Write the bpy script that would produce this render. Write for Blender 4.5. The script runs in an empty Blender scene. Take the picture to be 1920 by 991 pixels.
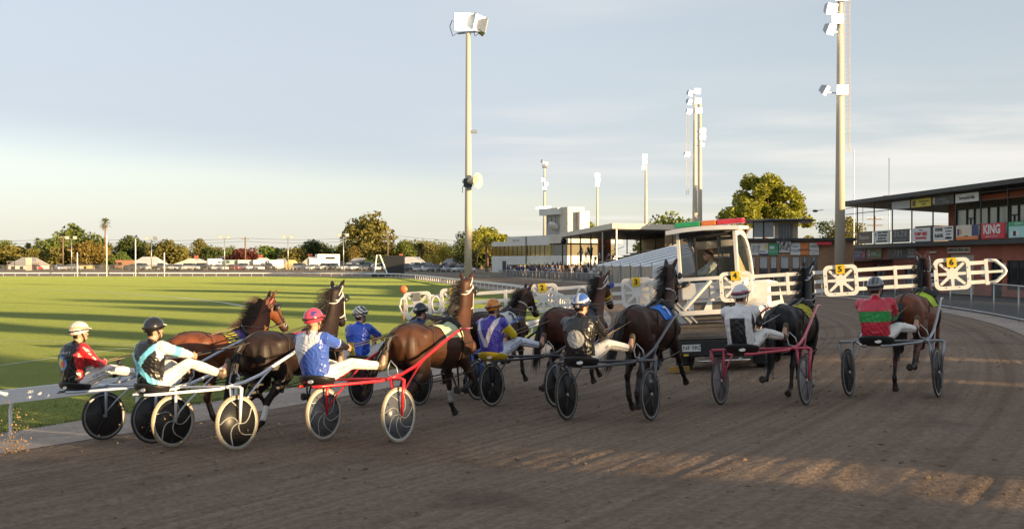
import bpy, bmesh, math, random
import numpy as np
from mathutils import Vector, Matrix, Quaternion
from mathutils.bvhtree import BVHTree
sc = bpy.context.scene
COL = sc.collection
R = math.radians
rnd = random.Random(7)

# ------------------------------------------------------------------ camera, sky, sun, exposure
EYE = 2.75
FPX = 1950.0                       # focal length in pixels of the 1920 px wide photograph
HOR = 492.0                        # horizon row in the photograph
cam_d = bpy.data.cameras.new("camera")
cam = bpy.data.objects.new("camera", cam_d); COL.objects.link(cam)
cam_d.sensor_width = 36.0
cam_d.lens = FPX / 1920 * 36
cam_d.clip_start = 0.1; cam_d.clip_end = 6000
cam.location = (0, 0, EYE)
cam.rotation_euler = (R(90) - math.atan((495.5 - HOR) / FPX), 0, 0)
sc.camera = cam

SUN_EL = R(8.5)
LX, LY = -0.82, 0.572              # direction the light travels on the ground
SUN_AZ = math.atan2(-LX, -LY)      # clockwise from +Y
sun_d = bpy.data.lights.new("sun", 'SUN'); sun_d.energy = 5.0; sun_d.angle = R(0.5); sun_d.color = (1.0, 0.70, 0.36)
sun = bpy.data.objects.new("sun", sun_d); COL.objects.link(sun)
sun_dir = Vector((LX * math.cos(SUN_EL), LY * math.cos(SUN_EL), -math.sin(SUN_EL)))
sun.rotation_euler = sun_dir.to_track_quat('-Z', 'Y').to_euler()
sun.location = (60, -40, 30)

sc.view_settings.view_transform = 'Standard'; sc.view_settings.look = 'None'
sc.view_settings.gamma = 1.0; sc.view_settings.use_curve_mapping = False
sc.view_settings.exposure = 1.3
sc.cycles.use_denoising = True
sc.cycles.max_bounces = 6; sc.cycles.transparent_max_bounces = 12
sc.render.film_transparent = False

def build_world():
    w = bpy.data.worlds.new("World"); sc.world = w; w.use_nodes = True
    nt = w.node_tree; nt.nodes.clear(); N = nt.nodes.new; L = nt.links.new
    out = N('ShaderNodeOutputWorld'); bg = N('ShaderNodeBackground'); bg.inputs[1].default_value = 0.15
    L(bg.outputs[0], out.inputs[0])
    sky = N('ShaderNodeTexSky'); sky.sky_type = 'NISHITA'; sky.sun_disc = False
    sky.sun_elevation = SUN_EL; sky.sun_rotation = SUN_AZ; sky.air_density = 1.0; sky.dust_density = .6; sky.ozone_density = 2.0
    hs = N('ShaderNodeHueSaturation'); hs.inputs['Saturation'].default_value = .5; hs.inputs['Value'].default_value = .64; L(sky.outputs[0], hs.inputs['Color'])
    tc = N('ShaderNodeTexCoord'); sep = N('ShaderNodeSeparateXYZ'); L(tc.outputs['Generated'], sep.inputs[0])
    def m(op, a, b=None, clamp=False):
        n = N('ShaderNodeMath'); n.operation = op; n.use_clamp = clamp
        for i, x in enumerate((a, b)):
            if x is None: continue
            if isinstance(x, (int, float)): n.inputs[i].default_value = x
            else: L(x, n.inputs[i])
        return n.outputs[0]
    zc = m('ADD', m('MAXIMUM', sep.outputs[2], 0.0), 0.012)
    px = m('DIVIDE', sep.outputs[0], zc); py = m('DIVIDE', sep.outputs[1], zc)
    comb = N('ShaderNodeCombineXYZ'); L(px, comb.inputs[0]); L(py, comb.inputs[1])
    # sheet of high grey cloud with a long straight far edge
    nz = N('ShaderNodeTexNoise'); nz.inputs['Scale'].default_value = 0.16; nz.inputs['Detail'].default_value = 5
    L(comb.outputs[0], nz.inputs['Vector'])
    d = m('SUBTRACT', m('ADD', m('MULTIPLY', py, 1.0), m('MULTIPLY', px, -1.1)), 12.3)   # <0 under the sheet
    d = m('ADD', d, m('MULTIPLY', m('SUBTRACT', nz.outputs[0], 0.5), 3.0))
    mr = N('ShaderNodeMapRange'); mr.interpolation_type = 'SMOOTHSTEP'
    L(d, mr.inputs[0]); mr.inputs[1].default_value = 1.8; mr.inputs[2].default_value = -3.6; mr.inputs[3].default_value = 0; mr.inputs[4].default_value = 1
    # sheet thins towards the right
    fade = N('ShaderNodeMapRange'); fade.interpolation_type = 'SMOOTHSTEP'
    L(m('ADD', m('DIVIDE', px, m('MAXIMUM', py, 0.3)), m('MULTIPLY', m('SUBTRACT', nz.outputs[0], .5), .25)), fade.inputs[0])
    fade.inputs[1].default_value = -0.25; fade.inputs[2].default_value = 0.35; fade.inputs[3].default_value = 1.0; fade.inputs[4].default_value = 0.45
    nz3 = N('ShaderNodeTexNoise'); nz3.inputs['Scale'].default_value = 0.5; nz3.inputs['Detail'].default_value = 7
    mp3 = N('ShaderNodeMapping'); mp3.inputs['Scale'].default_value = (0.35, 0.9, 1); mp3.inputs['Rotation'].default_value = (0, 0, R(24)); L(comb.outputs[0], mp3.inputs[0]); L(mp3.outputs[0], nz3.inputs['Vector'])
    tex = m('ADD', 0.72, m('MULTIPLY', nz3.outputs[0], 0.5))
    sheet = m('MULTIPLY', m('MULTIPLY', mr.outputs[0], fade.outputs[0]), tex, True)
    # thin pale streaks low over the right
    nz2 = N('ShaderNodeTexNoise'); nz2.inputs['Scale'].default_value = 0.22; nz2.inputs['Detail'].default_value = 6
    mp = N('ShaderNodeMapping'); mp.inputs['Scale'].default_value = (0.55, 1.0, 1); mp.inputs['Location'].default_value = (3.1, 1.4, 0); L(comb.outputs[0], mp.inputs[0]); L(mp.outputs[0], nz2.inputs['Vector'])
    st = N('ShaderNodeMapRange'); st.interpolation_type = 'SMOOTHSTEP'; L(nz2.outputs[0], st.inputs[0])
    st.inputs[1].default_value = 0.47; st.inputs[2].default_value = 0.62
    stm = N('ShaderNodeMapRange'); stm.interpolation_type = 'SMOOTHSTEP'; L(m('DIVIDE', px, m('MAXIMUM', py, 0.3)), stm.inputs[0])
    stm.inputs[1].default_value = -0.12; stm.inputs[2].default_value = 0.12
    streak = m('MULTIPLY', m('MULTIPLY', st.outputs[0], stm.outputs[0]), 0.75)
    def mix(f, a, b):
        n = N('ShaderNodeMix'); n.data_type = 'RGBA'; L(f, n.inputs[0])
        for i, x in ((6, a), (7, b)):
            if isinstance(x, tuple): n.inputs[i].default_value = x
            else: L(x, n.inputs[i])
        return n.outputs[2]
    hz = m('MULTIPLY', m('POWER', 2.718, m('MULTIPLY', m('MAXIMUM', sep.outputs[2], 0.0), -9.0)), .88)   # pale haze low over the horizon
    c = mix(hz, hs.outputs[0], (2.2, 2.14, 1.92, 1))
    c = mix(m('MULTIPLY', sheet, 0.80), c, (1.66, 1.84, 2.10, 1))
    c = mix(m('MULTIPLY', streak, .7), c, (2.75, 2.62, 2.45, 1))
    # long low bank of wispy cloud on the right
    cv = N('ShaderNodeCombineXYZ'); L(m('MULTIPLY', m('DIVIDE', sep.outputs[0], m('MAXIMUM', sep.outputs[1], .2)), 3.0), cv.inputs[0]); L(m('MULTIPLY', sep.outputs[2], 30.0), cv.inputs[1])
    nz4 = N('ShaderNodeTexNoise'); nz4.inputs['Scale'].default_value = 1.1; nz4.inputs['Detail'].default_value = 7; nz4.inputs['Distortion'].default_value = .3; L(cv.outputs[0], nz4.inputs['Vector'])
    w1 = N('ShaderNodeMapRange'); w1.interpolation_type = 'SMOOTHSTEP'; L(nz4.outputs[0], w1.inputs[0]); w1.inputs[1].default_value = .42; w1.inputs[2].default_value = .66
    w2 = N('ShaderNodeMapRange'); w2.interpolation_type = 'SMOOTHSTEP'; L(sep.outputs[2], w2.inputs[0]); w2.inputs[1].default_value = .05; w2.inputs[2].default_value = .10
    w3 = N('ShaderNodeMapRange'); w3.interpolation_type = 'SMOOTHSTEP'; L(sep.outputs[2], w3.inputs[0]); w3.inputs[1].default_value = .19; w3.inputs[2].default_value = .10
    w4 = N('ShaderNodeMapRange'); w4.interpolation_type = 'SMOOTHSTEP'; L(sep.outputs[0], w4.inputs[0]); w4.inputs[1].default_value = -.12; w4.inputs[2].default_value = .06
    wisp = m('MULTIPLY', m('MULTIPLY', w1.outputs[0], w2.outputs[0]), m('MULTIPLY', w3.outputs[0], w4.outputs[0]))
    c = mix(m('MULTIPLY', wisp, .5), c, (2.75, 2.6, 2.42, 1))
    L(c, bg.inputs[0])
build_world()

# ------------------------------------------------------------------ helpers
def at(px, py, Y):                 # point at depth Y seen at a pixel of the photograph
    return Vector(((px - 960) / FPX * Y, Y, EYE - (py - HOR) / FPX * Y))

MATS = {}
def mat(name, col=(.5, .5, .5), rough=.6, metal=0.0, var=.12, scale=6.0, bump=0.0, bscale=60.0, coat=0.0, alpha=None, emit=None, estr=0.0, trans=0.0, attr=None, spec=None, detail=4, coords='Object', stretch=None):
    if name in MATS: return MATS[name]
    m = bpy.data.materials.new(name); m.use_nodes = True; MATS[name] = m
    nt = m.node_tree; N = nt.nodes.new; L = nt.links.new
    b = nt.nodes['Principled BSDF']
    b.inputs['Roughness'].default_value = rough; b.inputs['Metallic'].default_value = metal
    if spec is not None: b.inputs['Specular IOR Level'].default_value = spec
    b.inputs['Coat Weight'].default_value = coat
    if trans: b.inputs['Transmission Weight'].default_value = trans
    if alpha is not None: b.inputs['Alpha'].default_value = alpha
    if emit: b.inputs['Emission Color'].default_value = (*emit, 1); b.inputs['Emission Strength'].default_value = estr
    tc = N('ShaderNodeTexCoord'); src = tc.outputs[coords]
    if stretch:
        mp = N('ShaderNodeMapping'); mp.inputs['Scale'].default_value = stretch; L(src, mp.inputs[0]); src = mp.outputs[0]
    nz = N('ShaderNodeTexNoise'); nz.inputs['Scale'].default_value = scale; nz.inputs['Detail'].default_value = detail; L(src, nz.inputs['Vector'])
    mr = N('ShaderNodeMapRange'); L(nz.outputs[0], mr.inputs[0]); mr.inputs[1].default_value = .3; mr.inputs[2].default_value = .7; mr.inputs[3].default_value = 1 - var; mr.inputs[4].default_value = 1 + var
    mx = N('ShaderNodeMix'); mx.data_type = 'RGBA'; mx.blend_type = 'MULTIPLY'; mx.inputs[0].default_value = 1
    if attr:
        a = N('ShaderNodeAttribute'); a.attribute_name = attr; L(a.outputs['Color'], mx.inputs[6])
    else:
        mx.inputs[6].default_value = (*col, 1)
    L(mr.outputs[0], mx.inputs[7]); L(mx.outputs[2], b.inputs['Base Color'])
    if bump:
        n2 = N('ShaderNodeTexNoise'); n2.inputs['Scale'].default_value = bscale; n2.inputs['Detail'].default_value = 3; L(src, n2.inputs['Vector'])
        bp = N('ShaderNodeBump'); bp.inputs['Strength'].default_value = bump; bp.inputs['Distance'].default_value = .02; L(n2.outputs[0], bp.inputs['Height']); L(bp.outputs[0], b.inputs['Normal'])
    return m

def frames(pts, up=None):
    P = [Vector(p) for p in pts]; n = len(P); T = []
    for i in range(n):
        a = P[max(0, i - 1)]; b = P[min(n - 1, i + 1)]
        t = (b - a); T.append(t.normalized() if t.length > 1e-9 else Vector((0, 0, 1)))
    out = []
    if up is not None:
        up = Vector(up)
        for t in T:
            s = t.cross(up)
            if s.length < 1e-4: s = t.cross(Vector((1, 0, 0.01)))
            s.normalize(); out.append((t, s, s.cross(t).normalized()))
        return out
    u = Vector((0, 0, 1)) if abs(T[0].z) < .9 else Vector((1, 0, 0))
    s = T[0].cross(u).normalized(); q = None
    for i, t in enumerate(T):
        if i: s = T[i - 1].rotation_difference(t) @ s
        s = (s - t * s.dot(t)).normalized(); out.append((t, s, s.cross(t).normalized()))
    return out

class MB:
    def __init__(self): self.v = []; self.f = []
    def add(self, vs, fs, M=None):
        o = len(self.v)
        self.v += [tuple(M @ Vector(p)) if M is not None else tuple(p) for p in vs]
        self.f += [tuple(i + o for i in f) for f in fs]; return self
    def box(self, x0, x1, y0, y1, z0, z1, M=None):
        vs = [(x, y, z) for z in (z0, z1) for y in (y0, y1) for x in (x0, x1)]
        return self.add(vs, [(0, 2, 3, 1), (4, 5, 7, 6), (0, 1, 5, 4), (2, 6, 7, 3), (0, 4, 6, 2), (1, 3, 7, 5)], M)
    def tube(self, pts, r, n=8, caps=True, closed=False, up=None, M=None):
        P = [Vector(p) for p in pts]
        rr = r if isinstance(r, (list, tuple)) else [r] * len(P)
        if closed: fr = frames([P[-1]] + P + [P[0]], up)[1:-1]
        else: fr = frames(P, up)
        vs = []
        for p, rad, (t, s, u) in zip(P, rr, fr):
            a, b = rad if isinstance(rad, (list, tuple)) else (rad, rad)
            for k in range(n):
                th = 2 * math.pi * k / n; vs.append(p + s * (a * math.cos(th)) + u * (b * math.sin(th)))
        fs = []; m = len(P)
        for i in range(m if closed else m - 1):
            j = (i + 1) % m
            for k in range(n): fs.append((i * n + k, i * n + (k + 1) % n, j * n + (k + 1) % n, j * n + k))
        if caps and not closed:
            fs.append(tuple(range(n - 1, -1, -1))); fs.append(tuple((m - 1) * n + k for k in range(n)))
        return self.add(vs, fs, M)
    def lathe(self, prof, n=24, axis='z', M=None):          # prof: (radius, height)
        vs = []; fs = []
        for r, h in prof:
            for k in range(n):
                t = 2 * math.pi * k / n; c, s = r * math.cos(t), r * math.sin(t)
                vs.append({'z': (c, s, h), 'y': (c, h, s), 'x': (h, c, s)}[axis])
        for i in range(len(prof) - 1):
            for k in range(n): fs.append((i * n + k, i * n + (k + 1) % n, (i + 1) * n + (k + 1) % n, (i + 1) * n + k))
        return self.add(vs, fs, M)
    def prism(self, poly, z0, z1, M=None):                   # poly in xy
        n = len(poly); vs = [(x, y, z0) for x, y in poly] + [(x, y, z1) for x, y in poly]
        fs = [tuple(range(n - 1, -1, -1)), tuple(range(n, 2 * n))] + [(i, (i + 1) % n, n + (i + 1) % n, n + i) for i in range(n)]
        return self.add(vs, fs, M)
    def ball(self, c, r, nu=12, nv=8, M=None):
        rx, ry, rz = r if isinstance(r, (tuple, list)) else (r, r, r); vs = []; fs = []
        for j in range(nv + 1):
            p = math.pi * j / nv
            for i in range(nu):
                t = 2 * math.pi * i / nu; vs.append((c[0] + rx * math.sin(p) * math.cos(t), c[1] + ry * math.sin(p) * math.sin(t), c[2] - rz * math.cos(p)))
        for j in range(nv):
            for i in range(nu): fs.append((j * nu + i, j * nu + (i + 1) % nu, (j + 1) * nu + (i + 1) % nu, (j + 1) * nu + i))
        return self.add(vs, fs, M)
    def mesh(self, name):
        me = bpy.data.meshes.new(name); me.from_pydata(self.v, [], self.f); me.update(); return me
    def build(self, name, m, parent=None, smooth=False, fix=True):
        me = self.mesh(name)
        if fix:
            bm = bmesh.new(); bm.from_mesh(me); bmesh.ops.remove_doubles(bm, verts=bm.verts, dist=1e-6)
            bmesh.ops.recalc_face_normals(bm, faces=bm.faces); bm.to_mesh(me); bm.free()
        return obj(name, me, m, parent, smooth)

def obj(name, me, m=None, parent=None, smooth=False):
    o = bpy.data.objects.new(name, me); COL.objects.link(o)
    if m is not None and len(me.materials) == 0: me.materials.append(m)
    if smooth and len(me.polygons):
        me.polygons.foreach_set('use_smooth', [True] * len(me.polygons))
        if smooth == 'auto':
            try: me.set_sharp_from_angle(angle=R(38))
            except Exception: pass
    if parent is not None: o.parent = parent
    return o
def tag(o, label=None, cat=None, group=None, kind=None):
    if label: o['label'] = label
    if cat: o['category'] = cat
    if group: o['group'] = group
    if kind: o['kind'] = kind
    return o
def thing(name, label, cat, loc=(0, 0, 0), rot=(0, 0, 0), group=None):
    o = bpy.data.objects.new(name, None); COL.objects.link(o); o.empty_display_size = .2
    o.location = loc; o.rotation_euler = rot
    return tag(o, label, cat, group)
def copy_tree(o, parent=None):
    c = o.copy(); COL.objects.link(c); c.parent = parent
    for ch in list(o.children): copy_tree(ch, c)
    return c
def bevel(o, w=.01, seg=2):
    b = o.modifiers.new('bevel', 'BEVEL'); b.width = w; b.segments = seg; b.limit_method = 'ANGLE'; b.angle_limit = R(35); return o

def text_mesh(s, size, extrude=.002, align='CENTER', shear=0, spacing=1.0, bold=0.0, sx=1.0):
    cu = bpy.data.curves.new('lettering', 'FONT'); cu.body = s; cu.size = size; cu.extrude = extrude; cu.align_x = align; cu.align_y = 'CENTER'
    cu.shear = shear; cu.space_character = spacing; cu.offset = bold; cu.resolution_u = 2
    o = bpy.data.objects.new('tmp_text', cu); COL.objects.link(o)
    dg = bpy.context.evaluated_depsgraph_get(); me = bpy.data.meshes.new_from_object(o.evaluated_get(dg))
    bpy.data.objects.remove(o); bpy.data.curves.remove(cu); me.name = 'lettering'
    if sx != 1.0: me.transform(Matrix.Diagonal((sx, 1, 1, 1)))
    return me
def lettering(s, size, m, parent, M, name='lettering', **kw):
    me = text_mesh(s, size, **kw); me.materials.clear(); me.transform(M); return obj(name, me, m, parent)

def remesh(mb, voxel, smooth=4, fac=.5):
    me = mb.mesh('tmp'); o = bpy.data.objects.new('tmp', me); COL.objects.link(o)
    r = o.modifiers.new('r', 'REMESH'); r.mode = 'VOXEL'; r.voxel_size = voxel; r.use_smooth_shade = True
    if smooth:
        s = o.modifiers.new('s', 'SMOOTH'); s.factor = fac; s.iterations = smooth
    dg = bpy.context.evaluated_depsgraph_get(); out = bpy.data.meshes.new_from_object(o.evaluated_get(dg))
    bpy.data.objects.remove(o); bpy.data.meshes.remove(me)
    return out
def coords(me):
    a = np.empty(len(me.vertices) * 3); me.vertices.foreach_get('co', a); return a.reshape(-1, 3)
def paint(me, rgb):
    ca = me.color_attributes.get('Col') or me.color_attributes.new('Col', 'FLOAT_COLOR', 'POINT')
    a = np.ones((len(me.vertices), 4)); a[:, :3] = rgb; ca.data.foreach_set('color', a.ravel())
def seg_dist(p, a, b):
    a = np.array(a, float); b = np.array(b, float); d = b - a
    t = np.clip(((p - a) @ d) / (d @ d + 1e-12), 0, 1); return np.linalg.norm(p - (a + t[:, None] * d), axis=1), t

# painted / plain materials shared by many things
WHITE = mat('white_paint', (.78, .78, .76), .4, var=.07, scale=5)
BLACK = mat('black_leather', (.012, .012, .013), .45, var=.2, bump=.1)
STEEL = mat('galvanised_steel', (.42, .43, .43), .42, .7, var=.12, scale=9)
DARK = mat('dark_metal', (.03, .031, .034), .4, .3, var=.15)
GLASS = mat('tinted_glass', (.02, .026, .03), .06, var=.05, spec=.9)
WOOD = mat('weathered_timber', (.17, .12, .08), .8, var=.25, scale=3, stretch=(1, 1, .15), bump=.2)
# ------------------------------------------------------------------ lie of the land: inner rail line, banked track
RAIL = [(-78, -40), (-60, -31), (-42, -20), (-28, -8.5), (-17.5, 3.5), (-8.0, 16.6), (-3.0, 26), (1.0, 38), (2.8, 55), (2.5, 75), (0, 95), (-5.5, 122), (-11, 150), (-17.0, 178), (-24, 196), (-38, 205), (-62, 208), (-110, 209), (-190, 206), (-300, 190)]
def catmull(P, step):
    P = [np.array(p, float) for p in P]; P = [2 * P[0] - P[1]] + P + [2 * P[-1] - P[-2]]; out = []
    for i in range(1, len(P) - 2):
        a, b, c, d = P[i - 1:i + 3]; n = max(2, int(np.linalg.norm(c - b) / step))
        for k in range(n):
            t = k / n; out.append(.5 * (2 * b + (c - a) * t + (2 * a - 5 * b + 4 * c - d) * t * t + (3 * b - a - 3 * c + d) * t ** 3))
    out.append(P[-2]); return np.array(out)
RC = catmull(RAIL, .5)
RT = np.gradient(RC, axis=0); RT /= np.linalg.norm(RT, axis=1)[:, None]
RN = np.stack([RT[:, 1], -RT[:, 0]], 1)                        # outwards (to the right of travel)
RS = np.concatenate([[0], np.cumsum(np.linalg.norm(np.diff(RC, axis=0), axis=1))])
def bank_at(i):
    x, y = RC[i]
    if y < 100 and x > -90:
        return .066 if y < 55 else .066 - (.05) * min(1, (y - 55) / 45)
    if x > -22: return .016
    return .016 + .052 * min(1, (-22 - x) / 25)
BANK = np.array([bank_at(i) for i in range(len(RC))])
TW = 14.8                                                       # track width
def track_uv(x, y):
    d = (RC[:, 0] - x) ** 2 + (RC[:, 1] - y) ** 2; i = int(d.argmin())
    return i, float((x - RC[i, 0]) * RN[i, 0] + (y - RC[i, 1]) * RN[i, 1])
def prof(u): u = min(max(u, 0), TW + 7); return min(u, 12.9) + .12 * max(0, min(u, TW) - 12.9)    # the bank eases off towards the outside
def ground_z(x, y):
    i, u = track_uv(x, y)
    return float(BANK[i] * prof(u))
def on_ground(px, py):                                          # where a pixel's sight line meets the ground
    Z = 30.0
    for k in range(60):
        x = (px - 960) / FPX * Z; z = ground_z(x, Z); Z = .5 * Z + .5 * (EYE - z) * FPX / max(py - HOR, .5)
    return Vector(((px - 960) / FPX * Z, Z, ground_z((px - 960) / FPX * Z, Z)))

def ground_mat(name, c1, c2, c3, scales, bump, rough=.95, uvs=None, bdist=.02):
    m = bpy.data.materials.new(name); m.use_nodes = True; nt = m.node_tree; N = nt.nodes.new; L = nt.links.new
    b = nt.nodes['Principled BSDF']; b.inputs['Roughness'].default_value = rough; b.inputs['Specular IOR Level'].default_value = .15
    tc = N('ShaderNodeTexCoord'); src = tc.outputs['Object']
    if uvs:
        uv = N('ShaderNodeUVMap'); mp = N('ShaderNodeMapping'); mp.inputs['Scale'].default_value = uvs; L(uv.outputs[0], mp.inputs[0]); us = mp.outputs[0]
    else: us = src
    def nz(s, v, d=6):
        n = N('ShaderNodeTexNoise'); n.inputs['Scale'].default_value = s; n.inputs['Detail'].default_value = d; n.inputs['Roughness'].default_value = .6; L(v, n.inputs['Vector']); return n.outputs[0]
    def ramp(f, a, b_, lo, hi):
        r = N('ShaderNodeMapRange'); r.interpolation_type = 'SMOOTHSTEP'; L(f, r.inputs[0]); r.inputs[1].default_value = lo; r.inputs[2].default_value = hi
        x = N('ShaderNodeMix'); x.data_type = 'RGBA'; L(r.outputs[0], x.inputs[0])
        for i, c in ((6, a), (7, b_)):
            if isinstance(c, tuple): x.inputs[i].default_value = (*c, 1)
            else: L(c, x.inputs[i])
        return x.outputs[2]
    c = ramp(nz(scales[0], us), c1, c2, .36, .64)
    c = ramp(nz(scales[1], src), c, c3, .5, .78)
    c4 = N('ShaderNodeMix'); c4.data_type = 'RGBA'; c4.blend_type = 'MULTIPLY'; c4.inputs[0].default_value = 1; L(c, c4.inputs[6])
    g = N('ShaderNodeMapRange'); L(nz(scales[2], src, 8), g.inputs[0]); g.inputs[1].default_value = .3; g.inputs[2].default_value = .7; g.inputs[3].default_value = .72; g.inputs[4].default_value = 1.25; L(g.outputs[0], c4.inputs[7])
    L(c4.outputs[2], b.inputs['Base Color'])
    bp = N('ShaderNodeBump'); bp.inputs['Strength'].default_value = bump; bp.inputs['Distance'].default_value = bdist; L(nz(scales[2] * .8, src, 8), bp.inputs['Height']); L(bp.outputs[0], b.inputs['Normal'])
    return m
TRACK_M = ground_mat('track_dirt', (.172, .122, .086), (.236, .174, .127), (.124, .086, .060), (1.1, .55, 16), .9, uvs=(.03, 4.5, 1), bdist=.05)
SAND_M = ground_mat('pale_sand', (.34, .28, .235), (.40, .335, .28), (.27, .215, .175), (.8, .9, 14), .5)
GRASS_M = ground_mat('mown_grass', (.106, .128, .024), (.128, .140, .027), (.084, .108, .021), (.12, .25, 9), .8, bdist=.06)
gb = GRASS_M.node_tree.nodes['Principled BSDF']; gb.inputs['Sheen Weight'].default_value = .18; gb.inputs['Sheen Roughness'].default_value = .4; gb.inputs['Sheen Tint'].default_value = (.62, .8, .2, 1)
FARG_M = ground_mat('dry_ground', (.19, .15, .10), (.15, .13, .075), (.24, .20, .15), (.05, .1, 3), .5)
ASPH_M = ground_mat('asphalt', (.055, .055, .056), (.068, .067, .067), (.048, .048, .05), (.4, .8, 30), .3)

def strip(name, u0, u1, m, i0, i1, nu, dz=0.0, zf=None, si=1):
    idx = list(range(i0, i1, si)); 
    if idx[-1] != i1 - 1: idx.append(i1 - 1)
    us = np.linspace(u0, u1, nu + 1); vs = []; uv = []
    for i in idx:
        for u in us:
            p = RC[i] + RN[i] * u; z = BANK[i] * prof(u) + dz
            if zf: z += zf(p[0], p[1], u, RS[i])
            vs.append((p[0], p[1], z)); uv.append((RS[i], u))
    n = nu + 1; fs = [(a * n + b, a * n + b + 1, (a + 1) * n + b + 1, (a + 1) * n + b) for a in range(len(idx) - 1) for b in range(nu)]
    me = bpy.data.meshes.new(name); me.from_pydata(vs, [], fs)
    l = me.uv_layers.new(name='UVMap'); li = np.empty(len(me.loops), int); me.loops.foreach_get('vertex_index', li); l.data.foreach_set('uv', np.array(uv)[li].ravel())
    return tag(obj(name, me, m, None, True), kind='structure')

# base ground, playing field
def ring_sheet(name, pts, z, m):
    me = bpy.data.meshes.new(name); me.from_pydata([(x, y, z) for x, y in pts], [], [tuple(range(len(pts)))]); return tag(obj(name, me, m), kind='structure')
ring_sheet('ground', [(-3500, -600), (3500, -600), (3500, 5000), (-3500, 5000)], -.06, FARG_M)
fld = [tuple(p - RN[i] * .3) for i, p in enumerate(RC) if i % 3 == 0]
fld = [p for p in fld] + [(-330, 150), (-330, -60)]
ring_sheet('grass_field', fld, -.004, GRASS_M)

# the dirt track: fine rows where the camera stands, ruts pressed into it
rg = random.Random(5)
ruts = [(rg.uniform(2.2, TW - .2), rg.uniform(0, 60), rg.uniform(.04, .09), rg.uniform(.005, .014), rg.uniform(-.035, .035), rg.uniform(0, 6.28)) for _ in range(46)]
near = [i for i in range(len(RC)) if -9 < RC[i, 1] < 45]; n0, n1 = near[0], near[-1] + 1
dents = [(rg.uniform(RS[n0], RS[n1 - 1]), rg.uniform(2.3, TW - .3), rg.uniform(.06, .16), rg.uniform(.006, .018)) for _ in range(1300)]
DG = {}
for d in dents: DG.setdefault((int(d[0] // .6), int(d[1] // .6)), []).append(d)
def relief(x, y, u, s):
    z = 0.0
    for u0, ph, w, dep, drift, q in ruts:
        c = u0 + drift * (s - 55) + .12 * math.sin(s * .21 + q); e = (u - c) / w
        if abs(e) < 3.2: z += dep * (-math.exp(-e * e) + .55 * math.exp(-(abs(e) - 1.8) ** 2 * 2.2))
    a, b = int(s // .6), int(u // .6)
    for i in (-1, 0, 1):
        for j in (-1, 0, 1):
            for (s0, u0, r0, dep) in DG.get((a + i, b + j), ()):
                e = ((s - s0) ** 2 * .6 + (u - u0) ** 2) / (r0 * r0)
                if e < 6: z += dep * (-math.exp(-e * 1.6) + .7 * math.exp(-(math.sqrt(e) - 1.25) ** 2 * 5))
    return z
RC_, RN_, RS_, BANK_ = RC, RN, RS, BANK
def track_near():
    s = np.arange(RS_[n0], RS_[n1 - 1], .11); us = np.arange(2.15, TW + .01, .05); vs = []; uv = []
    X = np.interp(s, RS_, RC_[:, 0]); Y = np.interp(s, RS_, RC_[:, 1]); NX = np.interp(s, RS_, RN_[:, 0]); NY = np.interp(s, RS_, RN_[:, 1]); B = np.interp(s, RS_, BANK_)
    for k in range(len(s)):
        for u in us:
            x = X[k] + NX[k] * u; y = Y[k] + NY[k] * u
            hz = relief(x, y, u, s[k]) + rg.gauss(0, .0042 if y < 13 else .0028) if y < 34 and y > 3 else 0.0
            if u > TW - .4 or u < 2.4: hz *= .2
            if u > 10.5: hz *= .7
            vs.append((x, y, B[k] * prof(u) + hz)); uv.append((s[k], u))
    n = len(us); fs = [(a * n + b, a * n + b + 1, (a + 1) * n + b + 1, (a + 1) * n + b) for a in range(len(s) - 1) for b in range(n - 1)]
    me = bpy.data.meshes.new('race_track'); me.from_pydata(vs, [], fs)
    l = me.uv_layers.new(name='UVMap'); li = np.empty(len(me.loops), int); me.loops.foreach_get('vertex_index', li); l.data.foreach_set('uv', np.array(uv)[li].ravel())
    tag(obj('race_track', me, TRACK_M, None, True), kind='structure')
track_near()
strip('track_entry', 2.15, TW, TRACK_M, 0, n0 + 1, 6, -.004)
strip('track_bend', 2.15, TW, TRACK_M, n1 - 2, len(RC), 6, -.004, si=2)
strip('sand_verge', -.35, 2.2, SAND_M, 0, len(RC), 4, .008, si=2, zf=lambda x, y, u, s: .012 * math.sin(s * 1.3 + u * 2) * (1 if u < 2.0 else 0))
nv = [i for i in range(len(RC)) if RC[i, 1] > 28][0]
strip('track_shoulder', TW - .02, TW + 8, TRACK_M, n0 - 40, nv + 4, 20, -.006)
strip('outer_verge', TW - .05, TW + 1.1, SAND_M, nv, len(RC), 2, .015, si=2)
strip('asphalt_apron', TW + 1.05, TW + 40, ASPH_M, nv - 2, [i for i in range(len(RC)) if RC[i, 1] < 110][-1], 12, -.02, si=2, zf=lambda x, y, u, s: -.62 * min(1, (u - TW - 1.05) / 16) * min(1, max(0, ground_z(x, y) - .3) / .6))

iw = [i for i in range(len(RC)) if RC[i, 0] < -20 and RC[i, 1] > 150]
strip('car_park', TW + 1.05, TW + 110, FARG_M, iw[0], iw[-1], 6, -.01, si=4)
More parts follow.
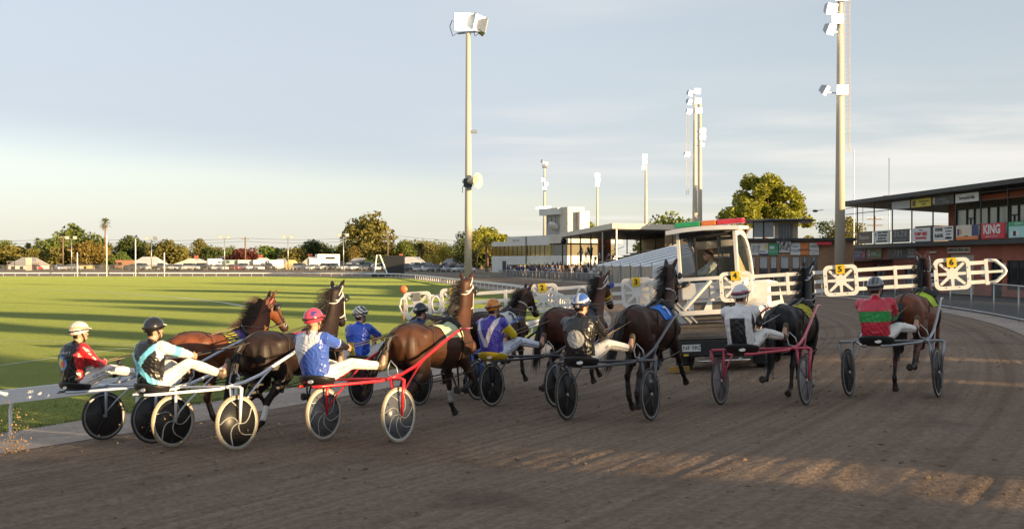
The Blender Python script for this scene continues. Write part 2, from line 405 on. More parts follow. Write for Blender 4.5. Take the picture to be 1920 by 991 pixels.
# painted field lines and shadows come from light; here only the white lines on the grass
LINE = mat('line_marking', (.62, .62, .52), .9, var=.25, scale=3)
def field_line(pts, w=.11):
    P = [Vector((x, y, .006)) for x, y in pts]; fr = frames(P, (0, 0, 1)); vs = []
    for p, (t, s, u) in zip(P, fr): vs += [p - s * w / 2, p + s * w / 2]
    k = MB().add(vs, [(2 * i, 2 * i + 1, 2 * i + 3, 2 * i + 2) for i in range(len(P) - 1)])
    tag(k.build('painted_line', LINE, fix=False), kind='structure')
def gp(px, py): Z = EYE * FPX / (py - HOR); return ((px - 960) / FPX * Z, Z)
field_line([gp(-40, 637), gp(130, 641), gp(290, 647)], .07)
field_line([gp(-40, 690), gp(130, 667), gp(290, 645), gp(380, 633)], .07)
field_line([gp(-40, 542), gp(130, 545), gp(250, 551), gp(340, 558), gp(420, 567), gp(470, 576)], .3)

# grass blades along the near edge of the field
def grass():
    rr = random.Random(3); vs = []; fs = []
    for k in range(42000):
        i = rr.randint(n0 - 20, n0 + 110); u = -.25 - abs(rr.gauss(0, 1)) * 2.2 if rr.random() < .65 else -.2 - rr.random() * .35
        if i < 0 or i >= len(RC): continue
        p = RC[i] + RN[i] * u + RT[i] * rr.uniform(-.5, .5); h = rr.uniform(.02, .055); a = rr.uniform(0, 6.28); w = .006
        dx, dy = math.cos(a) * w, math.sin(a) * w; lx, ly = rr.uniform(-.02, .02), rr.uniform(-.02, .02); n = len(vs)
        vs += [(p[0] - dx, p[1] - dy, 0), (p[0] + dx, p[1] + dy, 0), (p[0] + lx, p[1] + ly, h)]; fs.append((n, n + 1, n + 2))
    me = bpy.data.meshes.new('grass_blades'); me.from_pydata(vs, [], fs)
    tag(obj('grass_blades', me, mat('grass_blade', (.11, .13, .025), .8, var=.3, scale=2)), 'short mown grass blades at the edge of the field beside the white rail', 'grass', kind='stuff')
grass()
# loose clods on the track and dirt thrown up by the hooves
def clods():
    rr = random.Random(11); ico = bmesh.new(); bmesh.ops.create_icosphere(ico, subdivisions=1, radius=1); V = [tuple(v.co) for v in ico.verts]; F = [tuple(v.index for v in f.verts) for f in ico.faces]; ico.free()
    k = MB()
    for n in range(3800):
        s = rr.uniform(RS[n0] + 3, RS[n1 - 1] - 12); u = rr.uniform(2.3, TW - .2); i = int(np.searchsorted(RS, s)); i = min(i, len(RC) - 1); p = RC[i] + RN[i] * u + RT[i] * rr.uniform(-.25, .25)
        r = rr.choice((.007, .009, .012, .016, .024)) * rr.uniform(.7, 1.3); z = BANK[i] * prof(u) + relief(p[0], p[1], u, RS[i]) * .8
        k.add([(p[0] + x * r * rr.uniform(.7, 1.3), p[1] + y * r * rr.uniform(.7, 1.3), z + zz * r * .7 + r * .2) for x, y, zz in V], F)
    tag(k.build('dirt_clods', TRACK_M, fix=False), 'small loose clods of brown dirt lying on the race track', 'dirt', kind='stuff')
    k = MB()
    for (px, py, Z, sx, sz, n, lo) in [(28, 870, 14.2, .10, .26, 260, .0), (500, 775, 14.2, .5, .10, 130, 0), (660, 800, 13.7, .5, .12, 170, 0), (430, 800, 13.6, .4, .2, 60, 0), (820, 750, 15.5, .5, .25, 60, 0), (300, 830, 13.6, .5, .25, 40, 0), (1140, 740, 15, .5, .15, 30, 0), (1390, 720, 16.5, .4, .25, 60, 0), (1700, 720, 16.5, .35, .25, 60, 0), (760, 700, 16, .7, .35, 50, 0), (980, 700, 17, .7, .35, 50, 0)]:
        c = at(px, py, Z); g = ground_z(c.x, c.y)
        for q in range(n):
            p = Vector((c.x + rr.gauss(0, sx), c.y + rr.gauss(0, sx), max(g + .01, g + abs(rr.gauss(0, sz))))); r = rr.choice((.004, .005, .006, .009, .013)) * rr.uniform(.7, 1.3)
            k.add([(p.x + x * r, p.y + y * r * .8, p.z + zz * r) for x, y, zz in V], F)
    tag(k.build('flying_dirt', mat('thrown_sand', (.30, .19, .09), .9, var=.3), fix=False), 'bits of sandy dirt thrown up behind the hooves and wheels', 'dirt', kind='stuff')
clods()

# inner running rail: white plank on posts
PLAST = mat('white_rail_plastic', (.76, .77, .78), .35, var=.06, scale=4)
def running_rail():
    root = thing('running_rail', 'long white plank running rail on posts along the inside of the track', 'rail')
    i0 = 0; segs = [j for j in range(len(RC)) if RC[j, 1] > -15]; a = segs[0]
    L0 = RS[a]; k = MB(); jj = min(range(len(RC)), key=lambda q: abs(RC[q, 0] / max(RC[q, 1], 1) - (256 - 960) / FPX) if 10 < RC[q, 1] < 25 else 9); POST0 = RS[jj] - 2.4 * int((RS[jj] - L0) / 2.4); S = np.arange(L0, RS[-1], 1.0)
    X = np.interp(S, RS, RC[:, 0]); Y = np.interp(S, RS, RC[:, 1]); NX = np.interp(S, RS, RN[:, 0]); NY = np.interp(S, RS, RN[:, 1]); vs = []
    for x, y, nx, ny in zip(X, Y, NX, NY):
        for (du, z) in ((-.02, .545), (.02, .545), (.02, .765), (-.02, .765)): vs.append((x + nx * (.25 + du), y + ny * (.25 + du), z))
    fs = []
    for q in range(len(S) - 1):
        for e in range(4): fs.append((q * 4 + e, q * 4 + (e + 1) % 4, q * 4 + 4 + (e + 1) % 4, q * 4 + 4 + e))
    k.add(vs, fs); k.build('rail_plank', PLAST, root)
    pm = MB().tube([(0, 0, -.05), (0, 0, .42), (.05, 0, .54), (.18, 0, .63)], .028, 8).mesh('post'); pm.materials.append(PLAST)
    for s in np.arange(POST0, RS[-1], 2.4):
        if np.interp(s, RS, RC[:, 0]) < -115: break
        o = obj('post', pm, None, root); o.location = (np.interp(s, RS, RC[:, 0]) + np.interp(s, RS, RN[:, 0]) * .08, np.interp(s, RS, RC[:, 1]) + np.interp(s, RS, RN[:, 1]) * .08, 0)
        o.rotation_euler = (0, 0, math.atan2(np.interp(s, RS, RN[:, 1]), np.interp(s, RS, RN[:, 0])))
running_rail()
# ------------------------------------------------------------------ buildings
def brick_mat(name, c1, c2, mortar, sx=.24, sy=.085):
    m = bpy.data.materials.new(name); m.use_nodes = True; nt = m.node_tree; N = nt.nodes.new; L = nt.links.new; b = nt.nodes['Principled BSDF']; b.inputs['Roughness'].default_value = .85
    tc = N('ShaderNodeTexCoord'); sp = N('ShaderNodeSeparateXYZ'); L(tc.outputs['Object'], sp.inputs[0]); ad = N('ShaderNodeMath'); ad.operation = 'ADD'; L(sp.outputs[0], ad.inputs[0]); L(sp.outputs[1], ad.inputs[1])
    cb = N('ShaderNodeCombineXYZ'); L(ad.outputs[0], cb.inputs[0]); L(sp.outputs[2], cb.inputs[1])
    br = N('ShaderNodeTexBrick'); br.inputs['Color1'].default_value = (*c1, 1); br.inputs['Color2'].default_value = (*c2, 1); br.inputs['Mortar'].default_value = (*mortar, 1)
    br.inputs['Scale'].default_value = 1; br.inputs['Brick Width'].default_value = sx; br.inputs['Row Height'].default_value = sy; br.inputs['Mortar Size'].default_value = .008; L(cb.outputs[0], br.inputs['Vector'])
    nz = N('ShaderNodeTexNoise'); nz.inputs['Scale'].default_value = .8; nz.inputs['Detail'].default_value = 5; L(tc.outputs['Object'], nz.inputs['Vector'])
    mr = N('ShaderNodeMapRange'); L(nz.outputs[0], mr.inputs[0]); mr.inputs[1].default_value = .3; mr.inputs[2].default_value = .7; mr.inputs[3].default_value = .8; mr.inputs[4].default_value = 1.15
    mx = N('ShaderNodeMix'); mx.data_type = 'RGBA'; mx.blend_type = 'MULTIPLY'; mx.inputs[0].default_value = 1; L(br.outputs[0], mx.inputs[6]); L(mr.outputs[0], mx.inputs[7]); L(mx.outputs[2], b.inputs['Base Color'])
    bp = N('ShaderNodeBump'); bp.inputs['Strength'].default_value = .6; bp.inputs['Distance'].default_value = .01; bp.invert = True; L(br.outputs['Fac'], bp.inputs['Height']); L(bp.outputs[0], b.inputs['Normal'])
    return m
REDB = brick_mat('red_brick', (.29, .082, .050), (.35, .11, .066), (.24, .10, .075))
TANB = brick_mat('orange_brick', (.36, .19, .095), (.30, .145, .07), (.30, .24, .18))
CREAM = mat('cream_render', (.62, .58, .50), .8, var=.08, scale=.7)
OFFW = mat('off_white_wall', (.66, .65, .62), .75, var=.07, scale=.6)
GREYW = mat('grey_sheet_wall', (.36, .36, .36), .7, var=.08, scale=.8)
CHAR = mat('charcoal_steel', (.035, .037, .04), .55, .2, var=.15, scale=2)
CONC = mat('concrete', (.33, .31, .28), .9, var=.15, scale=2)
PGLASS = mat('pale_reflecting_glass', (.22, .25, .25), .12, var=.1, spec=.8)
GOLDG = mat('gold_film_glass', (.16, .12, .02), .10, var=.25, scale=.5, spec=.9, metal=.3)
SHUT = mat('roller_shutter', (.40, .37, .30), .6, var=.08)
def P(name, m, par, *boxes, smooth=False):
    k = MB()
    for b in boxes: k.box(*b)
    return k.build(name, m, par)

def sign_board(par, name, x, y0, y1, z0, z1, bg, rows=(), extra=(), t=.05, label=None):
    """flat board on the hall facade: facade lies in the plane x=const, text reads towards -x"""
    o = P(name, bg, par, (x - t, x, y0, y1, z0, z1))
    if label: o['label'] = label
    for (m, a0, a1, b0, b1) in extra:                            # coloured panels, fractions of the board
        w, h = y1 - y0, z1 - z0; P('sign_panel', m, o, (x - t - .012, x - t - .002, y1 - a1 * w, y1 - a0 * w, z0 + b0 * h, z0 + b1 * h))
    for (s, u, v, size, m, kw) in rows:
        yy = y1 - u * (y1 - y0); zz = z0 + v * (z1 - z0)
        M = Matrix.Translation((x - t - .014, yy, zz)) @ Matrix.Rotation(R(-90), 4, 'Z') @ Matrix.Rotation(R(90), 4, 'X')
        lettering(s, size, m, o, M, **dict(dict(extrude=.006), **kw))
    return o
def plain(n, c, r=.6): return mat(n, c, r, var=.05, scale=3)
S_W = plain('sign_white', (.66, .66, .64)); S_K = plain('sign_black', (.02, .02, .022)); S_G = plain('sign_dark_grey', (.075, .078, .075)); S_R = plain('sign_red', (.55, .03, .05)); S_Y = plain('sign_yellow', (.62, .50, .05))
S_B = plain('sign_navy', (.05, .06, .17)); S_O = plain('sign_orange', (.72, .22, .06)); S_GR = plain('sign_green', (.06, .33, .17)); S_C = plain('sign_cyan', (.35, .62, .60)); S_LG = plain('sign_light_grey', (.42, .43, .43)); S_OL = plain('sign_olive', (.12, .14, .07)); S_CR = plain('sign_cream', (.62, .55, .45)); S_BR = plain('sign_brown', (.10, .075, .06))

# --- agricultural hall: local x to the right of the facade, y along it away from the camera, origin at the near ground corner
def hall():
    p0 = Vector((34.0, 66.0)); p1 = Vector((30.76, 94.2)); d = (p1 - p0); Ln = d.length; ang = math.atan2(d.y, d.x) - R(90)
    g = .4; root = thing('agricultural_hall', 'two storey red brick hall with open balcony and rows of advertising boards', 'building', (p0.x + .6, p0.y + .05, g), (0, 0, ang)); Ln = 29.3
    H1 = 3.62; y0 = -14.0
    # ground floor wall with openings
    ops = [(9.5, 12.9, 0, 2.95), (6.0, 7.3, 0, 2.6), (3.0, 5.4, .5, 2.5), (-.6, 2.2, .5, 2.5), (-6, -3, .5, 2.5), (17.9, 19.8, .6, 2.2), (14.4, 16.6, 0, 2.3), (23.2, 25.2, 0, 2.2)]
    ys = sorted(set([y0, Ln] + [o[0] for o in ops] + [o[1] for o in ops])); k = MB()
    for a, b in zip(ys[:-1], ys[1:]):
        o = next((o for o in ops if o[0] <= a and b <= o[1]), None)
        if o is None: k.box(0, .25, a, b, 0, H1)
        else:
            if o[2] > 0: k.box(0, .25, a, b, 0, o[2])
            k.box(0, .25, a, b, o[3], H1)
    k.box(.25, 9, Ln - .25, Ln, 0, H1); k.box(.25, 9, y0, y0 + .25, 0, H1); k.box(8.8, 9, y0 + .25, Ln - .25, 0, H1)
    k.build('wall', REDB, root)
    r = P('roller_door', SHUT, root, (.14, .2, 9.5, 12.9, 0, 2.95))
    for q in range(20): P('slat', SHUT, r, (.115, .14, 9.52, 12.88, .02 + q * .146, .02 + q * .146 + .10))
    for a, b, z0, z1 in ops[1:]:
        w = P('window', GLASS, root, (.12, .16, a, b, z0, z1)); P('frame', CHAR, w, (.07, .12, a, a + .07, z0, z1), (.07, .12, b - .07, b, z0, z1), (.07, .12, (a + b) / 2 - .03, (a + b) / 2 + .03, z0, z1), (.07, .12, a + .07, b - .07, z1 - .07, z1))
    # balcony slab and beam
    P('balcony_slab', CHAR, root, (-.66, 9, y0, Ln + .4, H1, H1 + .33)); ZB = H1 + .33
    # upper storey set back, from the camera side to just past the middle
    U1 = 16.9; ZT = 6.95
    P('upper_wall', REDB, root, (2.2, 2.5, U1 - 1.0, U1, ZB, ZT), (2.5, 9, U1 - .3, U1, ZB, ZT), (2.2, 2.5, y0, U1 - 1.0, ZB, ZB + .5))
    P('upper_lintel', CHAR, root, (2.18, 2.5, y0, U1 - 1.0, 6.45, ZT))
    yy = U1 - 1.0; n = 0
    while yy > y0 + 1:
        wv = (1.5, 1.05, 1.9, 1.2)[n % 4]; a = yy - wv; w = P('window', PGLASS, root, (2.32, 2.36, a, yy - .12, ZB + .5, 6.45)); P('frame', CHAR, w, (2.24, 2.32, yy - .12, yy, ZB + .5, 6.45))
        if n % 4 == 1: P('transom', CHAR, w, (2.26, 2.31, a, yy - .12, 5.7, 5.8), (2.26, 2.31, (a + yy) / 2 - .1, (a + yy) / 2, ZB + .5, 5.7))
        yy = a; n += 1
    # roof sheet, rising towards the front
    k = MB(); k.add([(-1.5, y0, 7.52), (9.3, y0, 6.95), (9.3, Ln + .4, 6.95), (-1.5, Ln + .4, 7.52), (-1.5, y0, 7.85), (9.3, y0, 7.2), (9.3, Ln + .4, 7.2), (-1.5, Ln + .4, 7.85)], [(0, 1, 2, 3), (7, 6, 5, 4), (0, 4, 5, 1), (1, 5, 6, 2), (2, 6, 7, 3), (3, 7, 4, 0)]); k.build('roof', CHAR, root)
    # balcony posts and rails
    sp = 3.28; posts = [27.25 - i * sp for i in range(0, 14) if Ln + .35 - i * sp > y0]
    for q in posts: P('balcony_post', CHAR, root, (-.64, -.56, q - .04, q + .04, ZB, 7.45))
    P('balcony_post', CHAR, root, (-1.2, -1.14, Ln + .7, Ln + .76, ZB - .4, 7.45))
    P('upper_rail', CHAR, root, (-.63, -.57, y0, Ln + .3, 6.72, 6.78)); P('top_rail', CHAR, root, (-.63, -.57, y0, Ln + .3, 7.26, 7.31))
    P('hand_rail', CHAR, root, (-.63, -.57, y0, Ln + .3, ZB + 1.05, ZB + 1.10))
    x = -.66; a = posts; zz = (ZB + .06, ZB + 1.12)
    def slot(i, m=.22): return a[i + 1] + m, a[i] - m
    b = lambda i, bg, rows=(), ex=(): sign_board(root, 'advertising_board', x, *slot(i), *zz, bg, rows, ex)
    T = lambda s, u, v, size, m, **kw: (s, u, v, size, m, kw)
    b(0, S_BR, [T('Ransoms', .5, .5, .52, S_CR)])
    b(1, S_W, [T('SUNCITY TROPHY', .55, .83, .22, S_K, bold=.004), T('FINE JEWELLERY', .55, .6, .22, S_K, bold=.004), T('TRO PHIES GIFTS', .5, .36, .2, S_K, bold=.004), T('ENGRAVING ON SITE', .5, .14, .19, S_K, bold=.004)], [(S_GR, .06, .14, .55, .85), (S_Y, .93, .96, .2, .9)])
    b(2, S_G, [T('ZILZIE', .5, .62, .62, S_LG, spacing=1.3), T('ESTATE  FAMILY  WINES', .5, .16, .17, S_LG)])
    b(3, S_W, [T('PUMP HIRE', .5, .55, .40, S_R, bold=.012), T('SALES AND SERVICE', .5, .27, .19, S_R, bold=.008), T('Sunraysia', .5, .84, .14, S_K)], [(S_R, .2, .8, .16, .19)])
    b(4, S_W, [T('BYRNE', .30, .78, .34, S_K, bold=.008), T('PLASTER', .30, .36, .30, S_K, bold=.010), T('PLASTERBOARD', .78, .86, .14, S_K), T('PLASTERING', .78, .64, .15, S_K), T('SUPPLIES', .78, .42, .15, S_K), T('5023 0000'.replace('0000', ''), .78, .2, .16, S_K)], [(S_K, .62, .94, .10, .24), (S_K, .08, .52, .24, .28)])
    b(5, S_CR, [T('b', .22, .55, .55, S_O), T('sunraysia', .48, .25, .13, S_K)], [(S_O, 0, 1, 0, .22), (S_B, .73, 1, .24, 1.0), (S_B, .06, .15, .30, .74)])
    b(6, S_R, [T('KING', .46, .58, .86, S_W, bold=.03), T('IRRIGATION AND PUMPS', .45, .14, .13, S_W)])
    b(7, S_C, [T('BENDIGO', .4, .86, .2, S_W)], [(S_GR, 0, 1, .72, 1.0), (S_K, .18, .3, .12, .42), (S_W, .08, .18, .1, .4), (S_W, .3, .42, .12, .44)])
    for i in range(8, len(a) - 1): b(i, (S_W, S_LG, S_B)[i % 3])
    up = lambda i, bg, rows=(), ex=(): sign_board(root, 'hanging_board', x, a[i + 1] + .12, a[i] - .12, 6.72, 7.36, bg, rows, ex)
    up(2, S_LG, [T('Phillips', .5, .5, .2, S_W)]); up(3, S_Y, [T('YOUR STATE CLUB', .65, .62, .17, S_OL), T('MEMBERS', .65, .28, .15, S_OL)], [(S_BR, .06, .22, .15, .85)])
    up(4, S_G, [T('SUNRAYSIA', .5, .62, .22, S_LG), T('MOTORS', .65, .25, .2, S_LG)], [(S_LG, .02, .12, .2, .9)]); up(5, S_W, [T('SunraysiaDaily', .5, .5, .36, S_K)])
    # boards on the brick wall below
    lo = lambda a0, a1, z0, z1, bg, rows=(), ex=(): sign_board(root, 'wall_sign', -.01, a0, a1, z0, z1, bg, rows, ex, .06)
    lo(26.7, 29.25, 2.72, 3.58, S_B, [T('Sunraysia Mower', .46, .7, .24, S_W), T('Centre', .46, .38, .24, S_W)], [(S_R, .78, .95, .15, .7)])
    lo(23.7, 26.55, 2.72, 3.58, S_OL, [T('S', .2, .5, .7, S_W), T('IGNS', .48, .46, .42, S_W)], [(S_GR, .55, .95, .3, .42)])
    lo(17.5, 22.6, 2.65, 3.58, S_G, [T('MM', .36, .5, .85, S_LG, shear=.2), T('MILDURA', .8, .78, .27, S_W), T('MOTOR', .8, .5, .27, S_W), T('HOLDINGS', .8, .22, .27, S_W)])
    lo(9.9, 13.0, 3.08, 3.48, S_CR, [T('AGRICULTURAL HALL', .5, .5, .30, S_K, bold=.008)])
    lo(7.5, 8.4, 1.35, 2.1, S_LG, [T('OFFICE', .5, .6, .16, S_K)]); lo(5.45, 5.95, 1.6, 2.3, S_W)
    P('awning', CHAR, root, (-1.8, -.02, 21.8, Ln + .6, 2.48, 2.6))
    for yq in (2.6, 15.0): P('wall_light', S_CR, root, (-.16, -.01, yq - .5, yq + .5, 3.1, 3.22))
    k = MB(); k.box(3.5, 5.0, Ln - 7.6, Ln - 4.6, 3.96, 5.5); k.build('rooftop_unit', S_BR, root)
    P('roof_vent', S_R, root, (-1, -.6, 21, 21.5, 7.78, 7.95))
    lm = MB(); lm.tube([(-2.5, Ln + .9, 7.2), (-2.9, Ln + 1.3, 7.15)], .03, 6); lm.ball((-3.05, Ln + 1.45, 7.12), (.28, .2, .12), 10, 6); lm.build('eave_lamp', CHAR, root, True)
    return root
hall()

# --- low brick kiosk with a raised timing box
def kiosk():
    c = at(1403, 560, 86); e = at(1600, 560, 84); g = .4; p0 = Vector((c.x, c.y)); p1 = Vector((e.x, e.y)); d = p1 - p0; Ln = d.length
    root = thing('brick_kiosk', 'single storey orange brick kiosk carrying a raised timing box with flat roof', 'building', (p0.x, p0.y, g), (0, 0, math.atan2(d.y, d.x)))
    H = 4.12; ops = [(.25, .75), (1.15, 2.05), (2.3, 3.0), (3.35, 4.25), (4.55, 5.35), (5.5, 6.25), (6.4, 7.2)] ; wz = (.75, 2.85); sc_ = Ln / 8.0
    ops = [(a * sc_ * .74, b * sc_ * .74) for a, b in ops]
    ys = sorted(set([0, Ln] + [v for o in ops for v in o])); k = MB()
    for a, b in zip(ys[:-1], ys[1:]):
        if any(o[0] <= a and b <= o[1] for o in ops): k.box(a, b, 0, .25, 0, wz[0]); k.box(a, b, 0, .25, wz[1], H)
        else: k.box(a, b, 0, .25, 0, H)
    k.box(0, .25, .25, 6, 0, H); k.box(Ln - .25, Ln, .25, 6, 0, H); k.build('wall', TANB, root)
    for a, b in ops:
        w = P('window', GLASS, root, (a, b, .12, .16, *wz)); P('blind', S_LG, w, (a + .05, b - .05, .08, .11, 1.9, 2.85)) if b < ops[-2][0] else P('frame', S_LG, w, ((a + b) / 2 - .03, (a + b) / 2 + .03, .07, .11, *wz))
    P('roof', CHAR, root, (-.4, Ln + .2, -.5, 6.2, H, H + .22))
    def fs(name, a, b, z0, z1, bg, rows=(), ex=()):
        o = P(name, bg, root, (a, b, -.12, -.02, z0, z1))
        for (m, u0, u1, v0, v1) in ex: P('sign_panel', m, o, (a + u0 * (b - a), a + u1 * (b - a), -.14, -.121, z0 + v0 * (z1 - z0), z0 + v1 * (z1 - z0)))
        for (s, u, v, size, m) in rows: lettering(s, size, m, o, Matrix.Translation((a + u * (b - a), -.145, z0 + v * (z1 - z0))) @ Matrix.Rotation(R(90), 4, 'X'), extrude=.004)
    q = ops; z = (2.98, 3.95)
    fs('advertising_board', q[0][0], q[1][0] - .04, *z, S_W, [('MILDURA', .72, .7, .15, S_K), ('COURT', .72, .5, .15, S_K), ('CLUB', .72, .3, .15, S_K)], [(S_LG, .1, .4, .2, .6)])
    fs('advertising_board', q[1][0], q[1][1] + .02, *z, S_W, [('Raine', .4, .3, .2, S_K)], [(S_Y, .6, .9, .5, .85), (S_B, 0, 1, 0, .12)])
    fs('advertising_board', q[1][1] + .06, q[2][1] + .1, *z, S_GR, [('Bupharine', .5, .3, .17, S_W)], [(S_W, .1, .6, .5, .75)])
    fs('advertising_board', q[3][0] - .1, q[3][1] + .05, 3.2, 3.7, S_W, [('IFNC', .5, .5, .42, S_K)])
    fs('advertising_board', q[4][0] - .12, q[4][1] + .06, *z, S_W, [('TOLIM', .5, .35, .3, S_B)], [(S_B, .25, .75, .66, .72)])
    fs('advertising_board', q[4][1] + .09, q[5][1] + .03, *z, S_O, [('umello', .5, .45, .32, S_BR)])
    fs('advertising_board', q[5][1] + .07, q[6][1] + .1, *z, S_W, [('TASCO', .5, .7, .3, S_K), ('PETROLEUM', .5, .35, .13, S_K)], [(S_LG, .1, .9, .12, .2)])
    # raised timing box
    x0, x1 = .35, Ln * .48; zb, zt = H + .22, H + 1.62
    k = MB(); k.box(x0 + 1.75, x1, .6, 4.5, zb, zt); k.build('box_wall', mat('beige_cladding', (.45, .36, .26), .8, var=.08, scale=1), root)
    for i in range(2):
        a = x0 + .08 + i * .85; w = P('window', PGLASS, root, (a, a + .74, .58, .66, zb + .1, zt)); P('frame', CHAR, w, (a - .08, a, .55, .68, zb, zt), (a + .74, a + .77, .55, .68, zb, zt))
    P('side_window', PGLASS, root, (x0, x0 + .06, .7, 4.4, zb + .1, zt))
    gr = P('grille', CHAR, root, (x1 - 1.55, x1 - .45, .52, .58, zb + .05, zt - .2))
    for i in range(9): P('grille_bar', STEEL, gr, (x1 - 1.53 + i * .12, x1 - 1.50 + i * .12, .48, .52, zb + .05, zt - .2))
    k = MB(); k.add([(x0 - 1.15, -.9, zt), (x1 + 1.15, -.9, zt), (x1 + 1.15, 5.4, zt), (x0 - 1.15, 5.4, zt), (x0 - 1.15, -.9, zt + .12), (x1 + 1.15, -.9, zt + .12), (x1 - .2, 2, zt + .28), (x0 + .6, 2, zt + .28), (x0 - 1.15, 5.4, zt + .12), (x1 + 1.15, 5.4, zt + .12)], [(0, 1, 2, 3), (0, 4, 5, 1), (4, 7, 6, 5), (5, 6, 9), (7, 8, 9, 6), (4, 8, 7), (1, 5, 9, 2), (3, 2, 9, 8), (0, 3, 8, 4)]); k.build('box_roof', CHAR, root)
    k = MB()
    for i in range(14): k.ball((q[3][0] - .3 + rnd.random() * 1.3, -.35 + rnd.random() * .3, H + .1 - rnd.random() * .5), (.12, .08, .22), 6, 5)
    o = k.build('hanging_banner_cloth', S_LG, root, True)
    P('speaker_box', S_R, root, (Ln * .66, Ln * .66 + 1.1, -.5, -.1, H - .35, H - .12))
kiosk()

# --- white marquee with ridged roof
def marquee():
    root = thing('marquee_tent', 'large white marquee with ribbed sloping roof in front of the grandstand', 'tent')
    FAB = mat('white_canvas', (.84, .85, .86), .55, var=.04, scale=1.5); Y0 = 104
    a = at(1117, 497, 128); b = at(1222, 497, 100); g = .2
    d = Vector((b.x - a.x, b.y - a.y, 0)); Ln = d.length; d.normalize(); n = Vector((-d.y, d.x, 0));  n = n if n.y > 0 else -n
    W = 20; eave = 2.2; ridge = 4.75; bays = 6
    O = Vector((a.x, a.y, g))
    def q(u, w, z): return O + d * u + n * w + Vector((0, 0, z))
    for i in range(bays):
        u0, u1 = Ln * i / bays, Ln * (i + 1) / bays - .06; vs = []; nn = 6
        for j in range(nn + 1):
            t = j / nn; sag = -.10 * math.sin(math.pi * t)
            for uu, s2 in ((u0, 0), ((u0 + u1) / 2, -.10), (u1, 0)): vs.append(q(uu, W / 2 * t, eave + (ridge - eave) * t + sag + s2))
        k = MB().add(vs, [(j * 3 + c, j * 3 + c + 1, j * 3 + c + 4, j * 3 + c + 3) for j in range(nn) for c in range(2)])
        o = k.build('roof_panel', FAB, root, True); so = o.modifiers.new('s', 'SOLIDIFY'); so.thickness = .03
    k = MB().add([q(0, W / 2, ridge), q(Ln, W / 2, ridge), q(Ln, W, eave), q(0, W, eave)], [(0, 1, 2, 3)]); k.build('back_roof', FAB, root)
    k = MB().add([q(Ln, 0, 0), q(Ln, W, 0), q(Ln, W, eave), q(Ln, W / 2, ridge), q(Ln, 0, eave)], [(0, 1, 2, 3, 4)]); k.build('gable_end', FAB, root)
    k = MB().add([q(0, 0, 0), q(0, W, 0), q(0, W, eave), q(0, W / 2, ridge), q(0, 0, eave)], [(0, 1, 2, 3, 4)]); k.build('gable_end', FAB, root)
    PV = mat('clear_vinyl_wall', (.28, .27, .24), .25, var=.25, scale=.6)
    for i in range(bays):
        u0, u1 = Ln * i / bays + .12, Ln * (i + 1) / bays - .12; k = MB().add([q(u0, .05, 0), q(u1, .05, 0), q(u1, .05, eave), q(u0, .05, eave)], [(0, 1, 2, 3)]); k.build('side_wall', PV, root)
    for i in range(1, bays * 2): MB().tube([q(Ln * i / bays / 2, W / 2 * t, eave + (ridge - eave) * t + .03 - (.10 if i % 2 else 0)) for t in np.linspace(0, 1, 5)], .05 if i % 2 == 0 else .03, 5).build('roof_rib', mat('seam_grey', (.40, .41, .43), .6), root)
    for i in range(bays + 1):
        MB().tube([q(Ln * i / bays, 0, 0), q(Ln * i / bays, 0, eave + .35)], .06, 6).build('leg', STEEL, root); 
        if i % 2: MB().tube([q(Ln * i / bays, -.4, 0), q(Ln * i / bays, -.05, eave)], .03, 5).build('guy_strap', mat('blue_strap', (.05, .12, .45), .6), root)
marquee()

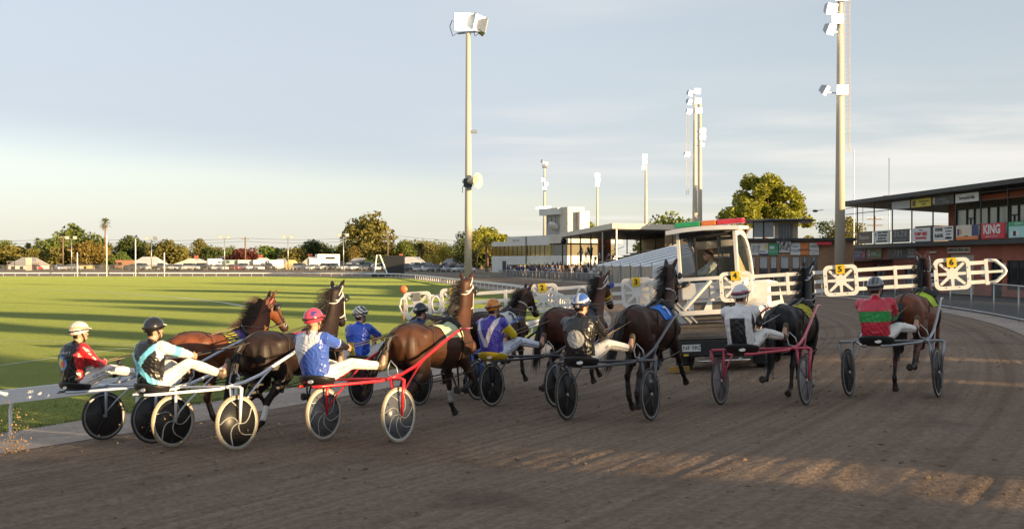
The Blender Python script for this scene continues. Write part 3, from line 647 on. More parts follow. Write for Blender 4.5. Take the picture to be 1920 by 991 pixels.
# --- grandstand with pitched roof and rows of white benches
def grandstand():
    root = thing('grandstand', 'open grandstand with sloping white roof and tiers of white benches', 'grandstand')
    a = at(1049, 500, 205); b = at(1148, 500, 152); g = .3; O = Vector((a.x, a.y, g)); d = Vector((b.x - a.x, b.y - a.y, 0)); Ln = d.length; d.normalize(); n = Vector((-d.y, d.x, 0)); n = n if n.x > 0 else -n
    def q(u, w, z): return O + d * u + n * w + Vector((0, 0, z))
    D = 17.0
    def slab(k, u0, u1, w0, w1, z0, z1, dz=0):
        k.add([q(u0, w0, z0), q(u1, w0, z0), q(u1, w1, z0 + dz), q(u0, w1, z0 + dz), q(u0, w0, z1), q(u1, w0, z1), q(u1, w1, z1 + dz), q(u0, w1, z1 + dz)], [(3, 2, 1, 0), (4, 5, 6, 7), (0, 1, 5, 4), (1, 2, 6, 5), (2, 3, 7, 6), (3, 0, 4, 7)]); return k
    slab(MB(), 0, Ln, 0, D + 1, 7.4, 8.2, -.3).build('roof', CREAM, root)
    slab(MB(), .5, Ln - .4, .5, D, 7.2, 7.38, -.3).build('soffit', CHAR, root)
    TI = mat('brown_tier', (.20, .15, .09), .85, var=.2)
    for i in range(10):
        w0 = 2 + i * 1.35; slab(MB(), 0, Ln, w0, w0 + 1.35, 0, .5 + i * .42).build('tier', CONC if i > 2 else TI, root)
        for s in range(5):
            if i < 1: continue
            slab(MB(), Ln * s / 5 + .8, Ln * (s + 1) / 5 - .8, w0 + .3, w0 + .7, .5 + i * .42 + .36, .5 + i * .42 + .46).build('bench', WHITE, root)
    for i in range(4): slab(MB(), -14, Ln, -3 + i * 1.0, -2 + i * 1.0, 0, .3 + .32 * i).build('terrace_step', TI, root)
    slab(MB(), 0, Ln - .5, D - .4, D, 0, 7.05).build('back_wall', mat('brown_sheet', (.16, .125, .09), .8, var=.1, scale=.3), root); slab(MB(), Ln - .8, Ln - .5, 8, D - .4, 0, 7.05).build('end_wall', TI, root)
    for i in range(6): MB().tube([q(Ln * i / 5, .6, 0), q(Ln * i / 5, .6, 7.3)], .13, 8).build('column', STEEL if i > 3 else CHAR, root)
    for i in range(6): MB().tube([q(Ln * i / 5, 9, 4), q(Ln * i / 5, 9, 7.2)], .11, 6).build('column', CHAR, root)
    MB().tube([q(-.3, 1, 1.2), q(-.3, 13, 5.6)], .06, 6).build('stair_rail', CHAR, root); MB().ball(q(3, .4, 6.6), (.6, .6, .6), 10, 8).build('loudspeaker', CHAR, root, True)
    slab(MB(), -2.2, -1, 8, 10.5, 0, 7.2).build('brick_pier', REDB, root)
    return root
grandstand()

# --- white two storey clubhouse with commentary tower
def clubhouse():
    Y = 232; s = Y / FPX
    a = at(922, 505, 246); b = at(1030, 505, 224); c2 = at(1090, 505, 226); g = .25
    root = thing('clubhouse', 'white two storey clubhouse with a band of gold tinted windows and commentary tower', 'building')
    O = Vector((a.x, a.y, g)); d = Vector((b.x - a.x, b.y - a.y, 0)); Ln = d.length; d.normalize(); n = Vector((-d.y, d.x, 0)); n = n if n.y > 0 else -n
    def q(u, w, z): return O + d * u + n * w + Vector((0, 0, z))
    def slab(name, m, u0, u1, w0, w1, z0, z1, par=root):
        k = MB().add([q(u0, w0, z0), q(u1, w0, z0), q(u1, w1, z0), q(u0, w1, z0), q(u0, w0, z1), q(u1, w0, z1), q(u1, w1, z1), q(u0, w1, z1)], [(3, 2, 1, 0), (4, 5, 6, 7), (0, 1, 5, 4), (1, 2, 6, 5), (2, 3, 7, 6), (3, 0, 4, 7)]); return k.build(name, m, par)
    e = Ln * .28
    slab('ground_floor', OFFW, 0, e, 0, 14, 0, 3.2); slab('ground_floor', GREYW, e, Ln, 1.5, 14, 0, 2.0)
    slab('lower_fascia', OFFW, e + .01, Ln + 7, 0, 14, 2.0, 4.0); slab('lower_fascia', OFFW, 0, e, -.02, 14, 3.2, 4.0)
    slab('upper_core', mat('dim_interior', (.10, .085, .04), .6), .4, Ln + 6.5, .35, 13.5, 4.0, 6.3)
    slab('roof_band', OFFW, 0, e + .02, -.03, 14, 6.3, 7.35); slab('roof_band', OFFW, e + .03, Ln, -.05, 14, 6.3, 8.4); slab('roof_band', CREAM, Ln + .01, Ln + 7.5, -.05, 14, 6.6, 8.5)
    nb = 13
    for i in range(nb):
        u0 = Ln * i / nb; w = slab('window', GOLDG, u0 + .1, u0 + Ln / nb - .1, .05, .12, 4.0, 6.3); slab('mullion', CHAR, u0 - .1, u0 + .1, .0, .12, 4.0, 6.3, w)
    slab('balcony_glass', GLASS, Ln + .6, Ln + 6.5, .15, .25, 4.0, 6.3); slab('corner_post', S_Y, Ln + .05, Ln + .35, .0, .3, 4.0, 6.3); slab('downpipe', S_BR, Ln * .62, Ln * .62 + .25, -.2, -.06, 2.2, 8.3)
    slab('doorway', CHAR, e * .72, e * .95, -.06, .0, 0, 2.9)
    for i in range(4): slab('glazed_door', mat('lit_doorway', (.6, .45, .2), .5, emit=(1, .7, .35), estr=.25) if i in (1, 2) else GLASS, e + 1.2 + i * 1.7, e + 2.6 + i * 1.7, 1.35, 1.45, 0, 1.95)
    slab('yellow_canopy', S_Y, Ln * .62, Ln * 1.02, -1.2, 1.4, 2.0, 2.12)
    M = Matrix((d, Vector((0, 0, 1)), -n)).transposed().to_4x4(); M.translation = q(e + 4.2, -.08, 7.5); lettering('THE ASSEMBLY CLUB'.replace('ASSEMBLY ', ''), .7, S_LG, root, M, extrude=.02)
    # commentary tower
    t0, t1 = Ln - 2.0, Ln + 6.6; slab('tower_wall', GREYW, t0, t0 + .25, .5, 4.6, 8.4, 13.1)
    slab('tower_front', GREYW, t0 + .26, t1 - 3.1, .45, .75, 8.4, 10.6); slab('tower_core', CREAM, t1 - 3.1, t1, .4, 4.6, 8.4, 14.2)
    w = slab('tower_window', GLASS, t0 + .26, t1 - 3.1, .5, .6, 10.6, 12.3)
    for i in range(4): slab('mullion', OFFW, t0 + .2 + i * 1.65, t0 + .32 + i * 1.65, 0.40, .5, 10.6, 12.3, w)
    slab('tower_head', GREYW, t0 + .26, t1 - 3.1, .46, 4.6, 12.3, 12.7); slab('tower_cap', OFFW, t0 - 1.2, t1 - 2.4, -.6, 5.0, 12.7, 14.1)
    slab('tower_back', GREYW, t1 + .02, t1 + 1.2, 2.6, 4.6, 8.5, 13.2); slab('tower_fin', OFFW, t1 + 1.2, t1 + 1.6, 2.4, 4.8, 8.5, 13.3)
    for i in range(8): 
        o = slab('tower_lamp', mat('lamp_lens', (.8, .8, .75), .3, emit=(1, .95, .85), estr=2.2), t0 - 2.6 + i * .72, t0 - 2.1 + i * .72, -.5, -.25, 14.2, 14.6)
    MB().lathe([(0, 0), (.5, .05), (1.0, .25), (1.25, .5), (1.22, .52), (.95, .3), (0, .06)], 18, 'z', Matrix.Translation(q(t0 + 4.6, -.9, 9.9)) @ Matrix.Rotation(R(35), 4, 'Y') @ Matrix.Rotation(R(-35), 4, 'X')).build('satellite_dish', OFFW, root, True)
    for i in range(2): slab('chimney', REDB, Ln * .78 + i * 1.3, Ln * .78 + .7 + i * 1.3, 3, 3.7, 8.4, 9.6)
    for u, h in ((Ln * .62, 5.5), (Ln * .67, 2.5), (Ln * .7, 2.8)): MB().tube([q(u, 5, 8.4), q(u, 5, 8.4 + h)], .05, 5).build('aerial_mast', STEEL, root)
    MB().tube([q(Ln * .62 - 1, 5, 13.5), q(Ln * .62 + 1, 5, 13.5)], .04, 4).build('aerial', STEEL, root)
clubhouse()

# --- houses beyond the far bend
TILE = mat('grey_roof_tile', (.30, .29, .28), .8, var=.15, scale=1); TILE_W = mat('pale_iron_roof', (.58, .56, .52), .5, var=.1, scale=.5); TILE_D = mat('dark_roof', (.12, .11, .105), .7, var=.15)
HW_ = mat('warm_white_house_wall', (.62, .55, .43), .85, var=.08, scale=.5); HY_ = mat('yellow_house_wall', (.62, .47, .22), .85, var=.08, scale=.5)
def house(px0, px1, py_e, py_r, Z, wall, roof, label, hip=True, chim=None, solar=False, z0=.0):
    a, b = at(px0, py_e, Z), at(px1, py_e, Z); r = at(px0, py_r, Z).z; e = a.z; W = b.x - a.x; D = 9
    root = thing('house', label, 'house', (a.x, Z, 0), (0, 0, 0), 'houses beyond the far bend')
    w = MB(); ops = [W * (.12 + .2 * i) for i in range(4)]; k = .9
    P('wall', wall, root, (.4, W - .4, .3, D - .3, 0, e))
    i0 = W * .28 if hip else 0
    if hip: k = MB().add([(0, 0, e), (W, 0, e), (W, D, e), (0, D, e), (i0, D / 2, r), (W - i0, D / 2, r)], [(0, 1, 5, 4), (1, 2, 5), (2, 3, 4, 5), (3, 0, 4), (0, 3, 2, 1)])
    else: k = MB().add([(0, 0, e), (W, 0, e), (W, D, e), (0, D, e), (W / 2, -.2, r), (W / 2, D, r)], [(0, 4, 5, 3), (1, 2, 5, 4), (0, 1, 4), (3, 5, 2), (0, 3, 2, 1)])
    ro = k.build('roof', roof, root)
    if chim is not None: P('chimney', REDB, ro, (W * chim, W * chim + 1.0, D / 2, D / 2 + 1, r - .8, r + .9))
    if solar:
        for i in range(5):
            t0, t1 = .25, .8; x0 = i0 + (W - 2 * i0) * i / 5; x1 = i0 + (W - 2 * i0) * (i + .88) / 5
            MB().add([(x0, D / 2 * t0, e + (r - e) * t0 + .08), (x1, D / 2 * t0, e + (r - e) * t0 + .08), (x1, D / 2 * t1, e + (r - e) * t1 + .08), (x0, D / 2 * t1, e + (r - e) * t1 + .08)], [(0, 1, 2, 3)]).build('solar_panel', mat('solar_panel', (.02, .024, .05), .15), ro)
    for i in range(3):
        x0 = W * (.14 + .28 * i); wi = P('window', GLASS, root, (x0, x0 + W * .12, .24, .29, e * .35, e * .85)); P('sill', WHITE, wi, (x0 - .1, x0 + W * .12 + .1, .1, .24, e * .35 - .12, e * .35))
house(12, 70, 497, 482, 300, OFFW, TILE, 'house with grey tiled roof behind the open shelter at far left')
house(130, 168, 497, 483, 315, HY_, TILE_D, 'small house hidden behind the left bushes', chim=.5)
house(240, 300, 497, 481, 300, HW_, TILE_W, 'house with pale iron roof between the goal posts')
house(320, 392, 497, 484, 298, HW_, TILE_W, 'white gabled house with a red chimney on its ridge', hip=False, chim=.48)
house(392, 440, 495, 480, 315, HW_, TILE_D, 'house with solar panels on its dark roof', solar=True)
house(462, 512, 497, 483, 300, HW_, TILE_W, 'white gabled house right of the red leaved tree', hip=False, chim=.3)
house(506, 536, 496, 484, 310, OFFW, TILE, 'house with grey hip roof behind the small yellow cottage')
house(530, 552, 500, 487, 290, HY_, HY_, 'small yellow cottage with a pyramid roof', hip=False)
house(566, 596, 492, 481, 305, HW_, CREAM, 'cream house with a tall chimney left of the white truck', chim=.2)
house(646, 694, 496, 483, 300, OFFW, TILE, 'house with wide grey hip roof under the tall tree')
house(742, 800, 496, 481, 300, HW_, TILE_W, 'cream house with twin chimneys beside the date palm', chim=.06)
house(826, 862, 495, 484, 300, HW_, TILE, 'house at the right end of the row left of the tall pole', chim=.6)
sh = thing('open_shelter', 'open sided shelter with grey skillion roof at far left behind the rail', 'shelter', tuple(at(12, 512, 246).xy) + (0,))
P('shelter_roof', TILE, sh, (0, 6.2, 0, 4, 2.9, 3.05)); [P('post', WOOD, sh, (x, x + .12, y, y + .12, 0, 2.9)) for x in (.1, 5.9) for y in (.1, 3.7)]; P('end_screen', mat('pale_lattice', (.55, .5, .42), .8), sh, (4.6, 6.0, -.1, 0, 0, 3.9))
# ------------------------------------------------------------------ trees
BARK = mat('bark', (.13, .095, .07), .9, var=.3, scale=3, bump=.4, bscale=12)
BARK_R = mat('reddish_bark', (.22, .12, .075), .9, var=.3, scale=2, bump=.4, bscale=10)
def leaf_mat(name, c):
    m = mat(name, c, .65, var=.45, scale=.55, detail=6, spec=.25)
    b = m.node_tree.nodes['Principled BSDF']; b.inputs['Subsurface Weight'].default_value = 0
    nt = m.node_tree; tr = nt.nodes.new('ShaderNodeBsdfTranslucent'); mx = nt.nodes.new('ShaderNodeMixShader'); mx.inputs[0].default_value = .22
    tr.inputs[0].default_value = (c[0] * 1.6, c[1] * 1.6, c[2] * .8, 1); out = nt.nodes['Material Output']
    nt.links.new(b.outputs[0], mx.inputs[1]); nt.links.new(tr.outputs[0], mx.inputs[2]); nt.links.new(mx.outputs[0], out.inputs[0]); return m
LEAF = {'green': leaf_mat('mid_green_leaf', (.125, .155, .034)), 'dark': leaf_mat('dark_green_leaf', (.075, .10, .028)), 'olive': leaf_mat('olive_leaf', (.165, .15, .040)), 'yellow': leaf_mat('yellow_leaf', (.42, .34, .07)),
        'red': leaf_mat('dark_red_leaf', (.12, .035, .025)), 'pine': leaf_mat('pine_needle', (.23, .235, .030)), 'rust': leaf_mat('rusty_leaf', (.20, .15, .04)), 'bright': leaf_mat('bright_green_leaf', (.12, .17, .035)), 'palm': leaf_mat('palm_frond', (.12, .13, .035))}
def leaves(mb, c, r, n, size, rr, flat=1.0):
    vs = []; fs = []
    for i in range(n):
        d = Vector((rr.gauss(0, 1), rr.gauss(0, 1), rr.gauss(0, 1))).normalized(); q = rr.random() ** .4
        p = Vector(c) + Vector((d.x * r[0] * q, d.y * r[1] * q, d.z * r[2] * q))
        a = Vector((rr.gauss(0, 1), rr.gauss(0, 1), rr.gauss(0, 1) * flat)).normalized(); b = a.cross(Vector((rr.gauss(0, 1), rr.gauss(0, 1), rr.gauss(0, 1)))).normalized()
        s = size * rr.uniform(.55, 1.35); k = len(vs); vs += [p - a * s, p + b * s * .55, p + a * s, p - b * s * .55]; fs.append((k, k + 1, k + 2, k + 3))
    mb.add(vs, fs)
def tree(name, label, px, py_top, w_px, Z, leaf='green', base_z=0.0, seed=0, shape='round', py_low=None, n=1500, size=None, bark=BARK, group='trees beyond the far bend', lobes=11):
    rr = random.Random(seed * 31 + int(px)); c = at(px, py_top, Z); W = w_px / FPX * Z * (1.85 if py_low is None else 1.22); top = c.z + .4; H = top - base_z; low = at(px, py_low, Z).z if py_low else base_z + H * .06
    root = thing(name, label, 'tree', (c.x, Z, base_z), group=group); ch = top - low; size = size or max(.22, W * .027)
    cr = MB(); tips = []
    for k in range(lobes):
        u = rr.random()
        if shape == 'round': zz = low + ch * (.22 + .62 * u) - base_z; wr = W / 2 * (.95 - .75 * abs(u - .35) ** 1.3)
        elif shape == 'tall': zz = low + ch * (.12 + .74 * u) - base_z; wr = W / 2 * (1 - .72 * u)
        elif shape == 'umbrella': zz = low + ch * ((.42 if lobes < 20 else .16) + (.42 if lobes < 20 else .76) * u) - base_z; wr = W / 2 * (1.0 - (.55 if lobes < 20 else .62) * u)
        else: zz = low + ch * (.2 + .6 * u) - base_z; wr = W / 2 * (1 - .4 * u)
        a = rr.uniform(0, 6.28); q = wr * math.sqrt(rr.random()) * (.72 if lobes < 20 else .9); lr = W * (rr.uniform(.13, .21) if lobes < 20 else rr.uniform(.065, .115)); lc = (math.cos(a) * q, math.sin(a) * q, zz)
        leaves(cr, lc, (lr, lr, min(lr * .85, ch * .24)), n // lobes, size, rr, .6); tips.append(lc)
    if lobes < 20: leaves(cr, (0, 0, (low + top) / 2 - base_z + ch * (.1 if shape == 'umbrella' else 0)), (W * .34, W * .34, ch * (.22 if shape == 'umbrella' else .36)), n // 3, size, rr)
    tr = MB(); hh = low - base_z + ch * .35; r0 = max(.12, W * .028)
    sway = rr.uniform(-.05, .05) * W; tr.tube([(0, 0, -.1), (sway * .4, 0, hh * .5), (sway, 0, hh)], [r0 * 1.25, r0, r0 * .75], 8)
    for t in tips[:8 if lobes < 20 else 24]: tr.tube([(sway, 0, hh * .8), tuple((Vector((sway, 0, hh * .8)) * .45 + Vector(t) * .55) + Vector((0, 0, -.06 * ch))), t], [r0 * .5, r0 * .33, r0 * .12], 6)
    tr.build('trunk', bark, root, True); cr.build('crown', LEAF[leaf], root, fix=False); return root
def palm(label, px, py_top, py_c, w_px, Z, kind='fan', seed=0):
    rr = random.Random(seed); c = at(px, py_c, Z); W = w_px / FPX * Z; root = thing('palm_tree', label, 'palm tree', (c.x, Z, 0), group='palm trees'); h = c.z
    r0 = .22 if kind == 'fan' else .42; MB().tube([(0, 0, -.1), (.1, 0, h * .5), (0, 0, h)], [r0 * 1.3, r0, r0 * .85], 10).build('trunk', BARK_R, root, True)
    n = 60 if kind == 'fan' else 70; k = MB(); dead = MB()
    for i in range(n):
        a = rr.uniform(0, 6.28); e = rr.uniform(-1.25, 1.35) if kind == 'fan' else rr.uniform(-.75, 1.3); L = W / 2 * rr.uniform(.8, 1.1); d = Vector((math.cos(a) * math.cos(e), math.sin(a) * math.cos(e), math.sin(e))); pts = []
        for j in range(5): t = j / 4; pts.append(Vector((0, 0, h)) + d * (L * t) + Vector((0, 0, -L * .38 * t * t * (1 if kind != 'fan' else .55))))
        sd = d.cross(Vector((0, 0, 1))).normalized() if abs(d.z) < .98 else Vector((1, 0, 0)); tgt = dead if (kind == 'fan' and e < -.75) else k
        for j in range(1, 5):
            for q in range(5):
                p = pts[j - 1].lerp(pts[j], q / 5); w = L * (.30 if kind == 'fan' else .20) * (1.1 - .5 * abs(j - 2.5) / 2)
                if kind == 'fan' and j < 3: continue
                for s in (-1, 1):
                    tip = p + (sd * s * .8 + d * .7 + Vector((0, 0, -.25))).normalized() * w; b = d * (L * .028); tgt.add([p - b, p + b, tip], [(0, 1, 2)])
        tgt.tube(pts, .03, 4)
    k.build('fronds', LEAF['palm'], root, fix=False)
    if dead.v: dead.build('dead_skirt', mat('dry_frond', (.24, .17, .09), .8, var=.3), root, fix=False)
TR = [  # name, label, x, top, width, depth, leaf, shape
 ('tree', 'olive tree cut by the left edge of the photo', -10, 462, 90, 330, 'olive', 'round'), ('tree', 'dark green tree peeping above the far left olive tree', 2, 448, 44, 350, 'green', 'round'),
 ('cypress_tree', 'small pointed cypress at far left behind the roofs', 53, 449, 15, 360, 'olive', 'tall'), ('shrub', 'low olive shrub beside the leftmost shelter', 62, 470, 36, 320, 'olive', 'round'),
 ('tree', 'dark green broad tree left of the tall fan palm', 103, 440, 64, 335, 'green', 'round'), ('tree', 'tallest dark green tree on the left behind the autumn tree', 154, 421, 66, 345, 'green', 'round'),
 ('tree', 'olive tree filling the gap in front of the tallest left tree', 118, 462, 60, 322, 'olive', 'round'), ('tree', 'rusty autumn tree beside the tall fan palm', 168, 455, 62, 318, 'rust', 'round'),
 ('tree', 'brown green broad tree behind the second goal post', 250, 440, 58, 345, 'dark', 'round'), ('shrub', 'round bright green bush below the dark tree by the goal posts', 225, 474, 34, 318, 'bright', 'round'),
 ('tree', 'olive yellow tree right of the goal posts', 314, 451, 64, 335, 'olive', 'round'), ('tree', 'grey green tree standing above the white gabled house', 372, 444, 34, 360, 'olive', 'round'),
 ('tree', 'dark low trees behind the solar panel house', 398, 466, 46, 350, 'dark', 'round'), ('tree', 'small bright tree left of the red leaved tree', 428, 462, 20, 350, 'bright', 'round'),
 ('tree', 'dark red leaved tree by the power pole', 453, 469, 52, 305, 'red', 'round'), ('tree', 'yellow green tree behind the small cottage', 515, 463, 52, 345, 'bright', 'round'), ('tree', 'olive hedge tree right of the light pole', 552, 464, 50, 340, 'olive', 'round'),
 ('tree', 'tall dark drooping tree left of the white truck', 581, 451, 38, 350, 'dark', 'round'), ('tree', 'rounded dark tree behind the tall drooping tree', 602, 456, 36, 352, 'dark', 'round'), ('tree', 'low dark tree above the white truck', 625, 470, 44, 345, 'dark', 'round'),
 ('gum_tree', 'very tall olive gum tree in the middle distance', 692, 401, 84, 330, 'olive', 'tall'), ('tree', 'pinkish autumn tree at the foot of the tall gum', 664, 458, 24, 318, 'rust', 'tall'), ('shrub', 'dark clipped bush right of the grey hip roof', 708, 480, 46, 296, 'dark', 'round'),
 ('tree', 'rounded dark green tree right of the tall gum', 755, 449, 40, 335, 'green', 'round'), ('tree', 'slim olive tree against the tall gum', 733, 447, 18, 340, 'olive', 'tall'), ('tree', 'brown olive tree behind the date palm', 795, 444, 46, 345, 'olive', 'round'), ('tree', 'olive tree right of the date palm', 815, 455, 36, 340, 'olive', 'round'),
 ('tree', 'bright yellow tree left of the tall light pole', 838, 459, 32, 322, 'yellow', 'round'), ('shrub', 'low yellow shrub beside the cream house', 812, 477, 30, 312, 'yellow', 'round'),
 ('tree', 'dark tree directly behind the tall light pole', 872, 433, 40, 300, 'dark', 'round'), ('pine_tree', 'dark umbrella pine left of the clubhouse', 893, 424, 30, 300, 'pine', 'umbrella'), ('pine_tree', 'broad umbrella pine behind the clubhouse palm', 925, 424, 66, 305, 'pine', 'umbrella'), ('tree', 'dark foliage under the clubhouse pines', 900, 450, 76, 310, 'dark', 'round'),
 ('pine_tree', 'round pine right of the commentary tower', 1116, 409, 44, 262, 'pine', 'round'), ('tree', 'green tree crowns behind the grandstand roof', 1255, 402, 84, 260, 'green', 'round'), ('tree', 'lower green tree left of the vehicle roof beacon', 1222, 408, 40, 270, 'olive', 'round'),
 ('tree', 'olive tree between the big tower and the hall', 1588, 394, 52, 190, 'olive', 'round'), ('tree', 'dark olive tree left of the big light tower', 1556, 398, 36, 195, 'dark', 'round'), ('shrub', 'yellow green crown above the kiosk roof', 1511, 438, 34, 160, 'olive', 'round')]
for i, (nm, lb, x, y, w, Z, lf, shp) in enumerate(TR): tree(nm, lb, x, y, w, Z, lf, 0, i, shp, n=2600 if w > 30 else 1200)
palm('tall fan palm with a slender bare trunk at left', 197, 405, 418, 24, 335, 'fan', 1); palm('small fan palm between the left cypress and dark tree', 70, 444, 452, 16, 350, 'fan', 2)
palm('date palm with arching fronds beside the cream house', 787, 447, 463, 28, 312, 'date', 3); palm('thick date palm at the left corner of the clubhouse', 912, 440, 456, 40, 262, 'date', 4); palm('distant fan palm behind the hedge tree', 572, 450, 458, 14, 355, 'fan', 5)
tree('pine_tree', 'large sunlit stone pine with spreading crown behind the brick kiosk', 1432, 333, 158, 150, 'pine', .4, 77, 'umbrella', py_low=432, n=13000, size=.27, bark=BARK_R, group='pine trees', lobes=46)
tree('pine_tree', 'leaning lower branch of pine left of the large stone pine', 1395, 380, 70, 146, 'pine', .4, 78, 'round', py_low=440, n=3500, size=.28, bark=BARK_R, group='pine trees', lobes=12)
ORDS = 'first second third fourth fifth sixth seventh eighth ninth tenth eleventh twelfth thirteenth fourteenth fifteenth sixteenth seventeenth eighteenth nineteenth twentieth twenty-first twenty-second twenty-third twenty-fourth twenty-fifth twenty-sixth twenty-seventh twenty-eighth twenty-ninth thirtieth thirty-first thirty-second thirty-third thirty-fourth thirty-fifth thirty-sixth'.split()
for i in range(36):
    r_ = random.Random(i + 500); x = -25 + i * 25 + r_.uniform(-6, 6); lf = r_.choice(('dark', 'green', 'olive', 'olive', 'green')); tree('tree', f'low {dict(dark="dark", green="green", olive="olive")[lf]} tree in the farthest row, {ORDS[i]} from the left', x, r_.uniform(450, 468), r_.uniform(30, 46), 390, lf, 0, 900 + i, 'round', n=800, lobes=7)
# trees and added shade walls off to the right, outside the picture, that shade the track and stripe the field
def sunpt(n, d): return (n * .572 + d * .82, n * .82 - d * .572)
# ------------------------------------------------------------------ unseen walls added right of the camera: shade the track, slots pass sun streaks
TE = math.tan(SUN_EL)
SHADE_WALL = mat('shade_wall_cladding', (.34, .31, .27), .8, var=.12, scale=.8)
def shed(n0, n1, d, H, label, openings=(), depth=.5, g=.4):
    """unseen wall added to block the low sun, square to it; n along its front, openings = (n0, n1, z0, z1) right through it"""
    x, y = sunpt(n0, d); root = thing('shade_wall', label, 'building', (x, y, 0), (0, 0, math.atan2(.82, .572)))
    W = n1 - n0; xs = sorted(set([0, W] + [v - n0 for o in openings for v in o[:2]])); k = MB()
    for a, b in zip(xs[:-1], xs[1:]):
        o = next((o for o in openings if o[0] - n0 <= a + 1e-6 and b <= o[1] - n0 + 1e-6), None)
        if o is None: k.box(a, b, -depth, 0, g - .4, H)
        else: k.box(a, b, -depth, 0, g - .4, o[2]); k.box(a, b, -depth, 0, o[3], H)
    k.build('wall', SHADE_WALL, root); return root
SHADE_WALLS = [(-40, 7.3, 40, 8.7, 'long low unseen wall behind the camera, added to shade the track', []),
 (7.3, 10.1, 40, 8.2, 'narrow slotted wall between two shade walls, added to pass a patch of sun', [(8.75, 9.95, 4.0, 7.6)]),
 (10.1, 12.6, 40, 8.7, 'small added shade wall right of the slotted wall', []),
 (12.6, 19.2, 40, 10.0, 'taller added shade wall on the right of the camera', [(17.45, 17.9, 5.2, 7.75)]),
 (19.2, 34, 40, 8.65, 'lower added shade wall towards the agricultural hall', [(21.5, 22.2, 5.2, 7.9)]),
 (34, 56, 44, 10.4, 'tall added shade wall beside the agricultural hall', [])]
for n0_, n1_, d_, H_, lb_, op_ in SHADE_WALLS: shed(n0_, n1_, d_, H_, lb_, op_)
for q, (n_, d_, h_, w_) in enumerate([(39, 66, 21, 8), (47, 72, 23, 8), (30, 70, 21, 4.5), (66, 62, 24, 6), (88, 60, 27, 12), (24.2, 72, 23, 3.5), (15.3, 74, 21.5, 3.6), (58, 80, 24, 4), (110, 66, 28, 9), (78, 70, 23, 4)]):
    x_, y_ = sunpt(n_, d_); rr_ = random.Random(q); root = thing('tree', ('tall', 'broad', 'slim', 'leafy', 'old', 'narrow', 'poplar like', 'young', 'dense', 'straight')[q] + ' tree standing behind the shade walls outside the picture', 'tree', (x_, y_, 0), group='trees behind the shade walls')
    MB().tube([(0, 0, 0), (.2, 0, h_ * .6)], [.4, .2], 8).build('trunk', BARK, root, True); k = MB()
    for j in range(9): leaves(k, (rr_.uniform(-1, 1) * w_ * .3, rr_.uniform(-1, 1) * w_ * .3, h_ * rr_.uniform(.4, .9)), (w_ * .28, w_ * .28, w_ * .24), 260, .5, rr_)
    k.build('crown', LEAF['green'], root, fix=False)
# ------------------------------------------------------------------ horses
HAIR_BLACK = mat('black_horse_hair', (.013, .010, .009), .55, var=.3, scale=30)
HAIR_BROWN = mat('dark_brown_horse_hair', (.035, .017, .009), .55, var=.35, scale=30)
COAT = mat('horse_coat', rough=.5, attr='Col', var=.36, scale=4.5, bump=.10, bscale=22, spec=.32)
EYE_M = mat('horse_eye', (.006, .004, .003), .1, var=0)
STRAP = mat('black_harness_strap', (.014, .013, .013), .5, var=.2)
STRAP_W = mat('white_harness_strap', (.72, .70, .66), .5, var=.1)
REIN = mat('tan_rein', (.20, .15, .10), .6, var=.15)
REIN_D = mat('dark_rein', (.05, .042, .035), .6, var=.15)

FORE = {'reach': (32, 30, 38), 'stance': (4, 3, 32), 'push': (-28, -24, 20), 'swing': (34, -62, -95), 'lift': (18, -38, -70)}
HIND = {'reach': (46, -14, 18, 40), 'stance': (26, -36, 4, 34), 'push': (4, -52, -24, 12), 'swing': (24, -62, -48, -95), 'lift': (36, -48, -22, -60)}

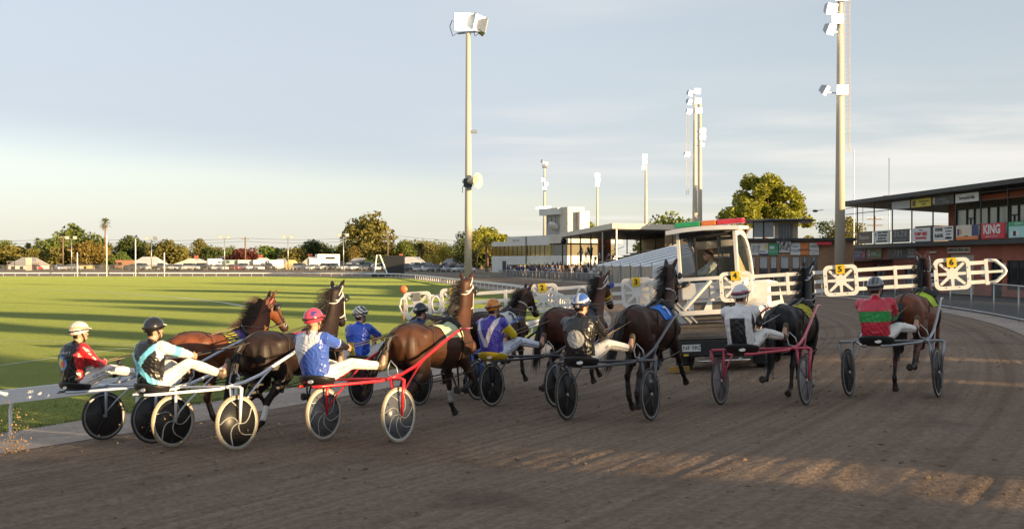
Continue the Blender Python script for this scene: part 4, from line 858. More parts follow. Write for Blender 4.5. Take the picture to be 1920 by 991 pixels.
def make_horse(name, label, spec):
    coat = np.array(spec['coat']) * .52; root = thing(name, label, 'horse', group='harness horses')
    mb = MB(); J = {}
    T = [(-.90, 1.20, .05, .08), (-.86, 1.21, .15, .19), (-.76, 1.215, .225, .265), (-.60, 1.205, .272, .305), (-.42, 1.205, .285, .305), (-.15, 1.165, .262, .285),
         (.08, 1.135, .283, .315), (.32, 1.125, .278, .345), (.52, 1.145, .25, .365), (.70, 1.14, .215, .315), (.82, 1.15, .15, .21), (.87, 1.15, .06, .09)]
    mb.tube([(x, 0, z) for x, z, w, h in T], [(w, h) for x, z, w, h in T], 20, up=(0, 0, 1))
    # neck and head
    yaw, hy = R(spec.get('yaw', 0)), R(spec.get('hyaw', 0)); pitch = R(spec.get('pitch', 48))
    poll = Vector(spec.get('poll', (1.10, 0, 1.97)))
    base = Vector((.60, 0, 1.24)); ctrl = Vector((.86, 0, 1.42))
    npts = []; nr = []
    for i in range(7):
        t = i / 6; p = base * (1 - t) ** 2 + ctrl * 2 * t * (1 - t) + poll * t * t
        rot = Matrix.Rotation(yaw * t, 3, 'Z'); p = rot @ (p - base) + base; npts.append(p)
        a = [.30, .26, .215, .178, .152, .135, .125][i]; b = [.165, .142, .118, .10, .09, .085, .085][i]; nr.append((a, b))
    lat = Matrix.Rotation(yaw, 3, 'Z') @ Vector((0, 1, 0))
    mb.tube(npts, nr, 16, up=lat)
    J['neck'] = npts; J['neck_r'] = nr
    rotH = Matrix.Rotation(yaw + hy, 3, 'Z'); hd = rotH @ Vector((math.cos(pitch), 0, -math.sin(pitch))); hl = rotH @ Vector((0, 1, 0)); hup = hl.cross(hd) * -1
    if hup.z < 0: hup = -hup
    pl = npts[-1]; HL = .60
    HR = [(-.10, .085, .07), (0, .115, .092), (.12, .135, .098), (.28, .142, .102), (.45, .118, .088), (.62, .092, .068), (.78, .080, .060), (.92, .082, .064), (1.0, .066, .054), (1.04, .03, .028)]
    hp = [pl + hd * (HL * t) - hup * (.012 + .025 * t) for t, a, b in HR]
    mb.tube(hp, [(a, b) for t, a, b in HR], 16, up=hl)
    for s in (-1, 1):
        mb.ball(pl + hd * .17 - hup * .085 + hl * s * .045, (.085, .05, .08), 10, 8)
        eb = pl - hd * .015 + hup * .085 + hl * s * .06
        out = (hup * .9 + hl * s * .25 - hd * .35).normalized()
        mb.tube([eb, eb + out * .06, eb + out * .12, eb + out * .175], [.032, (.042, .03), (.034, .022), .008], 8, up=hd)
    J.update(poll=pl, hd=hd, hl=hl, hup=hup, HL=HL)
    # legs
    legs = []
    def chain(p, segs):
        P = [Vector(p)]
        for L, a in segs: P.append(P[-1] + Vector((math.sin(R(a)) * L, 0, -math.cos(R(a)) * L)))
        return P
    for side, fk, hk in ((1, spec['legs'][0], spec['legs'][2]), (-1, spec['legs'][1], spec['legs'][3])):
        a = FORE[fk]; y = .155 * side
        P = chain((.53, y, .92), [(.40, a[0]), (.275, a[1]), (.125, a[2]), (.085, a[2])])
        pts = [Vector((.62, y * .8, 1.16)), P[0], P[0].lerp(P[1], .45), P[0].lerp(P[1], .88), P[1], P[1].lerp(P[2], .2), P[1].lerp(P[2], .75), P[2], P[2].lerp(P[3], .6), P[3], P[4]]
        rr = [(.20, .09), (.135, .085), (.075, .062), (.05, .045), (.055, .048), (.040, .034), (.034, .028), (.045, .040), (.035, .032), (.048, .045), (.066, .058)]
        mb.tube(pts, rr, 12, up=(0, 1, 0)); legs.append(('fore', side, P))
        a = HIND[hk]; y = .15 * side
        P = chain((-.50, y, 1.10), [(.34, a[0]), (.43, a[1]), (.33, a[2]), (.125, a[3]), (.085, a[3])])
        pts = [Vector((-.55, y * .8, 1.22)), P[0].lerp(P[1], .35), P[1], P[1].lerp(P[2], .4), P[1].lerp(P[2], .82), P[2], P[2].lerp(P[3], .2), P[2].lerp(P[3], .75), P[3], P[3].lerp(P[4], .6), P[4], P[5]]
        rr = [(.27, .11), (.235, .125), (.165, .10), (.10, .07), (.058, .045), (.066, .046), (.046, .037), (.037, .03), (.048, .041), (.037, .033), (.049, .045), (.066, .058)]
        mb.tube(pts, rr, 12, up=(0, 1, 0)); legs.append(('hind', side, P))
        mb.tube([P[2] + Vector((-.02, 0, -.02)), P[2] + Vector((-.062, 0, .045))], [.035, .018], 8)   # point of the hock
    J['legs'] = legs
    for s in (-1, 1):
        mb.ball((.56, s * .17, 1.12), (.17, .085, .20), 12, 10)          # shoulder
        mb.ball((-.66, s * .165, 1.16), (.16, .115, .27), 12, 10)        # haunch
        mb.ball((-.36, s * .20, 1.30), (.20, .09, .13), 12, 10)          # hip
        mb.ball((.84, s * .10, 1.08), (.07, .085, .12), 10, 8)           # breast
    me = remesh(mb, .0165, 4); co = coords(me)
    low = min(co[:, 2])
    # coat: bay or black, dark points
    c = np.tile(coat, (len(co), 1)); blk = np.array((.011, .009, .009))
    dark = np.zeros(len(co))
    for kind, s, P in legs:
        k0 = 1 if kind == 'fore' else 2
        for i in range(k0, len(P) - 1):
            d, t = seg_dist(co, P[i], P[i + 1]); dark = np.maximum(dark, np.clip(1.6 - d / .06, 0, 1) if i > k0 else np.clip(1.6 - d / .06, 0, 1) * np.clip((t - .1) * 2, .0, 1))
        d, t = seg_dist(co, P[k0 - 1], P[k0]); dark = np.maximum(dark, np.clip(1.5 - d / .07, 0, 1) * np.clip((t - .55) * 2, 0, .85))
    hv = co - np.array(pl); tt = hv @ np.array(hd) / HL
    hdist = np.linalg.norm(hv - (hv @ np.array(hd))[:, None] * np.array(hd), axis=1)
    dark = np.maximum(dark, np.where(hdist < .2, np.clip((tt - .6) * 3, 0, .85), 0))
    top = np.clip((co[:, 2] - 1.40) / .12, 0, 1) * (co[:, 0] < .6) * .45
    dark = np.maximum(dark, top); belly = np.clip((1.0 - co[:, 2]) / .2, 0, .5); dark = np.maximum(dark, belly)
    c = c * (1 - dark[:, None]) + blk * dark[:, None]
    hoofs = np.zeros(len(co))
    for kind, s, P in legs:
        d, t = seg_dist(co, P[-2], P[-1]); hoofs = np.maximum(hoofs, np.clip(1.4 - d / .07, 0, 1) * (t > .05))
    c = c * (1 - hoofs[:, None]) + np.array((.05, .042, .036)) * hoofs[:, None]
    if spec.get('socks'):
        for kind, s, P in legs:
            if (kind, s) in spec['socks']:
                d, t = seg_dist(co, P[-3], P[-2]); k = np.clip(1.5 - d / .05, 0, 1)[:, None]; c = c * (1 - k) + np.array((.7, .66, .6)) * k
    paint(me, c)
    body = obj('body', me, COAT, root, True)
    dz = -low; J['dz'] = dz
    bvh = BVHTree.FromPolygons([tuple(v) for v in co], [tuple(p.vertices) for p in me.polygons])
    def wrap(x, phi, off=.012, z=1.16):                    # point on the trunk, phi from the top towards the left
        o = Vector((x, 0, z)); d = Vector((0, math.sin(phi), math.cos(phi)))
        h = bvh.ray_cast(o + d * 1.2, -d)
        return (h[0] + d * off) if h[0] is not None else o + d * .3
    def onbody(p, off=.012):
        q, n, i, d = bvh.find_nearest(Vector(p)); return q + n * off
    # eyes
    for s in (-1, 1):
        MB().ball(onbody(pl + hd * .17 + hl * s * .12 + hup * .045, -.006), .021, 10, 8).build('eye', EYE_M, root, True)
    hair = HAIR_BLACK if spec.get('hair', 'black') == 'black' else HAIR_BROWN
    rg = random.Random(spec.get('seed', 1))
    # mane: many hair ribbons along the crest
    m = MB(); blow = spec.get('blow', .4)
    for i in range(900):
        t = rg.uniform(.12, 1.0); k = min(5.999, t * 6); a = int(k); f = k - a
        p = npts[a].lerp(npts[a + 1], f); ra = nr[a][0] * (1 - f) + nr[a + 1][0] * f
        tan = (npts[a + 1] - npts[a]).normalized(); cr = lat.cross(tan) ; cr = cr if cr.x < 0 else -cr
        p0 = p + cr * (ra * .93); L = rg.uniform(.12, .24) * (1 + blow * .45)
        side = lat * rg.choice((1, 1, 1, -.4)) * spec.get('mside', 1)
        dirv = (cr * (.35 + blow) + side * rg.uniform(.15, .6) + Vector((-blow * rg.uniform(.3, 1.0), 0, rg.uniform(-.3, .25) * (1 + blow)))).normalized()
        w = rg.uniform(.002, .006); pts = []
        for j in range(5):
            u = j / 4; pts.append(p0 + dirv * (L * u) + Vector((0, 0, -L * (.75 - .55 * min(1, blow)) * u * u)) + side * (.05 * u * u))
        wv = tan * w; o = []
        for j, q in enumerate(pts): z = 1 - .75 * j / 4; o += [q - wv * z, q + wv * z]
        m.add(o, [(2 * j, 2 * j + 1, 2 * j + 3, 2 * j + 2) for j in range(4)])
    for i in range(30):                                        # forelock
        p0 = pl + hup * .10 + hl * rg.uniform(-.05, .05) + hd * rg.uniform(-.02, .05); q = [p0]
        for j in range(3): q.append(q[-1] + hd * .05 + hup * (.012 - .02 * j) + hl * rg.uniform(-.015, .015))
        o = []
        for z in q: o += [z - hl * .004, z + hl * .004]
        m.add(o, [(2 * j, 2 * j + 1, 2 * j + 3, 2 * j + 2) for j in range(3)])
    m.build('mane', hair, root, fix=False)
    # tail
    m = MB(); m.tube([(-.86, 0, 1.33), (-.95, 0, 1.33), (-1.01, 0, 1.25), (-1.03, 0, 1.1)], [.05, .05, .045, .025], 8)
    sw = spec.get('tail', (-.16, .0))
    for i in range(300):
        a0 = rg.uniform(0, 6.28); r0 = rg.uniform(.01, .045); u0 = rg.random()
        p = Vector((-.90 - .12 * u0, r0 * math.cos(a0), 1.34 - .16 * u0 + r0 * math.sin(a0)))
        L = rg.uniform(.45, .85); pts = [p]; d = Vector((-.75 + rg.uniform(-.15, .15), rg.uniform(-.22, .22), .05))
        for j in range(6):
            d = d * .55 + Vector((sw[0] + rg.uniform(-.05, .05), sw[1] + rg.uniform(-.07, .07), -.95)) * .5; pts.append(pts[-1] + d.normalized() * (L / 6))
        wv = Vector((rg.uniform(-1, 1), rg.uniform(-1, 1), 0)).normalized() * rg.uniform(.004, .009); o = []
        for j, q in enumerate(pts): z = 1 - .7 * j / 6; o += [q - wv * z, q + wv * z]
        m.add(o, [(2 * j, 2 * j + 1, 2 * j + 3, 2 * j + 2) for j in range(6)])
    m.build('tail', hair, root, fix=False)
    # bridle
    bm = STRAP_W if spec.get('bridle') == 'white' else STRAP
    def hring(t, g=1.04, n=20, a0=0, a1=2 * math.pi):
        for i in range(len(HR) - 1):
            if HR[i][0] <= t <= HR[i + 1][0]: break
        f = (t - HR[i][0]) / (HR[i + 1][0] - HR[i][0]); A = HR[i][1] * (1 - f) + HR[i + 1][1] * f; B = HR[i][2] * (1 - f) + HR[i + 1][2] * f
        c0 = pl + hd * (HL * t) - hup * (.012 + .025 * t)
        return [onbody(c0 + hup * (A * 1.1 * math.cos(a0 + (a1 - a0) * k / n)) + hl * (B * 1.1 * math.sin(a0 + (a1 - a0) * k / n)), .006) for k in range(n)]
    b = MB(); fl = (.011, .005)
    b.tube(hring(.70), .009, 6, closed=True); b.tube(hring(.14), .010, 6, closed=True)
    for s in (-1, 1):
        pts = [onbody(pl + hl * s * .12 + hd * (HL * t) + hup * (.035 - .06 * t), .007) for t in (.10, .25, .4, .55, .70, .80)]; b.tube(pts, .009, 6)
        pts = [onbody(pl + hl * s * .15 - hup * .02 + hd * (HL * t), .006) for t in (.02, .06, .12)]
        b.tube([onbody(pl - hd * .03 + hup * .12 + hl * s * .02, .006)] + [onbody(pl - hd * (.03 - .02 * k) + hl * s * .13 + hup * (.08 - .10 * k), .006) for k in range(3)], .009, 6)
    crown = npts[-1].lerp(npts[-2], .45)
    b.tube([onbody(crown + (hup * math.cos(k) - 0 * hl) * .2 + hl * (math.sin(k) * .2), .007) for k in np.linspace(0, 2 * math.pi, 18)[:-1]], .009, 6, closed=True)
    b.build('bridle', bm, root, True)
    if spec.get('overcheck', True):
        MB().tube([pl + hup * .14, npts[-2] + Vector((-.16, 0, .10)), Vector((.45, 0, 1.58))], .006, 5).build('overcheck', STRAP, root, True)
    for s in (-1, 1):                                          # blinker cups
        if spec.get('blinkers', True):
            k = MB(); c0 = pl + hd * .155 + hl * s * .135 + hup * .03
            vs = []; fs = []; nu, nv = 10, 5
            for j in range(nv + 1):
                for i in range(nu + 1):
                    th = math.pi * (i / nu) - math.pi / 2; ph = math.pi / 2 * j / nv
                    vs.append(c0 + hd * (-.075 * math.cos(th) * math.sin(ph) + .02) + hup * (.085 * math.sin(th) * math.sin(ph)) + hl * s * (.055 * math.cos(ph) * 1.0))
            for j in range(nv):
                for i in range(nu): fs.append((j * (nu + 1) + i, j * (nu + 1) + i + 1, (j + 1) * (nu + 1) + i + 1, (j + 1) * (nu + 1) + i))
            k.add(vs, fs); o = k.build('blinker_cup', spec.get('cup', BLACK), root, True); so = o.modifiers.new('s', 'SOLIDIFY'); so.thickness = .008
    bit = {s: onbody(pl + hd * (HL * .83) + hl * s * .1 - hup * .02, .012) for s in (-1, 1)}
    for s in (-1, 1):
        MB().tube([bit[s] + hd * (.03 * math.cos(k)) + hup * (.03 * math.sin(k)) for k in np.linspace(0, 6.283, 13)[:-1]], .005, 5, closed=True).build('bit_ring', STEEL, root, True)
    J['bit'] = bit
    if spec.get('noseroll'):
        MB().tube(hring(.60, n=24), .028, 10, closed=True).build('nose_roll', spec['noseroll'], root, True)
    if spec.get('browband'):
        MB().tube(hring(.02, n=24, a0=-1.6, a1=1.6), .016, 6).build('browband', spec['browband'], root, True)
    if spec.get('plume'):
        MB().ball(pl + hup * .125 + hd * .015, (.045, .045, .035), 10, 8).build('head_bobble', spec['plume'], root, True)
    # throat strap on the neck
    if spec.get('neckstrap'):
        k = 4; MB().tube([onbody(npts[k] + (lat * math.sin(a) + (lat.cross((npts[k] - npts[k - 1]).normalized())) * math.cos(a)) * .3, .009) for a in np.linspace(0, 6.283, 25)[:-1]], .012, 6, closed=True).build('neck_strap', STRAP_W, root, True)
    # saddlecloth draped over the back
    if spec.get('cloth'):
        x0, x1, ph = .02, .46, 1.22; nx, na = 16, 40; vs = []
        for i in range(nx + 1):
            for j in range(na + 1):
                x = x0 + (x1 - x0) * i / nx; a = -ph + 2 * ph * j / na
                vs.append(wrap(x, a, .014 + .004 * math.sin(9 * a + 20 * x)))
        k = MB(); k.add(vs, [(i * (na + 1) + j, i * (na + 1) + j + 1, (i + 1) * (na + 1) + j + 1, (i + 1) * (na + 1) + j) for i in range(nx) for j in range(na)])
        o = k.build('saddlecloth', mat('saddlecloth_print', attr='Col', rough=.7, var=.06, scale=20), root, True, fix=False)
        pc = []
        for i in range(nx + 1):
            for j in range(na + 1): pc.append(spec['cloth'](i / nx, -1 + 2 * j / na))
        paint(o.data, np.array(pc)); so = o.modifiers.new('s', 'SOLIDIFY'); so.thickness = .006; so.offset = 1
        sb = o.modifiers.new('u', 'SUBSURF'); sb.levels = 1; sb.render_levels = 1
        if spec.get('number'):
            for s in (-1, 1):
                mid = wrap(.24, s * .78, .022); nrm = Vector((0, s * math.sin(.85), math.cos(.85))); xa = Vector((s * -1.0, 0, 0)) * -1 if False else Vector((-s, 0, 0)) * -1
                xa = Vector((1, 0, 0)) * (1 if s < 0 else -1); ya = nrm.cross(xa)
                M = Matrix((xa, ya, nrm)).transposed().to_4x4(); M.translation = mid + nrm * .012
                lettering(spec['number'], .26, spec.get('nmat', BLACK), o, M, extrude=.003, bold=.006)
    # saddle pad and girth
    k = MB(); k.tube([wrap(.40, a, .020) for a in np.linspace(0, 2 * math.pi, 33)[:-1]], .016, 6, closed=True)
    k.build('girth', STRAP, root, True)
    k = MB(); k.tube([wrap(.40, a, .03) for a in np.linspace(-.75, .75, 13)], [(.055, .016)] * 13, 8, up=(1, 0, 0)); k.build('harness_saddle', BLACK, root, True)
    ter = {s: wrap(.40, s * .16, .075) for s in (-1, 1)}
    k = MB()
    for s in (-1, 1): k.tube([ter[s] + Vector((0, .026 * math.cos(a), .026 * math.sin(a))) for a in np.linspace(0, 6.283, 11)[:-1]], .005, 5, closed=True); k.tube([wrap(.40, s * .16, .02), ter[s] - Vector((0, 0, .026))], .006, 5)
    k.build('terrets', STEEL, root, True); J['ter'] = ter
    # breast collar, crupper and back strap
    k = MB()
    for s in (-1, 1):
        k.tube([wrap(x, s * (1.62 - (x - .4) * .35), .014) for x in (.42, .52, .62, .70, .76)] + [onbody((.90, s * .07, 1.13), .014), onbody((.93, 0, 1.12), .014)], [(.022, .007)] * 7, 6, up=(0, 0, 1))
    k.build('breast_collar', STRAP, root, True)
    k = MB(); k.tube([wrap(x, 0, .010) for x in np.linspace(.38, -.72, 10)] + [(-.92, 0, 1.40)], .010, 6)
    for s in (-1, 1): k.tube([wrap(-.30, s * a, .008) for a in np.linspace(0, 1.5, 9)], .007, 5)
    k.build('back_strap', STRAP, root, True)
    # hopples: rings round the upper legs and the strap that joins each side
    hm = spec.get('hopple', STRAP); k = MB()
    for s in (1, -1):
        ring = {}
        for kind, sd, P in legs:
            if sd != s: continue
            i = 0 if kind == 'fore' else 1; c0 = P[i].lerp(P[i + 1], .55 if kind == 'fore' else .42); ax = (P[i + 1] - P[i]).normalized(); sg = ax.cross(Vector((0, 1, 0))).normalized()
            ra = .085 if kind == 'fore' else .115; pts = [c0 + sg * (ra * math.cos(a)) + Vector((0, .075 * math.sin(a), 0)) for a in np.linspace(0, 6.283, 17)[:-1]]
            k.tube(pts, .013, 6, closed=True); ring[kind] = c0 + Vector((0, s * .075, 0))
        k.tube([ring['hind'], ring['hind'].lerp(ring['fore'], .5) + Vector((0, s * .03, -.03)), ring['fore']], .010, 6)
    k.build('hopples', hm, root, True)
    # boots and bandages
    for (kind, s), m_ in spec.get('boots', {}).items():
        for kk, sd, P in legs:
            if kk == kind and sd == s:
                a, b2 = (P[1], P[2]) if kk == 'fore' else (P[2], P[3])
                MB().tube([a.lerp(b2, t) for t in (.28, .34, .5, .7, .86, .94)], [(.042, .036), (.047, .041), (.044, .038), (.043, .037), (.05, .046), (.046, .042)], 12, up=(0, 1, 0)).build('leg_boot', m_, root, True)
    for o in root.children:
        if o.name.split('.')[0] in ('mane', 'tail'): o['kind'] = 'stuff'
    J['root'] = root; J['wrap'] = wrap
    return root, J

# ------------------------------------------------------------------ sulkies
TYRE = mat('tyre_rubber', (.05, .045, .04), .8, var=.35, scale=8, bump=.2)
TYRE_T = mat('dusty_tan_tyre', (.30, .25, .17), .85, var=.2, scale=8, bump=.2)
def make_sulky(name, label, frame, disc, swirl=None, tyre=None, hubm=None, seatm=None, plain=False, tint=None, pips=False, fork=None):
    root = thing(name, label, 'sulky', group='racing sulkies'); tyre = tyre or TYRE; fork = fork or frame
    HW = .62; RW = .35
    ar = MB().tube([(0, -.74, .775), (0, -.70, .80), (0, 0, .80), (0, .70, .80), (0, .74, .775)], .020, 10).build('arch_bar', frame, root, True)
    for s in (-1, 1):
        f = MB(); f.tube([(0, s * .735, .79), (.0, s * .70, .58), (0, s * .672, RW)], [.022, .021, .018], 8); f.tube([(0, s * .53, .80), (.0, s * .55, .58), (0, s * .568, RW)], [.022, .021, .018], 8)
        f.tube([(0, s * .555, RW), (0, s * .685, RW)], .013, 8); f.build('wheel_fork', fork, root, True)
        sh = MB(); sh.tube([(-.04, s * .50, .80), (.25, s * .50, .835), (.55, s * .495, .91), (.95, s * .475, 1.06), (1.40, s * .44, 1.22), (1.72, s * .41, 1.315), (1.86, s * .395, 1.335), (2.0, s * .385, 1.335)], [.020, .022, .023, .022, .021, .020, .017, .012], 10)
        shaft = sh.build('shaft', frame, root, True)
        MB().tube([(1.98, s * .386, 1.335), (2.12, s * .38, 1.336)], .008, 8).build('shaft_pin', STEEL, shaft, True)
        MB().tube([(0.0, s * .575, .40), (.16, s * .545, .56), (.62, s * .50, .90), (.80, s * .485, 1.0)], .013, 8).build('brace', fork, root, True)
        MB().tube([(-.98, s * .10, .80), (-.86, s * .17, .795), (-.55, s * .27, .79), (-.10, s * .44, .785), (.30, s * .495, .835)], .019, 8).build('seat_rail', frame, root, True)
        st = MB(); st.tube([(.06, s * .50, .82), (.10, s * .40, .84), (.16, s * .36, .93), (.19, s * .39, 1.02), (.20, s * .47, .93), (.18, s * .5, .83)], .010, 6); st.build('stirrup', STEEL, root, True)
        # wheel
        w = bpy.data.objects.new('wheel', None); COL.objects.link(w); w.parent = root; w.location = (0, s * HW, RW); w.rotation_euler = (0, R(rnd.uniform(0, 70)), 0)
        MB().tube([((RW - .017) * math.cos(a), 0, (RW - .017) * math.sin(a)) for a in np.linspace(0, 6.2832, 49)[:-1]], .017, 8, closed=True, up=(0, 1, 0)).build('tyre', tyre, w, True)
        MB().lathe([(RW - .030, -.012), (RW - .055, -.012), (RW - .055, .012), (RW - .030, .012), (RW - .030, -.012)], 48, 'y').build('rim', swirl or STEEL, w, 'auto')
        MB().lathe([(.02, -.017), (RW - .056, -.006), (RW - .056, .006), (.02, .017)], 48, 'y').build('disc', disc, w, True)
        MB().lathe([(.001, -.045), (.022, -.045), (.03, -.022), (.03, .022), (.022, .045), (.001, .045)], 16, 'y').build('hub', hubm or STEEL, w, 'auto')
        if swirl:
            for k in range(5 if not pips else 7):
                a0 = k * 2 * math.pi / (5 if not pips else 7)
                for sd in (-1, 1):
                    pts = []
                    for j in range(9):
                        u = j / 8; rr = .025 + (RW - .082) * u; a = a0 + .95 * math.sin(u * 1.9) * u
                        pts.append((rr * math.cos(a), sd * (.019 - .011 * u), rr * math.sin(a)))
                    MB().tube(pts, [(.006, .012 + .006 * abs(j - 4) / 4) if not pips else (.004, .006) for j in range(9)], 6, up=(0, 1, 0)).build('spoke', swirl, w, True)
        elif not plain:
            for k in range(5):
                a = k * 2 * math.pi / 5
                for sd in (-1, 1):
                    MB().tube([(.03 * math.cos(a), sd * .018, .03 * math.sin(a)), ((RW - .06) * math.cos(a), sd * .008, (RW - .06) * math.sin(a))], [(.003, .012), (.003, .008)], 6, up=(0, 1, 0)).build('spoke', mat('dark_spoke', (.06, .06, .062), .5), w, True)
        if pips:
            for k in range(12):
                a = k * 2 * math.pi / 12
                for sd in (-1, 1): MB().lathe([(.001, sd * .010), (.013, sd * .010), (.014, sd * .006)], 10, 'y', Matrix.Translation((.255 * math.cos(a), 0, .255 * math.sin(a)))).build('disc_stud', BLACK, w)
        if tint:
            M = Matrix.Rotation(R(90), 4, 'X') @ Matrix.Identity(4)
            if s < 0: M = Matrix.Translation((0, -.016, .17)) @ Matrix.Rotation(R(90), 4, 'X')
            else: M = Matrix.Translation((0, .016, .17)) @ Matrix.Rotation(R(180), 4, 'Z') @ Matrix.Rotation(R(90), 4, 'X')
            lettering(tint, .055, STRAP_W, w, M, extrude=.001)
    # padded seat
    k = MB(); vs = []; n = 24; prof = [(0, .0), (.6, -.008), (.85, .01), (1.0, .05), (1.02, .03), (.9, -.03), (.5, -.06), (0, -.065)]
    for r, h in prof:
        for i in range(n):
            t = 2 * math.pi * i / n; x = -.78 + .20 * r * math.cos(t); y = .235 * r * math.sin(t)
            vs.append((x, y, .845 + h + (.05 * r * max(0, -math.cos(t))) - .02 * max(0, math.cos(t)) * r))
    fs = [(a * n + i, a * n + (i + 1) % n, (a + 1) * n + (i + 1) % n, (a + 1) * n + i) for a in range(len(prof) - 1) for i in range(n)]
    k.add(vs, fs); k.build('seat', seatm or BLACK, root, True)
    MB().lathe([(.001, 0), (.03, 0), (.034, -.004)], 14, 'z', Matrix.Translation((-.965, -.06, .86)) @ Matrix.Rotation(R(-75), 4, 'Y') @ Matrix.Diagonal((.7, 1.4, 1, 1))).build('seat_badge', STRAP_W, root)
    return root

# ------------------------------------------------------------------ drivers
SKIN = mat('skin', (.50, .27, .18), .5, var=.08, scale=14)
SILK = mat('racing_silk', attr='Col', rough=.34, var=.12, scale=7, bump=.35, bscale=9, spec=.6)
PANTS = mat('white_race_trousers', (.74, .71, .66), .6, var=.07, scale=8, bump=.5, bscale=13)
PANTS_B = mat('blue_white_race_trousers', (.60, .64, .74), .6, var=.07, scale=8, bump=.5, bscale=13)
BOOT = mat('brown_boot', (.09, .06, .035), .6, var=.25)
BOOT_B = mat('black_boot', (.015, .014, .013), .5, var=.25)
HELM = mat('painted_helmet', attr='Col', rough=.18, var=.04, coat=.5)
INK = mat('navy_print', (.02, .025, .08), .6)
def crease(me, amp, seed, sc_=1.0):
    rg = np.random.RandomState(seed); co = coords(me); n = np.empty(len(me.vertices) * 3); me.vertices.foreach_get('normal', n); n = n.reshape(-1, 3); f = np.zeros(len(co))
    for k in range(7):
        d = rg.normal(size=3); d /= np.linalg.norm(d); w = rg.uniform(26, 64) * sc_; d2 = rg.normal(size=3) * 14
        v = np.sin(co @ d * w + 2.2 * np.sin(co @ d2 + rg.uniform(0, 6)) + rg.uniform(0, 6)); m = .5 + .5 * np.sin(co @ (rg.normal(size=3) * 11) + rg.uniform(0, 6)); f += (1 - np.abs(v)) ** 2 * m - .2
    co = co + n * (f * amp)[:, None]; me.vertices.foreach_set('co', co.ravel()); me.update(); return me
def make_driver(name, label, sp):
    root = thing(name, label, 'person', group='sulky drivers')
    lean = sp.get('lean', 0) - .18; tw = sp.get('turn', 0)
    pel = Vector((-.27, 0, .93)); wai = Vector((-.30 + .05 * lean, 0, 1.07)); che = Vector((-.29 + .13 * lean, 0, 1.26)); sho = Vector((-.25 + .22 * lean, 0, 1.39)); nec = Vector((-.205 + .26 * lean, 0, 1.475)); hea = Vector((-.165 + .29 * lean, 0, 1.585))
    ky = sp.get('knee', 1.06); hz = sp.get('hands', (.20, 1.17)); hw = sp.get('handw', .10)
    L = {}
    for s in (-1, 1):
        shj = sho + Vector((0, s * .198, -.015)); hd = Vector((hz[0], s * hw, hz[1])); mid = (shj + hd) / 2
        dlen = (hd - shj).length; reach = .56; bend = math.sqrt(max(0, (reach / 2) ** 2 - (min(dlen, reach) / 2) ** 2))
        el = mid + Vector((-.25, s * .95, -.8)).normalized() * (bend + .015)
        hip = pel + Vector((.02, s * .10, -.02)); kn = Vector((.14, s * .20, ky)); an = Vector((.52, s * .355, .965))
        L[s] = dict(sh=shj, el=el, hd=hd, hip=hip, kn=kn, an=an)
    def torso(mb, g):
        mb.tube([pel - Vector((0, 0, .10)), pel, wai, che, sho, sho + Vector((.015, 0, .05))], [(.12 + g, .10 + g), (.172 + g, .135 + g), (.168 + g, .132 + g), (.204 + g, .152 + g), (.194 + g, .118 + g), (.08 + g, .06 + g)], 18, up=(1, 0, 0))
    def arm(mb, s, g, end=1.0):
        l = L[s]; w = l['el'].lerp(l['hd'], .86 * end)
        mb.tube([l['sh'] + Vector((0, -s * .05, 0)), l['sh'], l['sh'].lerp(l['el'], .5), l['el'], l['el'].lerp(w, .3), w], [.070 + g, .067 + g, .056 + g, .048 + g, .045 + g, .029 + g * .8], 12)
    def leg(mb, s, g, end=1.0):
        l = L[s]; mb.tube([l['hip'] + Vector((-.05, -s * .02, 0)), l['hip'], l['hip'].lerp(l['kn'], .5), l['kn'], l['kn'].lerp(l['an'], .35), l['kn'].lerp(l['an'], end)], [.098 + g, .098 + g, .082 + g, .060 + g, .057 + g, .040 + g], 14)
    # body: one continuous surface with head, five-fingered hands and feet
    b = MB(); torso(b, -.006)
    for s in (-1, 1): arm(b, s, -.004); leg(b, s, -.006)
    b.tube([sho + Vector((0, 0, .0)), nec, hea - Vector((-.0, 0, .05))], [.075, .056, .056], 12)
    b.ball(hea, (.095, .075, .115), 18, 14); b.ball(hea + Vector((.045, 0, -.07)), (.055, .052, .05), 12, 10)
    b.tube([hea + Vector((.088, 0, .012)), hea + Vector((.112, 0, -.028)), hea + Vector((.092, 0, -.04))], [.010, .015, .008], 8)
    b.ball(hea + Vector((.088, 0, -.068)), (.014, .026, .010), 8, 6)
    for s in (-1, 1):
        b.ball(hea + Vector((-.002, s * .074, -.018)), (.020, .010, .032), 10, 8)
        l = L[s]; h = l['hd']; d = (h - l['el']).normalized(); inw = Vector((0, -s, 0)); inw = (inw - d * inw.dot(d)).normalized(); upv = d.cross(inw) * s
        if upv.z < 0: upv = -upv
        w = l['el'].lerp(h, .86); pc = w + d * .065
        b.tube([w - d * .01, w + d * .03, pc + d * .02, pc + d * .035], [(.028, .022), (.040, .019), (.042, .017), (.036, .012)], 10, up=inw)
        for q in range(4):
            k0 = pc + d * .03 + upv * (.030 - .020 * q); ln = (.034, .038, .036, .028)[q]
            k1 = k0 + (d * .75 + inw * .6).normalized() * ln; k2 = k1 + (inw * .9 - d * .45).normalized() * ln * .8; k3 = k2 + (-d * .9 + inw * .1).normalized() * ln * .6
            b.tube([k0, k1, k2, k3], [.010, .0095, .009, .0075], 8)
        t0 = w + d * .035 + upv * .036; b.tube([t0, t0 + (upv * .45 + d * .6 + inw * .5).normalized() * .038, t0 + (upv * .15 + d * .75 + inw * .75).normalized() * .070], [.013, .011, .008], 8)
        fo = l['an']; b.tube([fo, fo + Vector((.05, 0, .03)), fo + Vector((.075, s * .01, .13))], [.04, .045, .028], 10)
    me = remesh(b, .0095, 3); obj('body', me, SKIN, root, True)
    e = {}
